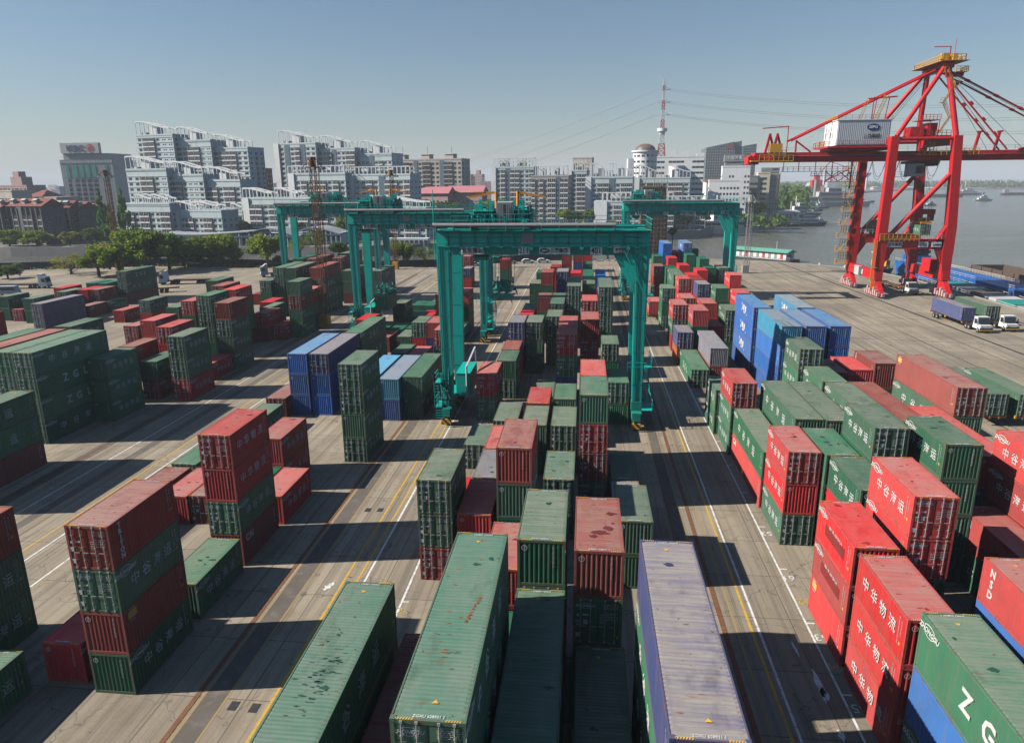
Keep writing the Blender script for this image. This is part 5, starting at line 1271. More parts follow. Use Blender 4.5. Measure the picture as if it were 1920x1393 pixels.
# ---------------------------------------------------------------- light masts
def mast(x, y, H, label, mat, wd=1.1, base=True):
    t = empty('light_mast', (x,y,0), 0, label, 'light mast', 'lattice light masts'); o = MB(); b0 = 2.4 if base else .3; n = int((H-b0)/1.5)
    cs = [(-wd/2,-wd/2),(wd/2,-wd/2),(wd/2,wd/2),(-wd/2,wd/2)]
    for cx, cy in cs: o.bar((cx,cy,b0),(cx*.8,cy*.8,H),.13)
    for i in range(n):
        z0 = b0+(H-b0)*i/n; z1 = b0+(H-b0)*(i+1)/n
        for k in range(4):
            a, b = cs[k], cs[(k+1)%4]; s0 = 1-.2*i/n; s1 = 1-.2*(i+1)/n
            o.bar((a[0]*s0,a[1]*s0,z0),(b[0]*s1,b[1]*s1,z1) if i%2 else (a[0]*s0,a[1]*s0,z0),.05) if i%2 else o.bar((b[0]*s0,b[1]*s0,z0),(a[0]*s1,a[1]*s1,z1),.05)
            o.bar((a[0]*s1,a[1]*s1,z1),(b[0]*s1,b[1]*s1,z1),.06)
    o.build('lattice_column', mat, t)
    MB().ladder((wd*1.15,0,b0),(wd*1.0,0,H-.3),.5,.5,.04,(0,1,0)).build('ladder', mat, t)
    if base: MB().box(-.95,-.95,0,.95,.95,2.4).build('base_block', M['yel'] if mat is M['rust'] else M['conc'], t)
    p = MB(); R1 = 1.95; k = 8
    for i in range(k): a = 6.283*i/k; b = 6.283*(i+1)/k; p.bar((R1*math.cos(a),R1*math.sin(a),H-.7),(R1*math.cos(b),R1*math.sin(b),H-.7),.1); p.bar((R1*math.cos(a),R1*math.sin(a),H-.7),(.6*math.cos(a),.6*math.sin(a),H+1.1),.1); p.bar((0,0,H-.7),(R1*math.cos(a),R1*math.sin(a),H-.7),.08)
    p.tube((0,0,H-.8),(0,0,H+1.2),.7,8); pl = p.build('lamp_platform', mat, t)
    for i in range(k): a = 6.283*(i+.5)/k; MB().cbox((2.15*math.cos(a),2.15*math.sin(a),H-.85),.5,.5,.4).build('floodlight', M['lgrey'], pl)
mast(-51.8,133.7,31.4,'tall rusty lattice light mast with a yellow base, among the left stacks',M['rust'])
mast(-157.6,224,31.4,'rusty lattice light mast at far left, rising in front of the bank tower',M['rust'])
mast(-62.6,228.3,30.6,'slim rusty lattice mast with a yellow base by the creek wall',M['rust'],.8)
mast(49.3,222.6,22.2,'grey lattice light mast standing between the right gantry crane and the river',M['galv'],1.0)

# ---------------------------------------------------------------- creek wall, bollards, clutter
cw = MB(); pts = [(-258,204.5),(-150,239),(-72,232),(-44,240),(-20,255),(-8,257)]
for a, b in zip(pts, pts[1:]): cw.bar((*a,1.1),(*b,1.1),.35,2.3)
tag(cw.build('creek_wall', M['darkwall']), 'dark wall along the yard side of the creek, behind trees and parked cars', 'wall')
wf = MB()
for a, b in zip(pts[:3], pts[1:3]): wf.rail([(*a,2.2),(*b,2.2)],1.2,.03,2.5)
tag(wf.build('wire_fence', M['galv']), 'thin wire fence on top of the dark creek wall at left', 'fence')
gp = empty('gate_pillar', (-31.0,249.5,0), 0, 'pale wall pillar between the dark creek wall panels, by the cars', 'pillar'); MB().box(-.5,-.4,0,.5,.4,2.6).build('shaft', M['conc'], gp); MB().box(-.6,-.5,2.6,.6,.5,2.75).build('cap', M['conc'], gp)
for i, (x, y) in enumerate([(78,243.5),(84,237.4),(89,225),(92.6,209)]):
    t = empty('bollard', (x,y,0), 0, None, 'bollard', 'white mooring bollards along the quay edge'); t['label'] = ['white mooring bollard at the bend of the quay edge, left of the red crane','white mooring bollard second along the quay bend, left of the red crane','white mooring bollard behind the far leg of the red crane','white mooring bollard beyond the red crane at the waterside'][i]
    MB().tube((0,0,0),(0,0,.5),.25,10).build('post', M['white'], t); MB().tube((0,0,.5),(0,0,.7),.38,10).build('cap', M['white'], t)
rk = random.Random(3)
gr = MB(); 
for k in range(1500):
    f = rk.random(); a, b = (pts[1],pts[2]) if f < .6 else (pts[0],pts[1]); q = rk.random(); x = a[0]+(b[0]-a[0])*q; y = a[1]+(b[1]-a[1])*q-rk.uniform(.4,5.0); s = rk.uniform(.3,.8)
    d = rk.uniform(0,3.14); gr.add([(x-s*math.cos(d),y-s*math.sin(d),0),(x+s*math.cos(d),y+s*math.sin(d),0),(x+s*.6*math.cos(d),y+s*.6*math.sin(d),s*.9),(x-s*.4*math.cos(d),y-s*.4*math.sin(d),s)],[(0,1,2,3)])
tag(gr.build('weeds', M['grass']), 'rough green weeds growing at the foot of the dark creek wall', 'weeds', None, 'stuff')
pp = empty('pallet_pile', (-44.2,113.5,0), .1, 'pile of wooden dunnage and pallets at the foot of the rusty light mast', 'pallets')
o = MB()
for k in range(16): y = k*.55; o.box(-1.6+.1*(k%3),y,.02,1.3+.1*(k%2),y+.3,.18)
o.build('plank_layer', plain('pale_wood',(.42,.33,.2),.9), pp)
rb = MB()
for k in range(70): x = rk.uniform(-6,12); y = 255+rk.uniform(-2,4); s = rk.uniform(.15,.7); rb.cbox((x+4,y,s*.3),s*1.3,s,s*.7)
tag(rb.build('rubble', M['conc']), 'low heap of pale rubble and rocks at the creek end of the yard', 'rubble', None, 'stuff')

# ---------------------------------------------------------------- trees
def leafmat(name, dark, light):
    m_, t, b = newmat(name); g = N(t, 'ShaderNodeNewGeometry'); tc = N(t, 'ShaderNodeTexCoord'); v = addrand(t, tc.outputs['Object'], 11)
    c = mixc(t, g.outputs['Random Per Island'], dark, light); c = mixc(t, rampf(t, noise(t, v, .45, 3), .35, .7), c, tuple(x*.7 for x in dark))
    t.links.new(c, b.inputs['Base Color']); b.inputs['Roughness'].default_value = .7; b.inputs['Specular IOR Level'].default_value = .2
    tl = N(t, 'ShaderNodeBsdfTranslucent'); t.links.new(c, tl.inputs['Color']); mx = N(t, 'ShaderNodeMixShader'); mx.inputs[0].default_value = .35
    t.links.new(b.outputs[0], mx.inputs[1]); t.links.new(tl.outputs[0], mx.inputs[2]); t.links.new(mx.outputs[0], t.nodes['Material Output'].inputs[0]); return m_
M['leaf'] = leafmat('camphor_leaves', (.13,.22,.012), (.42,.52,.04)); M['leafd'] = leafmat('dark_evergreen_leaves', (.06,.13,.018), (.20,.32,.04))
M['leafy'] = leafmat('yellow_spring_leaves', (.24,.24,.03), (.52,.48,.07)); M['leafp'] = leafmat('poplar_leaves', (.06,.22,.02), (.17,.42,.05)); M['bark'] = plain('bark', (.09,.07,.05), .95)
def crown(seed, n, kind):
    r = random.Random(seed); o = MB(); cl = []
    if kind == 'cone':
        for k in range(60): h = r.random()**1.2; rr = (1-h)**.8*.98; a = r.uniform(0,6.28); q = rr*math.sqrt(r.random()); cl.append((q*math.cos(a), q*math.sin(a), h*2-1, .18*(1.15-h*.7)))
    elif kind == 'sparse':
        for k in range(46): a = r.uniform(0,6.28); ph = math.asin(r.uniform(-.2,1)); q = r.uniform(.55,1); cl.append((q*math.cos(a)*math.cos(ph), q*math.sin(a)*math.cos(ph), q*math.sin(ph)*.9, .20))
    else:
        for k in range(34): a = r.uniform(0,6.28); ph = math.asin(r.uniform(-.75,1)); q = r.uniform(.35,.86); cl.append((q*math.cos(a)*math.cos(ph), q*math.sin(a)*math.cos(ph), q*math.sin(ph)*.82, r.uniform(.18,.34)))
    for k in range(n):
        c = r.choice(cl); a = r.uniform(0,6.28); ph = math.asin(r.uniform(-1,1)); q = c[3]*r.random()**.4; p = Vector((c[0]+q*math.cos(a)*math.cos(ph), c[1]+q*math.sin(a)*math.cos(ph), c[2]+q*math.sin(ph)))
        s = (.03 if kind == 'sparse' else .052)*r.uniform(.7,1.4); u = Vector((r.gauss(0,1),r.gauss(0,1),r.gauss(0,1))).normalized(); w_ = u.cross(Vector((r.gauss(0,1),r.gauss(0,1),r.gauss(0,1)))).normalized()
        o.add([p-u*s,p+w_*s*.8,p+u*s,p-w_*s*.8],[(0,1,2,3)])
    return o
CR = {}
def crown_me(kind, mat, v):
    k = (kind,mat,v)
    if k not in CR: CR[k] = crown(v*7+1, {'round':5200,'sparse':2200,'cone':4200}[kind], kind).mesh('crown', M[mat])
    return CR[k]
def tree(x, y, z, H, Rr, label, kind='round', mat='leaf', name='broadleaf_tree', grp='trees by the creek', crown_h=None):
    r = random.Random(int(x*13+y)); t = empty(name, (x,y,z), r.uniform(0,6), label, 'tree', grp); ch = crown_h or min(H*.78, Rr*1.9); o = MB(); th = H-ch*.65
    o.tube((0,0,0),(0,0,th),Rr*.06+.12,8,Rr*.04+.06)
    for k in range(7 if kind != 'cone' else 3):
        a = 6.28*k/7+r.uniform(-.3,.3); q = Rr*r.uniform(.45,.75); o.tube((0,0,th*r.uniform(.6,1)),(q*math.cos(a),q*math.sin(a),H-ch*r.uniform(.25,.6)),.12,5,.04)
    if kind == 'sparse':
        for k in range(40): a = r.uniform(0,6.28); q = Rr*r.uniform(.3,.85); o.tube((q*.3*math.cos(a),q*.3*math.sin(a),th),(q*math.cos(a),q*math.sin(a),H-ch*r.uniform(.05,.6)),.05,3,.015)
    if kind == 'cone': o.tube((0,0,th),(0,0,H*.97),.15,5,.03)
    o.build('trunk', M['bark'], t); c = inst('crown', crown_me(kind, mat, r.randrange(3)), t, (0,0,H-ch/2), 0, (Rr,Rr,ch/2/(.98 if kind=='cone' else .88)))
    return t
def treepx(px, vt, vb, hw, Y, label, **k):
    """crown top / base rows and half width measured on the survey plane y = Y"""
    x, zt = at(px, vt, Y); _, zb = at(px, vb, Y); x2, _ = at(px+hw, vt, Y); k.setdefault('crown_h', None)
    return tree(x, Y, zb, zt-zb, abs(x2-x), label, **k)
own = 'trees on the yard side of the creek'
for px, vt, vb, hw, Y, lab, kk in [
 (178,468,522,40,206,'low bushy tree at the left end of the big clump behind the stacks',{}),
 (214,446,528,50,210,'large bright green tree left of the middle of the creekside clump',{}),
 (262,424,522,54,216,'tallest broad tree of the creekside clump, behind the tall ZGL stack',{}),
 (308,430,520,50,224,'rounded dark green tree right of the tall ZGL stack',{'mat':'leafd'}),
 (340,452,518,34,232,'smaller tree filling the gap right of the creekside clump',{'mat':'leafd'}),
 (372,438,516,42,233,'bright green tree left half of the pair above the white lorry',{}),
 (410,434,514,44,236,'taller tree right half of the pair above the white lorry',{}),
 (495,430,512,38,231,'bright green tree standing alone left of the farthest-left gantry crane',{}),
 (522,478,508,18,234,'dark low bush beside the lone tree near the gantry crane leg',{'mat':'leafd'}),
 (128,478,528,40,212,'thin willow with bare pale yellow-green twigs above the creek wall',{'kind':'sparse','mat':'leafy'}),
 (198,455,505,34,222,'airy yellow-green willow rising behind the creekside clump',{'kind':'sparse','mat':'leafy'}),
 (10,496,528,24,200,'dark shrub at the far left edge against the creek',{'mat':'leafd'}),
 (755,452,505,22,236,'young tree beside the slim rusty mast, behind the second gantry crane',{}),
 (795,464,503,28,236,'airy sapling group right of the slim rusty mast',{'kind':'sparse','mat':'leaf'}),
 (738,448,503,16,234,'thin sapling between the second gantry crane legs',{'kind':'sparse','mat':'leaf'}),
 (592,432,492,22,238,'airy sapling seen between the legs of the farthest-left gantry crane',{'kind':'sparse','mat':'leaf'}),
 (560,440,490,22,238,'light green sapling just left of the rusty mast top stack',{'kind':'sparse','mat':'leaf'}),
 (635,452,488,24,238,'low round shrub behind the far brick-red containers',{'mat':'leafd'}),
 (425,468,512,22,234,'bare pale twiggy tree right of the bright green pair',{'kind':'sparse','mat':'leafy'}),
 (1050,438,492,40,262,'bare twiggy tree behind the far end of the middle stacks',{'kind':'sparse','mat':'leafy'}),
 (1140,440,488,34,268,'bare brown-twigged tree left of the scaffolded tower',{'kind':'sparse','mat':'leafy'}),
 (1262,425,468,10,280,'thin green climber tree beside the scaffolded tower',{'mat':'leafd'})]:
    treepx(px, vt, vb, hw, Y, lab, grp=own, **kk)
pt = empty('palm_tree', (at(38,520,206)[0],206,0), 0, 'small palm on the creek wall at the far left', 'palm'); MB().tube((0,0,0),(.2,0,4.0),.16,8,.11).build('trunk', M['bark'], pt)
o = MB()
for k in range(14):
    a = 6.28*k/14; 
    for j in range(5): r0 = .4*j; o.add([(r0*math.cos(a)-.12*math.sin(a),r0*math.sin(a)+.12*math.cos(a),4.1+.25*j-.09*j*j),(r0*math.cos(a)+.12*math.sin(a),r0*math.sin(a)-.12*math.cos(a),4.1+.25*j-.09*j*j),((r0+.4)*math.cos(a)+.1*math.sin(a),(r0+.4)*math.sin(a)-.1*math.cos(a),4.1+.25*(j+1)-.09*(j+1)**2),((r0+.4)*math.cos(a)-.1*math.sin(a),(r0+.4)*math.sin(a)+.1*math.cos(a),4.1+.25*(j+1)-.09*(j+1)**2)],[(0,1,2,3)])
o.build('crown', M['leafd'], pt)
city = 'trees on the city side of the creek'
for px, vt, vb, hw, Y, lab, kk in [
 (12,428,470,30,318,'bright round street tree at the far left edge across the creek',{}),
 (64,430,468,28,318,'bright round street tree in front of the grey old apartments',{}),
 (127,432,468,18,318,'small yellow-brown street tree before the old apartments',{'mat':'leafy'}),
 (168,425,462,20,322,'dark green tree below the left cone-shaped conifer',{'mat':'leafd'}),
 (184,358,458,17,330,'tall cone-shaped conifer left of the rusty mast',{'kind':'cone','mat':'leafp','crown_h':24,'name':'conifer'}),
 (224,356,458,20,330,'tall cone-shaped conifer right of the rusty mast',{'kind':'cone','mat':'leafp','crown_h':25,'name':'conifer'}),
 (203,386,458,14,328,'bushy young conifer between the two tall cone-shaped ones',{'kind':'cone','mat':'leaf','crown_h':16,'name':'conifer'}),
 (438,408,438,18,360,'green tree between the low white blocks across the creek',{}),
 (458,414,438,14,358,'smaller green tree beside the white-walled low block',{}),
 (390,424,446,14,352,'low tree in front of the long white waterfront block',{'mat':'leafd'}),
 (640,404,444,16,352,'green tree seen left of the second gantry crane leg, across the creek',{}),
 (632,418,446,12,348,'bright green bush tree below it beside the teal leg',{}),
 (795,372,402,20,430,'dark green tree left of the pink-roofed row',{'mat':'leafd'}),
 (838,376,404,28,430,'broad green tree in front of the pink-roofed row',{'mat':'leafd'}),
 (812,392,424,12,380,'small bright tree under the pink-roofed row',{}),
 (905,376,412,20,400,'bright yellow-green tree behind the nearest crane trolley',{}),
 (932,370,412,24,405,'large green tree between the trolley and the white apartments',{}),
 (980,398,418,14,400,'low bush tree below the grey apartment pair',{}),
 (1058,388,422,16,392,'bright green tree left of the low white block with a pergola',{}),
 (1078,394,422,20,394,'dark green tree in the middle before the low white block',{'mat':'leafd'}),
 (1106,390,424,13,392,'bright tree touching the white end wall of the low block',{}),
 (1145,412,430,14,396,'orange-green shrub before the low pergola block',{'mat':'leafy'}),
 (1290,404,424,14,412,'yellow-green tree under the right gantry beam, on the bank',{'mat':'leafy'}),
 (1325,398,424,10,418,'dark tree under the right gantry beam near the moored ship',{'mat':'leafd'}),
 (1422,378,410,22,480,'round green tree on the quay below the beige crane-side building',{}),
 (1405,372,405,12,500,'taller green tree behind the grey lattice mast',{}),
 (560,412,440,16,356,'small tree beyond the farthest-left gantry crane',{}),
 (310,392,400,8,380,'tiny roof-garden tree on the long white block',{})]:
    treepx(px, vt, vb, hw, Y, lab, grp=city, **kk)

# ---------------------------------------------------------------- scaffolded tower by the river
def scaffold():
    t = empty('scaffolded_tower', (25.4,279,0), 0, 'brown scaffolded and netted tower between the two right gantry cranes', 'tower'); net = plain('brown_scaffold_netting', (.135,.095,.07), .95, var=.45, scale=.9, dirt=(.3,.25,.2), dirtk=.5)
    MB().box(-4.6,-4.2,-4,5.4,4.2,15.5).build('lower_netting', net, t); MB().box(-4.3,-3.6,15.5,4.6,3.6,25.6).build('upper_netting', net, t)
    o = MB()
    for lv, (a, b, y) in ((0,(-4.8,5.6,-4.35)),(1,(-4.5,4.8,-3.75))):
        z0, z1 = (-4,16.5) if lv == 0 else (15.5,27.5)
        for k in range(9): x = a+(b-a)*k/8; o.bar((x,y,z0),(x,y,z1),.09)
        for k in range(int((z1-z0)/1.6)+1): z = z0+k*1.6; o.bar((a-.3,y,z),(b+.3,y,z),.09); o.bar((a,-y,z),(b,-y,z),.09); o.bar((a,y,z),(a,-y,z),.09); o.bar((b,y,z),(b,-y,z),.09)
        for k in range(0,8,2): x = a+(b-a)*k/8; o.bar((x,y-.05,z0),(x+(b-a)/8,y-.05,z1),.07)
    for k in range(7): o.bar((-4.5+k*1.5,-3.7,24),(-4.8+k*1.6,-3.9,29-(k%3)),.08)
    o.build('scaffold_pole', plain('bamboo_poles',(.24,.17,.11),.9), t); MB().box(-3.4,-4.4,23.2,1.2,-3.2,23.5).build('platform', M['conc'], t)
    b = MB(); 
    for k in range(5): b.box(-4.5+k*.02,-4.0,k*3.6-1,-4.45,-3.9,k*3.6); 
    MB().box(2.2,-4.5,16.2,5.7,-3.9,19.5).build('ledge', M['conc'], t)
scaffold()

# ---------------------------------------------------------------- boats and pontoons
def jetty():
    t = empty('floating_office', (71.3,293.5,WZ), -.78, 'white floating office with a pale green roof, moored beyond the quay corner', 'houseboat')
    MB().box(-14,-4,-.4,14,4,1.0).build('pontoon', M['dark'], t); MB().box(-12,-3,1.0,12,3,3.8).build('cabin', M['white'], t)
    r = MB(); r.yz([(-3.9,3.8),(3.9,3.8),(0,4.9)],-12.8,12.8); r.build('roof', M['greenroof'], t)
    for k in range(9): MB().box(-11.2+k*2.6,-3.06,1.4,-10.1+k*2.6,-2.98,3.3).build('window', M['redm'] if k%3==2 else M['grey'], t)
    MB().box(11.98,-1.4,1.6,12.06,1.2,3.1).build('window', M['glass'], t); MB().rail([(-14,-3.9,1),(14,-3.9,1)],1.1,.04,2).build('railing', M['galv'], t)
    for x in (-8,6): MB().tube((x,0,4.8),(x,0,7.8),.08,6).build('mast', M['white'], t)
jetty()
def hull(o, L, B, z0, z1, bow=.2):
    h = L/2; p = [(-h,-B/2*.85),(h-L*bow,-B/2),(h,0),(h-L*bow,B/2),(-h,B/2*.85)]; q = [(-h+.8,-B/2*.7),(h-L*bow-1,-B/2*.8),(h-2.2,0),(h-L*bow-1,B/2*.8),(-h+.8,B/2*.7)]
    n = 5; o.add([(x,y,z0) for x,y in q]+[(x,y,z1+(.8 if i==2 else 0)) for i,(x,y) in enumerate(p)],[(i,(i+1)%n,n+(i+1)%n,n+i) for i in range(n)]+[(4,3,2,1,0),(5,6,7,8,9)])
def boat(px, v, L, rz, label, kind='tug', colr='white', hullc='dark', H=1.0):
    x, y = gnd(px, v, WZ); t = empty('boat', (x,y,WZ), rz, label, 'boat', 'boats moored or moving on the river'); B = L*.24; o = MB(); hull(o, L, B, -.6, L*.055+.5); o.build('hull', M[hullc], t); dz = L*.055+.45
    if kind == 'tug':
        for k, (a, b, hh) in enumerate(((-.32,.22,.09),(-.2,.14,.17),(-.08,.08,.24))): 
            cb = MB().box(a*L,-B*.36*(1-k*.15),dz+(0 if k==0 else (.09,.17)[k-1]*L*H),b*L,B*.36*(1-k*.15),dz+hh*L*H); c_ = cb.build('superstructure', M[colr], t)
            MB().box(a*L+.3,-B*.36*(1-k*.15)-.04,dz+(hh-.055)*L*H,b*L+.03,B*.36*(1-k*.15)+.04,dz+(hh-.025)*L*H).build('window', M['glass'], c_)
        MB().tube((-.12*L,0,dz+.2*L),(-.12*L,0,dz+.38*L),.03*L/2,6).bar((-.12*L,-B*.3,dz+.31*L),(-.12*L,B*.3,dz+.31*L),.2).build('mast', M['lgrey'], t); MB().tube((-.2*L,B*.15,dz),(-.2*L,B*.15,dz+.26*L),.02*L+.2,8).build('funnel', M['grey'], t)
    elif kind == 'barge':
        MB().box(-L*.3,-B*.36,dz,L*.34,B*.36,dz+.9).build('hatch', M['brown'], t); MB().box(-L*.46,-B*.34,dz,-L*.34,B*.34,dz+L*.09+1).build('superstructure', M[colr], t)
    return t
boat(1358,437,50,.35,'large white patrol ship moored under the right gantry crane, left of the grey mast','tug','white','white'); boat(1408,430,42,.5,'long white naval-style ship with a slim bow beside the grey lattice mast','tug','lgrey','lgrey')
boat(1488,424,19,.1,'small white workboat, lowest of the moored cluster at right'); boat(1517,423,24,.0,'white tug with tall bridge in the moored cluster','tug','white','dark',1.3); boat(1538,419,12,.1,'small white launch at the outer end of the moored cluster')
boat(1500,408,40,.3,'long white passenger boat behind the moored tug','tug'); boat(1524,396,22,.1,'dark-hulled tug below the big grey freighter'); boat(1538,391,22,.1,'second dark-hulled tug tucked against the grey freighter')
boat(1558,388,95,.15,'large grey freighter moored beyond the tugs','tug','lgrey','lgrey',.7); boat(1628,380,20,.2,'small dark barge out on the river left of the red crane leg','barge','grey','dark'); boat(1745,386,16,.2,'small white launch out on the river behind the hoist')
boat(1844,377,26,.1,'small ferry with green hull out in the open river at right','tug','white','greenroof'); boat(1912,366,60,-.1,'dark barge far off at the right edge of the river','barge','grey','dark'); boat(1766,370,70,0,'dark freighter far off at the foot of the opposite bank','barge','white','dark'); boat(1815,366,60,0,'blue ship moored at the distant bank','tug','lgrey','blue',.6)
def pavilion(px, v, L, W_, H, rz, label, roof='lgrey'):
    x, y = gnd(px, v, WZ); t = empty('floating_dock', (x,y,WZ), rz, label, 'pontoon', 'floating docks along the marina'); MB().box(-L/2,-W_/2,-.4,L/2,W_/2,1).build('pontoon', M['dark'], t)
    MB().box(-L/2+1,-W_/2+1,1,L/2-1,W_/2-1,H).build('cabin', M['white'], t); MB().yz([(-W_/2,H),(W_/2,H),(0,H+1.6)],-L/2,L/2).build('roof', M[roof], t)
    for k in range(8): MB().box(-L/2+2+k*(L-4)/8,-W_/2+.94,2,-L/2+2+(k+.6)*(L-4)/8,-W_/2+1.02,H-1).build('window', M['glass'], t)
pavilion(1455,420,34,12,8,.45,'white two-storey floating hall in the marina, left of the tugs'); pavilion(1470,397,70,10,4,.2,'long low dock shed with a green roof stripe behind the marina','greenroof'); pavilion(1462,404,60,8,3.4,.2,'long pale dock roof between the white hall and the trees')
pavilion(1395,418,26,12,4,.5,'white canopy dock beside the patrol ships')
# river barges alongside the quay
def cargo_barge(x, y, L, B, rz, label, hc, hold, zt=3.2, tower=None, hatches=None):
    t = empty('cargo_barge', (x,y,WZ), rz, label, 'barge', 'cargo barges alongside the quay'); o = MB(); hull(o, L, B, -.5, zt, .12); o.build('hull', M[hc], t)
    if hold: o = MB(); o.box(-L*.34,-B*.40,zt,L*.36,-B*.36,zt+2.3); o.box(-L*.34,B*.36,zt,L*.36,B*.40,zt+2.3); o.box(-L*.34,-B*.36,zt,-L*.335,B*.36,zt+2.3); o.box(L*.355,-B*.36,zt,L*.36,B*.36,zt+2.3); [o.box(-L*.34+k*L*.07,-B*.42,zt,-L*.34+k*L*.07+.3,-B*.40,zt+2.2) for k in range(11)]; o.box(-L*.33,-B*.36,zt+.05,L*.355,B*.36,zt+.4); o.build('cargo_hold', M[hold], t)
    if hatches:
        for k in range(hatches): x0 = -L*.36+k*L*.7/hatches; MB().box(x0,-B*.36,zt,x0+L*.6/hatches,B*.36,zt+.9).build('hatch_cover', M[('rtgd','grey','brown','lgrey')[k%4]], t)
    MB().rail([(-L/2+1,-B/2+.3,zt),(L*.36,-B/2+.1,zt)],1.0,.04,3).rail([(-L/2+1,B/2-.3,zt),(L*.36,B/2-.1,zt)],1.0,.04,3).build('railing', M['lgrey'], t)
    if tower:
        c_ = MB().box(-L*.46,-B*.33,zt,-L*.37,B*.33,zt+2.6).box(-L*.45,-B*.27,zt+2.6,-L*.38,B*.27,zt+5.0).build('superstructure', M[tower], t); MB().box(-L*.462,-B*.28,zt+3.4,-L*.368,B*.28,zt+4.4).build('window', M['glass'], c_)
        MB().box(-L*.46,-B*.36,zt+5.0,-L*.365,B*.36,zt+5.2).build('roof', M['white'], c_); MB().tube((-L*.42,0,zt+5),(-L*.42,0,zt+10),.12,6).tube((-L*.40,B*.2,zt+5),(-L*.40,B*.2,zt+8),.3,8).build('mast', M['white'], c_)
    for k in range(6): MB().tube((-L*.3+k*L*.12,-B/2+.15,zt-.9),(-L*.3+k*L*.12,-B/2-.15,zt-.9),.55,10).build('tyre_fender', M['black'], t)
cargo_barge(110.5,212,84,8.5,-R90+.02,'blue cargo barge with a brown hold and blue wheelhouse alongside the quay crane','blue',None,4.3,'blue')
cargo_barge(101.0,178,80,9,-R90-.03,'dark barge with green, grey and brown hatch covers at the right edge','dark',None,2.6,None,7)
cargo_barge(123.5,203,76,12,-R90+.02,'outer brown barge with an empty hold beyond the blue one','brown','brown',3.4,None)
cargo_barge(90.5,241,26,8,-R90-.9,'orange-decked workboat behind the far legs of the red crane','dark',None,2.4,'orange',2)
for i, (x, y) in enumerate([(101.5,163),(104,171.5)]): 
    t = empty('deck_box', (x,y,.2), 1.5, ['pale blue deck box on the dark barge, nearer of two','pale blue deck box on the dark barge, farther of two'][i], 'deck box', 'pale deck boxes on the dark barge'); MB().box(-2.6,-1.2,0,2.6,1.2,1.6).build('body', M['lgrey'], t); MB().box(-2.7,-1.3,1.6,2.7,1.3,1.7).build('lid', M['white'], t)
# portal crane far off by the freighter
def portal():
    x, y = gnd(1528,378,-1); t = empty('dockside_crane', (x,y,-1), 0, 'distant red dockside crane with a raised jib above the freighter', 'crane')
    o = MB(); s = 24
    for a in (-.3,.3):
        for b in (-.3,.3): o.bar((a*s,b*s,0),(a*s*.4,b*s*.4,s*.8),1.2)
    o.box(-.3*s,-.3*s,s*.3,.3*s,.3*s,s*.36); o.build('portal', M['redm'], t); MB().box(-.3*s,-.2*s,s*.8,.25*s,.2*s,s*1.15).box(-.15*s,-.15*s,s*1.15,.1*s,.15*s,s*1.4).build('slewing_house', M['redm'], t)
    MB().bar((.1*s,0,s*.9),(1.7*s,0,s*1.75),1.3).bar((0,0,s*1.4),(.6*s,0,s*2.1),.9).bar((.6*s,0,s*2.1),(1.7*s,0,s*1.75),.6).build('jib', M['redm'], t)
portal()

# ---------------------------------------------------------------- the city
M['wpale'] = plain('pale_blue_grey_render', (.56,.66,.67), .8, var=.08, scale=.15, dirt=(.22,.24,.24), dirtk=.45); M['wwhite'] = plain('white_render', (.80,.82,.82), .8, var=.05, scale=.15, dirtk=.25)
M['wbeige'] = plain('grey_beige_render', (.46,.43,.40), .85, var=.12, scale=.15, dirtk=.5); M['wpink'] = plain('faded_pink_render', (.50,.33,.30), .85, scale=.15); M['wold'] = plain('stained_grey_render', (.15,.15,.145), .9, var=.25, scale=.2, dirt=(.06,.05,.05), dirtk=.6)
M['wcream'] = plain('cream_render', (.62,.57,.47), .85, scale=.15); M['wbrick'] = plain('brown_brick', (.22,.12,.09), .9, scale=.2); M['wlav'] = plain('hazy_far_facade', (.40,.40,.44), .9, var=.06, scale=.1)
M['tile'] = plain('dark_red_roof_tiles', (.20,.045,.035), .85, var=.3, scale=.5, dirt=(.35,.3,.27), dirtk=.4); M['pinkroof'] = plain('pink_sheet_roof', (.46,.17,.19), .7, var=.1, scale=.2); M['bglass'] = plain('blue_green_curtain_glass', (.07,.14,.16), .15, var=.25, scale=.1, dirtk=.05)
M['dome'] = plain('brown_dome_sheet', (.14,.09,.07), .5); M['deepblue'] = plain('blue_recess_render', (.10,.16,.21), .8)
M['gbr'] = plain('grey_roof_sheet', (.34,.36,.38), .6); M['fasc'] = plain('dull_blue_fascia', (.08,.14,.28), .6)
WIN = {}
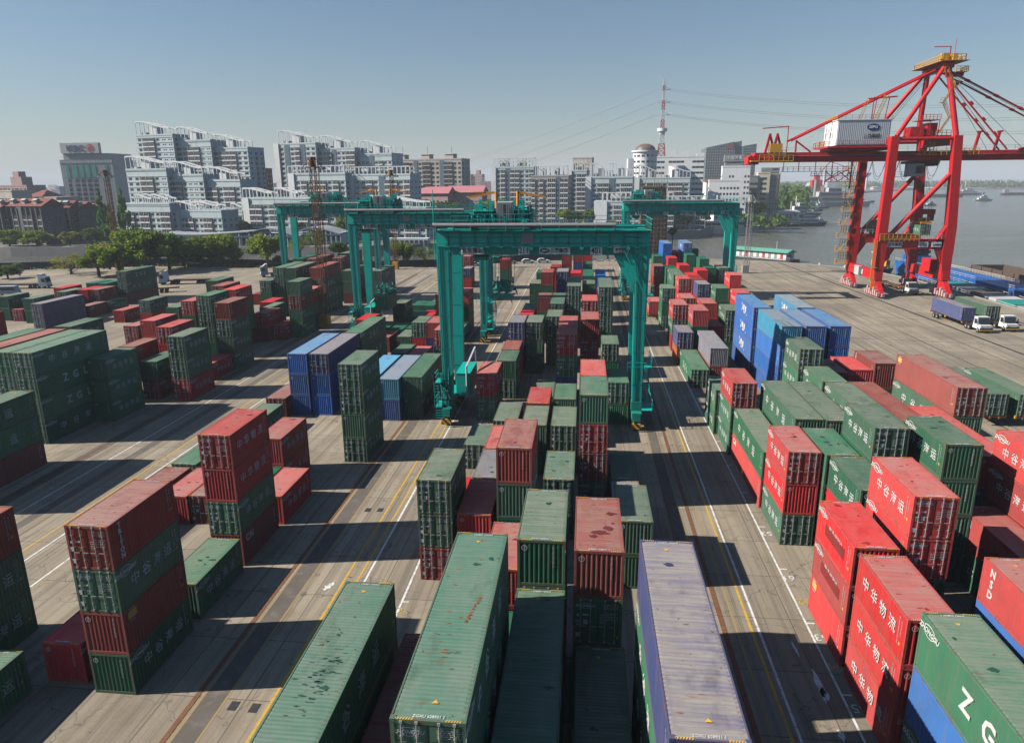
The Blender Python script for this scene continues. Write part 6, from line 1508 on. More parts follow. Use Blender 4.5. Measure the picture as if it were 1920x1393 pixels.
def win_me(kind, w_, h, frame='wwhite'):
    k = (kind, round(w_,1), round(h,1), frame)
    if k in WIN: return WIN[k]
    o = MB()
    if kind == 'w':
        o.box(-w_/2,-.06,0,w_/2,.02,h); o.cur = 1; n = 2 if w_ < 2 else 3
        for i in range(n): a = -w_/2+.08+i*(w_-.16)/n; o.box(a+.04,-.09,.1,a+(w_-.16)/n-.04,-.055,h-.1)
    elif kind == 'b':                                          # glazed balcony with a slab and a parapet
        o.box(-w_/2,-.9,-.85,w_/2,0,-.62); o.box(-w_/2,-.92,-.62,w_/2,-.86,-.12); o.cur = 1; n = max(2,int(w_/.9))
        o.box(-w_/2+.1,-.45,-.2,w_/2-.1,-.02,h)
        o.cur = 0
        for i in range(n+1): a = -w_/2+.08+i*(w_-.16)/n; o.box(a-.05,-.9,.05,a+.05,-.82,h)
    elif kind == 's':
        o.box(-w_*.32,-.05,.2,-w_*.06,.02,h*.75); o.box(w_*.06,-.05,.2,w_*.32,.02,h*.75); o.cur = 1; o.box(-w_*.29,-.08,.28,-w_*.09,-.045,h*.68); o.box(w_*.09,-.08,.28,w_*.29,-.045,h*.68)
    elif kind == 'r': o.cur = 1; o.box(-w_/2,-.05,0,w_/2,.02,h)
    me = o.mesh('window', [M[frame], M['glass']]); WIN[k] = me; return me
def facade(t, W, H, z0, pat, fh, y=0.0, frame='wwhite', limit=100, flip=0, count=None, skip=0.0, x0=0.0, rz=0.0, seed=1):
    """windows of one facade: each its own part up to the limit, the rest one part"""
    r = random.Random(seed); n = len(pat); u = W/n; fl = int((H-.8)/fh); items = []
    for j in range(fl):
        for i, c in enumerate(pat):
            if c in 'nd' or r.random() < skip: continue
            w_ = {'w':min(u*.62,2.4),'b':u*.96,'s':u*.9,'r':u*.92}[c]; h = {'w':1.5,'b':1.75,'s':1.4,'r':1.5}[c]
            items.append((c, w_, h, x0+u*(i+.5), z0+fh*j+1.0))
    items.sort(key=lambda q: -q[4]); used = count or [0]; rest = []
    for c, w_, h, x, z in items:
        me = win_me(c, w_, h, frame); q = Vector((x, y, 0)); q.rotate(Matrix.Rotation(rz,3,'Z')) if rz else None
        if used[0] < limit: inst('balcony' if c == 'b' else 'window', me, t, (q.x,q.y,z), rz); used[0] += 1
        else: rest.append((me, Matrix.Translation((q.x,q.y,z)) @ Matrix.Rotation(rz,4,'Z')))
    return rest
def finish(t, rest, frame='wwhite'):
    if not rest: return
    v = []; f = []; mi = []
    for me, mx in rest:
        b = len(v); v += [tuple(mx @ p.co) for p in me.vertices]
        for p in me.polygons: f.append(tuple(b+i for i in p.vertices)); mi.append(p.material_index)
    me = bpy.data.meshes.new('windows'); me.from_pydata(v, [], f); me.materials.append(M[frame]); me.materials.append(M['glass']); me.polygons.foreach_set('material_index', mi); me.update()
    o = inst('windows', me, t); o['kind'] = 'stuff'
def block(px0, px1, vt, Y, label, pat='wbbw', depth=14, rz=0.0, wall='wpale', fh=3.0, frame='wwhite', cat='apartment block', grp='apartment blocks across the creek', base=-.6, roof=None, side='www', columns=True, name='apartment_block', skip=0.0, limit=100, dark=True):
    x0, zt = at(px0, vt, Y); x1, _ = at(px1, vt, Y); rz = rz if rz else (-.20 if px0 < 780 else -.13); W = (x1-x0)/max(.3,math.cos(rz))*1.0; H = zt-base
    t = empty(name, (x0, Y, base), rz, label, cat, grp)
    wl = MB(); wl.box(0,0,0,W,depth,H); wl.box(-.15,-.15,H,W+.15,depth+.15,H+.9); wl.build('wall', M[wall], t)
    n = len(pat); u = W/n
    if columns:
        o = MB(); k = 0
        for i, c in enumerate(pat):
            if c == 'd' and dark: o.cur = 1; o.box(u*i+.1,-.25,.2,u*(i+1)-.1,.02,H-.4)
            elif c == 'n': o.cur = 0; o.box(u*i,-.7,0,u*(i+1),.02,H+.6)
        if o.v: o.build('facade_bay', [M[wall if wall!='wpale' else 'wwhite'], M['deepblue']], t)
        o = MB()
        for j in range(1, int(H/fh)+1): o.box(-.12,-.22,j*fh-.1,W+.12,.02,j*fh+.08)
        if wall in ('wpale','wwhite'): o.build('floor_band', M['wwhite'], t)
    cnt = [0]; rest = facade(t, W, H, 0, pat, fh, 0.0, frame, limit, count=cnt, skip=skip, seed=int(px0))
    if side:
        sd = []; u2 = depth/len(side)
        fl = int((H-.8)/fh)
        for j in range(fl):
            for i, c in enumerate(side):
                if c == 'n': continue
                me = win_me(c, min(u2*.5,1.8), 1.4, frame); z = fh*j+1.0; yy = u2*(i+.5)
                rest += [(me, Matrix.Translation((0,yy,z)) @ Matrix.Rotation(-math.pi/2,4,'Z')), (me, Matrix.Translation((W,yy,z)) @ Matrix.Rotation(math.pi/2,4,'Z'))]
    finish(t, rest, frame)
    if roof: roof(t, W, H, depth)
    return t, W, H, depth
def wave(arcs, hh=6.0, house=True, drop=0.0, colr='wwhite', thick=.8):
    """curved white roof pergolas; arcs: (start, end) fractions of the width"""
    def f(t, W, H, D):
        for a, b in arcs:
            o = MB(); k = 14; xa, xb = a*W, b*W
            z = lambda s: H+hh*(.70+.30*math.cos(s*math.pi*1.15-.45))+1.2
            for y in (.3, D*.45):
                for i in range(k):
                    s0, s1 = i/k, (i+1)/k; o.add([(xa+(xb-xa)*s0,y,z(s0)),(xa+(xb-xa)*s1,y,z(s1)),(xa+(xb-xa)*s1,y+.6,z(s1)),(xa+(xb-xa)*s0,y+.6,z(s0))]+[(xa+(xb-xa)*s0,y,z(s0)+thick),(xa+(xb-xa)*s1,y,z(s1)+thick),(xa+(xb-xa)*s1,y+.6,z(s1)+thick),(xa+(xb-xa)*s0,y+.6,z(s0)+thick)], _bfaces)
            for i in range(0,k+1,4): s0 = i/k; x = xa+(xb-xa)*s0; o.bar((x,.3,z(s0)+.2),(x,D*.45+.6,z(s0)+.2),.22)
            for i in range(9):
                if i in (3,): continue
                s0 = i/8; x = xa+(xb-xa)*s0
                for y in (.6, D*.45+.3): o.bar((x,y,H),(x,y,z(s0)),.34)
            o.build('roof_pergola', M[colr], t)
            if house: MB().box(xa+(xb-xa)*.36,1.5,H,xa+(xb-xa)*.58,D*.45,H+hh*.78).box(xa+(xb-xa)*.1,1.0,H+.9,xa+(xb-xa)*.3,D*.4,H+hh*.3).build('roof_house', M['wwhite'], t)
    return f
def flatperg(segs, hh=4.5):
    def f(t, W, H, D):
        for a, b in segs:
            o = MB(); o.box(a*W,.2,H+hh,b*W,.7,H+hh+.35); o.box(a*W,D*.4,H+hh,b*W,D*.4+.5,H+hh+.35); n = max(3,int((b-a)*W/2.6))
            for i in range(n+1): x = a*W+(b-a)*W*i/n; o.bar((x,.45,H),(x,.45,H+hh),.45); o.bar((x,D*.4+.2,H),(x,D*.4+.2,H+hh),.45); o.bar((x,.4,H+hh+.15),(x,D*.4+.2,H+hh+.15),.25)
            o.build('roof_pergola', M['wwhite'], t)
        MB().box(W*.2,2,H,W*.32,7,H+hh*.85).box(W*.62,2,H,W*.72,7,H+hh*.85).build('roof_house', M['wwhite'], t)
    return f
# stepped white apartments, left group: rear tower in three steps, front tower, low waterfront block
rear = 'stepped pale apartment towers, left group'
block(255,333,256,440,'left and highest step of the rear white apartment tower with wavy roof pergolas','wbbwss',16,.0,grp=rear,roof=wave([(0.0,.92)],7),side='wwb')
block(331,402,266,438,'middle step of the rear white apartment tower with wavy roof pergolas','wbbbss',16,.0,grp=rear,roof=wave([(.02,.93)],7))
block(400,471,280,436,'right and lowest step of the rear white apartment tower with wavy roof pergolas','wbbbww',16,.0,grp=rear,roof=wave([(.0,.93)],7),side='wbw')
block(236,322,320,392,'left step of the middle-height white apartment block before the rear tower','wwbbws',14,.0,grp=rear,roof=wave([(0,.98)],6))
block(320,388,330,390,'middle step of the middle-height white apartment block','bbwssw',14,.0,grp=rear,roof=wave([(0,.98)],6))
block(386,457,340,388,'right step of the middle-height white apartment block','bbwbbw',14,.0,grp=rear,roof=wave([(.0,.95)],6))
block(231,330,384,352,'low left waterfront block with white roof frames, below the stepped apartments','wbwbbwwbb',13,.0,grp=rear,roof=wave([(.25,.62),(.62,.98)],3.5,False))
block(328,425,397,350,'low middle waterfront block with white roof frames, below the stepped apartments','nwbbwwbbww',13,.0,grp=rear,roof=wave([(.0,.48),(.4,.95)],3.5,False))
block(424,458,398,372,'small low block in the gap left of the white-walled end block','bbw',12,.0,grp=rear,roof=wave([(.3,1.0)],3,False))
block(474,496,318,470,'plain brown brick tower behind the left apartment group','wswsw',14,.1,wall='wbrick',frame='wbeige',grp='plain towers behind',side='ww',columns=False)
block(455,640,374,362,'long low white block with a bright end wall, behind the farthest-left gantry crane','nbbwbbwwbbwbbw',13,.0,grp=rear,roof=wave([(.0,.33),(.36,.62)],4,False))
# second group
g2 = 'stepped pale apartment towers, centre-left group'
block(513,598,272,460,'left and highest step of the centre-left tower with thin wavy roof pergolas','nwdwbdww',16,.0,grp=g2,roof=wave([(.12,.95)],7,True,0,'wwhite',.55))
block(596,670,281,458,'middle step of the centre-left tower with thin wavy roof pergolas','wwbdwwbb',16,.0,grp=g2,roof=wave([(.1,.92)],7,True,0,'wwhite',.55))
block(668,738,291,456,'right step of the centre-left tower with thin wavy roof pergolas','wwwdwbww',16,.0,grp=g2,roof=wave([(.12,.98)],7,True,0,'wwhite',.55))
block(540,655,328,402,'white curved-corner apartment block behind the tall rusty mast','nwbwbbwbw',14,.0,grp=g2,roof=flatperg([(0,.98)],4.5))
block(652,775,330,400,'white curved-corner apartment block left of the slim rusty mast','nwwbwdbbwb',14,.0,grp=g2,roof=flatperg([(-.02,1.0)],4.5))
block(655,805,392,366,'low block with a large curved white roof frame, behind the second gantry trolley','wbbwwbbwbbw',13,.0,grp=g2,roof=wave([(.3,1.0)],5,False))
def antennas(t, W, H, D):
    for a in (.12,.48,.82): b = MB().box(W*a-3,1,H,W*a+3,8,H+3.6).box(W*a-3.4,.6,H+3.6,W*a+3.4,8.4,H+4.0).build('roof_house', M['wcream'], t); MB().tube((W*a+1,3,H+4),(W*a+1,3,H+9.5),.16,5).build('antenna', M['grey'], b)
block(735,870,302,500,'long grey-beige slab block with three boxy roof houses and antennas','wwbbwdwbbwwdbbww',16,.0,wall='wbeige',frame='wbeige',grp='plain towers behind',roof=antennas,columns=True)
for i,(a,b) in enumerate([(869,883),(887,904)]): block(a,b,328,1300,['left of two distant hazy pink towers','right of two distant hazy pink towers'][i],'wwww',18,.0,wall='wpink',frame='wpink',grp='distant pink towers',fh=5,columns=False,side=None,roof=lambda t,W,H,D: MB().box(W*.3,2,H,W*.7,12,H+8).build('roof_house',M['wpink'],t))
# right-centre group
g3 = 'white apartments with roof pergolas, right of centre'
block(921,1002,316,480,'white pergola-topped apartment tower, leftmost of the right-centre group','nwbdbbwwb',15,.0,grp=g3,roof=flatperg([(.05,.35),(.38,.75),(.78,1.0)],6))
block(996,1066,332,440,'greyer pergola-topped apartment block beside it, with balconies on every floor','bwbwbbdbb',14,.0,wall='wbeige',grp=g3,roof=flatperg([(.12,.95)],6))
block(1063,1100,322,480,'narrow white apartment block with a bright left end, right of the grey one','nwbb',15,.0,grp=g3,roof=flatperg([(.3,1.0)],6))
block(1074,1110,298,560,'small cream stair tower rising behind the narrow white block','ww',12,.0,wall='wcream',grp='plain towers behind',side=None)
block(1098,1186,334,445,'broad white apartment block with slanting roof pergolas, right-centre','nwbbdwbb',14,.0,grp=g3,roof=wave([(.1,.55),(.5,1.0)],7,True,0,'wwhite',.55))
block(1114,1262,380,412,'low white riverside block with a long pergola and a blank bright end wall','nnwbbwwbbwbb',13,.0,grp=g3,roof=flatperg([(.1,.98)],5))
block(1186,1292,336,470,'white apartment block behind the scaffolded tower','nwbbwbbw',14,.0,grp=g3,roof=wave([(.05,.5),(.5,1.0)],7,True,0,'wwhite',.55))
block(1250,1322,384,420,'low riverside block with a pink-toned pergola, right of the scaffolded tower','wwbbwwbb',13,.0,grp=g3,roof=flatperg([(0,1.0)],4.5))
# round tower
def round_tower():
    Y = 620; xa, zt = at(1177,286,Y); xb, _ = at(1233,286,Y); R0 = (xb-xa)/2*.82; cx = xb-R0; H = zt+.6
    t = empty('round_tower', (cx,Y,-.6), 0, 'white cylindrical tower with a brown domed roof, left of the red and white pylon', 'tower')
    MB().tube((0,0,0),(0,0,H),R0,28).box(-R0*1.4,-4,0,-R0*.6,16,H-5).build('wall', M['wwhite'], t); MB().tube((0,0,H),(0,0,H+1.2),R0+1.3,28).build('cornice', M['wwhite'], t); MB().dome((0,0,H+1.2),R0*.85,R0*.85,5.5,20,5).build('dome', M['dome'], t)
    k = 0
    for j in range(int(H/4.6)-1):
        for a in (-150,-127,-104,-81,-58,-35):
            if k >= 100: break
            an = R_(a); k += 1; inst('window', win_me('r', R0*.24, 1.6), t, (R0*math.cos(an),R0*math.sin(an),H-4-j*4.6), an+math.pi/2)
round_tower()
def hospital():
    t, W, H, D = block(1232,1319,296,560,'white stepped office building with horizontal window bands, right of the pylon','rrnrrrrnnrrr',20,.0,wall='wwhite',fh=4.0,grp=None,cat='office building',name='office_building',columns=False,
        roof=lambda t,W,H,D: MB().box(W*.22,0,H,W*.42,10,H+5).box(W*.52,0,H,W*.68,10,H+5).box(W*.84,0,H,W*1.0,12,H+3).build('roof_house',M['wwhite'],t))
    MB().tube((W*.42,0,0),(W*.42,0,H-6),W*.17,20).build('curved_bay', M['wwhite'], t)
hospital()
# slanted glass tower
def glass_tower():
    Y = 900; x0, z0 = at(1325,273,Y); x1, z1 = at(1378,266,Y); x2, z2 = at(1392,264,Y); x3, z3 = at(1417,270,Y); t = empty('glass_tower', (x0,Y,-.6), 0, 'blue-grey glass office tower with a slanting roofline and small red sign', 'office tower')
    a, b, c, d = 0, x1-x0, x2-x0, x3-x0; o = MB(); o.xz([(a,0),(b,0),(b,z1+.6),(a,z0-2)], 0, 40); o.build('curtain_wall', M['bglass'], t)
    MB().xz([(b+.3,0),(c,0),(c,z2+.6),(b+.3,z1)], 2, 38).build('dark_wing', M['deepblue'], t); MB().xz([(c+.5,0),(d,0),(d,z3+.6),(c+.5,z3-2)], -6, 30).build('side_wing', M['bglass'], t)
    o = MB()
    for k in range(1,22): z = k*(z0/22); o.box(a,-.25,z,b,-.05,z+.35); o.box(c+.5,-6.25,z,d,-6.05,z+.35)
    for k in range(0,13): x = a+(b-a)*k/12; o.box(x-.15,-.2,0,x+.15,-.02,z0-3)
    o.build('mullion', M['lgrey'], t); MB().box(b-9,-.5,z1-7,b-1,-.2,z1-3).build('sign_board', M['redm'], t)
glass_tower()
t, W, H, D = block(1330,1386,340,470,'white riverside office block with a blank bright left wall','nnnwwwwww',16,.0,wall='wwhite',fh=3.6,grp=None,cat='office building',name='office_building',columns=False,side='www')
t, W, H, D = block(1355,1406,314,500,'taller white office block behind, topped by a grey sign storey','nnwwnnnww',16,.0,wall='wwhite',fh=3.6,grp=None,cat='office building',name='office_building',columns=False,roof=lambda t,W,H,D: MB().box(W*.08,1,H,W*.72,12,H+3).box(W*.05,.5,H+3.6,W*.75,12,H+8).build('sign_storey',M['grey'],t))
me = text_mesh('中国海事', 2.6, .1, M['white'], 1.0, .02); o = inst('lettering', me, t); o.location = (W*.4,.4,H+5.8); o.rotation_euler = (R90,0,0)
block(1400,1421,332,520,'dark glazed side block right of the grey-topped office','rrr',16,.0,wall='grey',frame='lgrey',grp=None,cat='office building',name='office_building',fh=3.4)
t, W, H, D = block(1422,1444,326,520,'cream concrete works tower at the river, right of the glass tower','nrrn',14,.0,wall='wcream',frame='lgrey',grp=None,cat='works building',name='works_tower',fh=3.4,columns=False)
MB().box(-8,-4,0,W*.8,0,H*.32).box(W,2,0,W+7,12,H*.98).build('annex', M['wcream'], t); o = MB(); [o.bar((W+k*1.7,1.6,0),(W+k*1.7,1.6,H*1.05),.3) for k in range(5)]; [o.bar((W,1.6,k*4),(W+7,1.6,k*4),.3) for k in range(12)]; o.box(2,2,H,W+6,9,H+4); o.build('steel_frame', M['grey'], t)
# bank tower at left
def bank():
    Y = 560; x0, zt = at(110,291,Y); x1, _ = at(208,291,Y); W = x1-x0; H = zt+.6; t = empty('bank_tower', (x0,Y,-.6), .0, 'grey tiled bank tower with green glass strips and a rooftop ICBC sign', 'bank tower')
    MB().box(0,0,0,W,32,H-4).box(3,1,H-4,W-3,31,H+1).box(-.4,-.4,H-6.5,W+.4,32.4,H-6).build('wall', plain('grey_tile_cladding',(.33,.36,.38),.5,var=.06,scale=.2), t); o = MB()
    for k in range(1,26): z = k*(H/26); o.box(-.05,-.08,z,W+.05,0,z+.12)
    for k in range(0,20): x = W*k/19; o.box(x-.06,-.07,0,x+.06,0,H-4)
    o.build('cladding_joint', M['grey'], t)
    for i, (a, b) in enumerate(((.10,.16),(.235,.315),(.355,.435),(.475,.555),(.595,.675),(.86,.90))):
        for j in range(13): z = H-11-j*3.6; inst('window', win_me('r', (b-a)*W, 2.5), t, (W*(a+b)/2,-.1,z))
        MB().box(W*a,-.35,H-18,W*b,-.16,H-8).build('green_glass', plain('green_glass',(.04,.26,.22),.2) if 'gg' not in M else M['gg'], t)
    s = MB().box(W*.07,-1.2,H+1,W*.80,2,H+9.2).build('rooftop_sign', M['lgrey'], t); bl = plain('sign_ink_blue',(.03,.05,.16),.5)
    me = text_mesh('ICBC', 6.0, .3, bl, 1.15, .1); o = inst('lettering', me, s); o.location = (W*.355,-1.5,H+5.0); o.rotation_euler = (R90,0,0)
    lg = MB(); k = 24; cx, cz = W*.64, H+5
    for i in range(k):
        a0, a1 = 6.283*i/k, 6.283*(i+1)/k
        lg.add([(cx+3.2*math.cos(a0),-1.4,cz+3.2*math.sin(a0)),(cx+3.2*math.cos(a1),-1.4,cz+3.2*math.sin(a1)),(cx+2.4*math.cos(a1),-1.4,cz+2.4*math.sin(a1)),(cx+2.4*math.cos(a0),-1.4,cz+2.4*math.sin(a0))],[(0,1,2,3)])
    for q in ((-1.7,-1.3,-.35,1.3),(.35,-1.3,1.7,1.3)): lg.box(cx+q[0],-1.45,cz+q[1],cx+q[2],-1.35,cz+q[3])
    lg.build('logo', M['redm'], s)
M['gg'] = plain('green_glass', (.04,.26,.22), .2)
bank()
# old tile-roofed apartments at far left
def old(px0, px1, ve, Y, label, pat, rz=0.0, depth=12):
    t, W, H, D = block(px0,px1,ve,Y,label,pat,depth,rz,wall='wold',frame='wbeige',grp='old tile-roofed apartments at far left',fh=2.9,columns=True,side='ww',dark=False)
    MB().yz([(-.8,H+.8),(D+.8,H+.8),(D/2,H+4.4)],-.8,W+.8).build('roof', M['tile'], t)
    for k in range(3): x = W*(.2+.3*k); MB().box(x-1,1.0,H+1.2,x+1,3.2,H+3.6).yz([(.6,3.6+H),(3.6,3.6+H),(2.1,4.5+H)],x-1.3,x+1.3).build('dormer', M['wbeige'], t)
    o = MB()
    for k in range(len(pat)+1): x = W*k/len(pat); o.box(x-.25,-1.0,0,x+.25,0,H)
    o.build('party_wall', M['wold'], t)
old(-24,8,392,330,'old grey apartment cut by the far left edge of the view','wbbw'); old(6,92,390,330,'broad old grey apartment with a dark red tiled roof, far left','bwbnbbwb'); old(90,128,393,345,'narrow old apartment in the middle of the dark red roofed row','wbbw',.05); old(126,152,395,352,'old apartment right of the middle in the dark red roofed row','bbw'); old(150,178,398,362,'rightmost old apartment of the dark red roofed row, by the conifers','wbw')
block(-10,62,350,520,'pink apartment complex with a stepped top at the far left','wwrwwrww',16,0,wall='wpink',frame='wpink',grp='plain towers behind',roof=lambda t,W,H,D: MB().box(W*.5,1,H,W*.84,10,H+7).box(W*.56,2,H+7,W*.74,8,H+11).build('roof_house',M['wpink'],t))
block(-20,30,360,440,'cream low apartment in front of the pink complex at far left','wwrwr',14,0,wall='wcream',frame='wcream',grp='plain towers behind'); t, W, H, D = block(50,118,372,470,'grey hall with a low dark red hipped roof behind the old apartments','nnwnwwn',18,0,wall='wbeige',frame='wbeige',grp=None,cat='hall',name='hall_building')
MB().add([(-1,-1,H+.9),(W*.55,-1,H+.9),(W*.55,D,H+.9),(-1,D,H+.9),(W*.2,D/2,H+5.5),(W*.34,D/2,H+5.5)],[(0,1,5,4),(1,2,5),(2,3,4,5),(3,0,4)]).build('roof', M['tile'], t)
# pink-roofed row and pink house
for i,(a,b,v,Y) in enumerate([(778,842,366,450),(840,905,364,455)]):
    t, W, H, D = block(a,b,v,Y,['left half of the long pink-roofed row behind the gantry cranes','right half of the long pink-roofed row behind the gantry cranes'][i],'wswswwsw',12,0,wall='wpink',frame='wwhite',grp='pink-roofed row',fh=3); MB().yz([(-1,H+.9),(D+1,H+.9),(D/2,H+5)],-1,W+1).build('roof', M['pinkroof'], t)
block(775,792,352,470,'crimson-pink block at the left end of the pink-roofed row','ww',12,0,wall='pinkroof',frame='wpink',grp=None,cat='building',name='pink_building')
# low waterfront halls with wavy blue-edged roofs
def hall(px0, px1, vt, vb, Y, label, amp=1.2, flip=1):
    x0, zt = at(px0,vt,Y); x1, _ = at(px1,vt,Y); _, zb = at(px0,vb,Y); W = x1-x0; H = zt-zb; t = empty('waterfront_hall', (x0,Y,zb), 0, label, 'hall', 'waterfront halls across the creek'); MB().box(0,0,0,W,12,H-1.2).build('wall', M['wpale'], t); o = MB(); k = 20
    for i in range(k):
        f0, f1 = i/k, (i+1)/k; z = lambda f: H-.6+flip*amp*math.sin(f*math.pi*1.3)
        o.add([(W*f0,-2,z(f0)),(W*f1,-2,z(f1)),(W*f1,14,z(f1)),(W*f0,14,z(f0)),(W*f0,-2,z(f0)+.5),(W*f1,-2,z(f1)+.5),(W*f1,14,z(f1)+.5),(W*f0,14,z(f0)+.5)],_bfaces)
    o.build('roof', M['lgrey'] if 'gbr' not in M else M['gbr'], t); MB().box(0,-2.1,H-2.3,W,-1.9,H-1.7).build('blue_fascia', M['fasc'], t)
    n = int(W/2.4)
    for i in range(min(n,90)): inst('window', win_me('w',1.6,H*.5), t, (W*(i+.5)/n,-.02,H*.2))
    o = MB(); [o.bar((W*i/9,-1.8,0),(W*i/9,-1.8,H-.6),.3) for i in range(10)]; o.build('column', M['wwhite'], t)
hall(300,470,436,466,322,'long low waterfront hall with a gently wavy grey-blue roof at left',.8,-1); hall(468,562,436,462,325,'waterfront hall with a blue-edged arched roof behind the teal crane legs',2.2); hall(560,640,432,458,330,'waterfront hall with an arched roof between the farthest-left crane legs',1.6); 
def pontoonwall():
    x0, z = at(722,440,312); x1, _ = at(802,440,312); t = empty('embankment_gallery', (x0,312,WZ), 0, 'pale gallery with framed openings on the creek embankment, right of the slim mast', 'gallery'); W = x1-x0; MB().box(0,0,0,W,5,7.2).build('wall', M['wpale'], t)
    for k in range(9): MB().box(W*(k+.2)/9,-.1,3.6,W*(k+.8)/9,.02,6.4).build('opening', M['dark'], t)
pontoonwall()
# pylon and power lines
def pylon():
    Y = 900; xb, zb = at(1242,300,Y); xt, zt = at(1243,152,Y); cx = (xb+xt)/2; t = empty('power_pylon', (cx,Y,-.6), 0, 'tall red and white lattice power pylon with a platform', 'pylon', None); H = zt+.6; Rd = M['redm']; Wt = M['white']
    wd = lambda z: 17-13.2*min(1,z/(H*.62)) if z < H*.62 else 3.8-1.6*(z-H*.62)/(H*.38); n = 26
    for i in range(n):
        z0, z1 = H*i/n, H*(i+1)/n; a, b = wd(z0)/2, wd(z1)/2; o = MB(); q0 = [(-a,-a),(a,-a),(a,a),(-a,a)]; q1 = [(-b,-b),(b,-b),(b,b),(-b,b)]; tw = .75 if i < 16 else .6
        for k in range(4): o.bar((*q0[k],z0),(*q1[k],z1),tw); o.bar((*q0[k],z0),(*q1[(k+1)%4],z1),.4); o.bar((*q0[(k+1)%4],z0),(*q1[k],z1),.4); o.bar((*q1[k],z1),(*q1[(k+1)%4],z1),.4)
        o.build('lattice_section', Rd if i in (10,11,12,16,17,20,21,24) else Wt, t)
    MB().tube((0,0,H*.60),(0,0,H*.625),6,16).tube((0,0,H*.58),(0,0,H*.60),3.5,12).build('platform', Wt, t)
    for z in (.73,.83,.93): MB().bar((-8,0,H*z),(8,0,H*z),.7).bar((-8,0,H*z),(0,0,H*z+4),.4).bar((8,0,H*z),(0,0,H*z+4),.4).build('cross_arm', Wt, t)
    MB().bar((0,0,H),(-5,0,H+7),.8).bar((0,0,H),(4,0,H+5),.6).build('crest_arm', Wt, t)
    for k, (z, vl, vr) in enumerate(((.93,306,186),(.83,330,212),(.73,352,238))):
        for dy in (0,1):
            pl = Vector((cx-8,Y+dy*16,H*z)); e, ez = at(905-dy*6,vl-4*dy,1150); pr_ = Vector((cx+8,Y+dy*16,H*z)); e2, ez2 = at(1980,vr+6+dy*5,820)
            for a, b, sag, lab in ((pl,Vector((e-60*1.2,1230,ez-6)),4,'left'),(pr_,Vector((e2,820,ez2)),9,'right')):
                o = MB(); K = 24; pts_ = [a.lerp(b,i/K)-Vector((0,0,sag*4*(i/K)*(1-i/K))) for i in range(K+1)]; o.line(pts_, .16, 4)
                tag(o.build('power_line', M['grey']), f"{['upper','middle','lower'][k]} {['front','rear'][dy]} power line running {lab} from the red and white pylon", 'power line', 'power lines from the pylon')
pylon()
# far skyline in the haze
fr = random.Random(11)
for i, (a, b, v, Y) in enumerate([(212,224,334,1900),(226,236,345,2100),(96,112,356,900),(66,78,352,2200),(905,914,352,1500),(1106,1116,350,1300),(497,512,352,2300),(1016,1030,356,1800),(1480,1500,352,2600),(1552,1568,340,2300)]):
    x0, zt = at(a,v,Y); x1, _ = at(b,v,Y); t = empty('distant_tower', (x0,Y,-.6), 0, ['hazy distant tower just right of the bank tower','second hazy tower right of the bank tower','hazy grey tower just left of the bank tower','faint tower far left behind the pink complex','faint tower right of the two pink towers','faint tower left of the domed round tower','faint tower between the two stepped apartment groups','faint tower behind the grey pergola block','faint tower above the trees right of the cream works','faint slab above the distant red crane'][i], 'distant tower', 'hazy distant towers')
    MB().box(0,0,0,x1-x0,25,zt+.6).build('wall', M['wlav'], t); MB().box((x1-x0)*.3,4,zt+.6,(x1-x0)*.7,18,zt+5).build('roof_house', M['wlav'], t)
o = MB()
for k in range(900):
    Y = fr.uniform(480,3800); x = fr.uniform(-.85,.36)*Y; 
    if x > 60+(Y-480)*.26 : continue
    if Y < 700 and fr.random() < .5: continue
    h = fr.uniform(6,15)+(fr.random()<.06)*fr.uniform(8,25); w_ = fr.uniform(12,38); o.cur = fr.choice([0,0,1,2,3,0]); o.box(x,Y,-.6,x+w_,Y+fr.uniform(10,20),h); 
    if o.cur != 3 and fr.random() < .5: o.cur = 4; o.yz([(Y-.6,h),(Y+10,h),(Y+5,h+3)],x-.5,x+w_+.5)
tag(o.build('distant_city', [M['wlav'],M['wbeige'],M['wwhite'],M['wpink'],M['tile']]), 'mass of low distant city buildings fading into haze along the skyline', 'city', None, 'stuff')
# wooded banks
def belt(name, pts_, n, hmin, hmax, dep, label, s=2.6, mat='leafd'):
    r = random.Random(len(pts_)*7+n); o = MB()
    for k in range(n):
        i = r.randrange(len(pts_)-1); f = r.random(); a, b = pts_[i], pts_[i+1]; x = a[0]+(b[0]-a[0])*f+r.uniform(-dep,dep); y = a[1]+(b[1]-a[1])*f+r.uniform(-dep,dep)*.6; h = r.uniform(hmin,hmax)
        for j in range(14):
            p = Vector((x+r.gauss(0,h*.35), y+r.gauss(0,h*.35), -1+h*r.uniform(.2,1))); q = s*r.uniform(.6,1.3); u = Vector((r.gauss(0,1),r.gauss(0,1),r.gauss(0,1))).normalized()*q; w_ = Vector((r.gauss(0,1),r.gauss(0,1),r.gauss(0,1))).normalized()*q; o.add([p-u,p+w_,p+u,p-w_],[(0,1,2,3)])
    tag(o.build(name, M[mat]), label, 'woodland', None, 'stuff')
belt('bank_woodland', [(150,640),(190,800),(260,1000),(380,1500),(560,2300)], 620, 10, 20, 35, 'dark green wooded strip along the right end of the city bank', 3.4)
belt('far_bank_woodland', [(780,2950),(1020,2330),(1500,2180),(2300,2150)], 600, 10, 20, 40, 'thin line of trees along the distant bank at right', 5)
belt('city_greenery', [(-420,390),(-300,470),(-160,520),(-40,500),(60,470),(110,450)], 260, 5, 9, 16, 'low greenery between the buildings across the creek', 1.6)
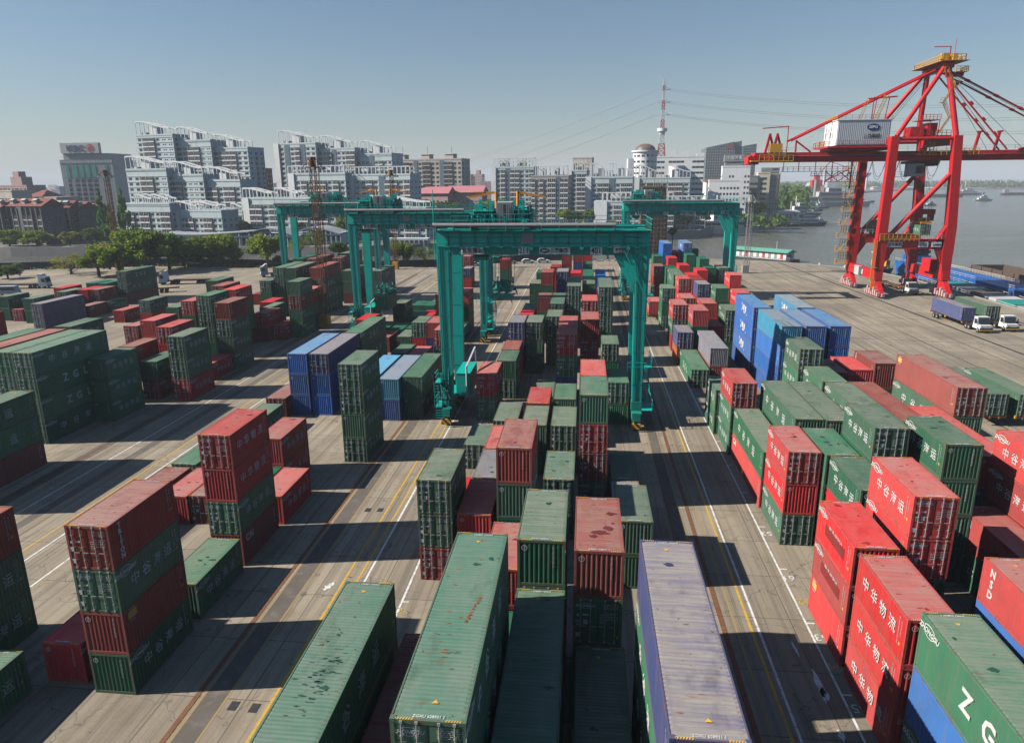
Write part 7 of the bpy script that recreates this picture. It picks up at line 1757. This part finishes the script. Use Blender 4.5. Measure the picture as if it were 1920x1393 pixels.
# distant bank features
x, y = gnd(1876,357,-1.5); 
def far_things():
    Y = 2300; x0, zt = at(1876,339,Y); t = empty('lighthouse', (x0,Y,-1.5), 0, 'white control tower standing alone on the distant bank at right', 'tower'); MB().tube((0,0,0),(0,0,zt-6),5,12,4).build('shaft', M['white'], t); MB().tube((0,0,zt-6),(0,0,zt+1),8,12).build('lantern_room', M['white'], t)
    Y = 2000; x0, zt = at(1626,325,Y); t = empty('water_tower', (x0,Y,-1.5), 0, 'faint white funnel-shaped water tower behind the red crane', 'water tower'); MB().tube((0,0,0),(0,0,zt-8),4,10,3).build('shaft', M['white'], t); MB().tube((0,0,zt-8),(0,0,zt+2),4,14,12).build('tank', M['white'], t)
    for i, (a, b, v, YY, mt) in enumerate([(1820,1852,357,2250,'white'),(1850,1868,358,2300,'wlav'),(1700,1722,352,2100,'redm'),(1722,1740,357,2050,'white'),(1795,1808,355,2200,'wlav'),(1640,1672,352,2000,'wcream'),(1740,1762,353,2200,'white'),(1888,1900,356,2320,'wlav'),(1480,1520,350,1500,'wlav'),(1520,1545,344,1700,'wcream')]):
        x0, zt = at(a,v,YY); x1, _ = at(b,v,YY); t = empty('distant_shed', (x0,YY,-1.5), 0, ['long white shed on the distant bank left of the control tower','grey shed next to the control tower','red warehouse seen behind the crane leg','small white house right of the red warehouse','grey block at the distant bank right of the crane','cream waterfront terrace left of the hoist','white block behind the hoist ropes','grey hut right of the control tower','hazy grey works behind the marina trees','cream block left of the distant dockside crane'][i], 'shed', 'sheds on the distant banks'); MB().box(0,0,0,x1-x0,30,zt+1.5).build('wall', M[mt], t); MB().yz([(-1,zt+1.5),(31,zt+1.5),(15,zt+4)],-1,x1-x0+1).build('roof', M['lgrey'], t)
far_things()

# ---------------------------------------------------------------- air
hz = MB(); hz.box(-9500,-400,WZ-5,14500,16500,190); ho = hz.build('haze', None if False else M['white']); ho['kind'] = 'stuff'; ho['label'] = 'thin pale haze over the port, river and city'; ho['category'] = 'haze'
hm = bpy.data.materials.new('haze'); hm.use_nodes = True; t_ = hm.node_tree
for n in list(t_.nodes):
    if n.type == 'BSDF_PRINCIPLED': t_.nodes.remove(n)
pv = t_.nodes.new('ShaderNodeVolumePrincipled'); pv.inputs['Color'].default_value = (.80,.88,.97,1); pv.inputs['Density'].default_value = .0002; pv.inputs['Anisotropy'].default_value = 0.0
t_.links.new(pv.outputs[0], t_.nodes['Material Output'].inputs['Volume'])
ho.data.materials.clear(); ho.data.materials.append(hm)
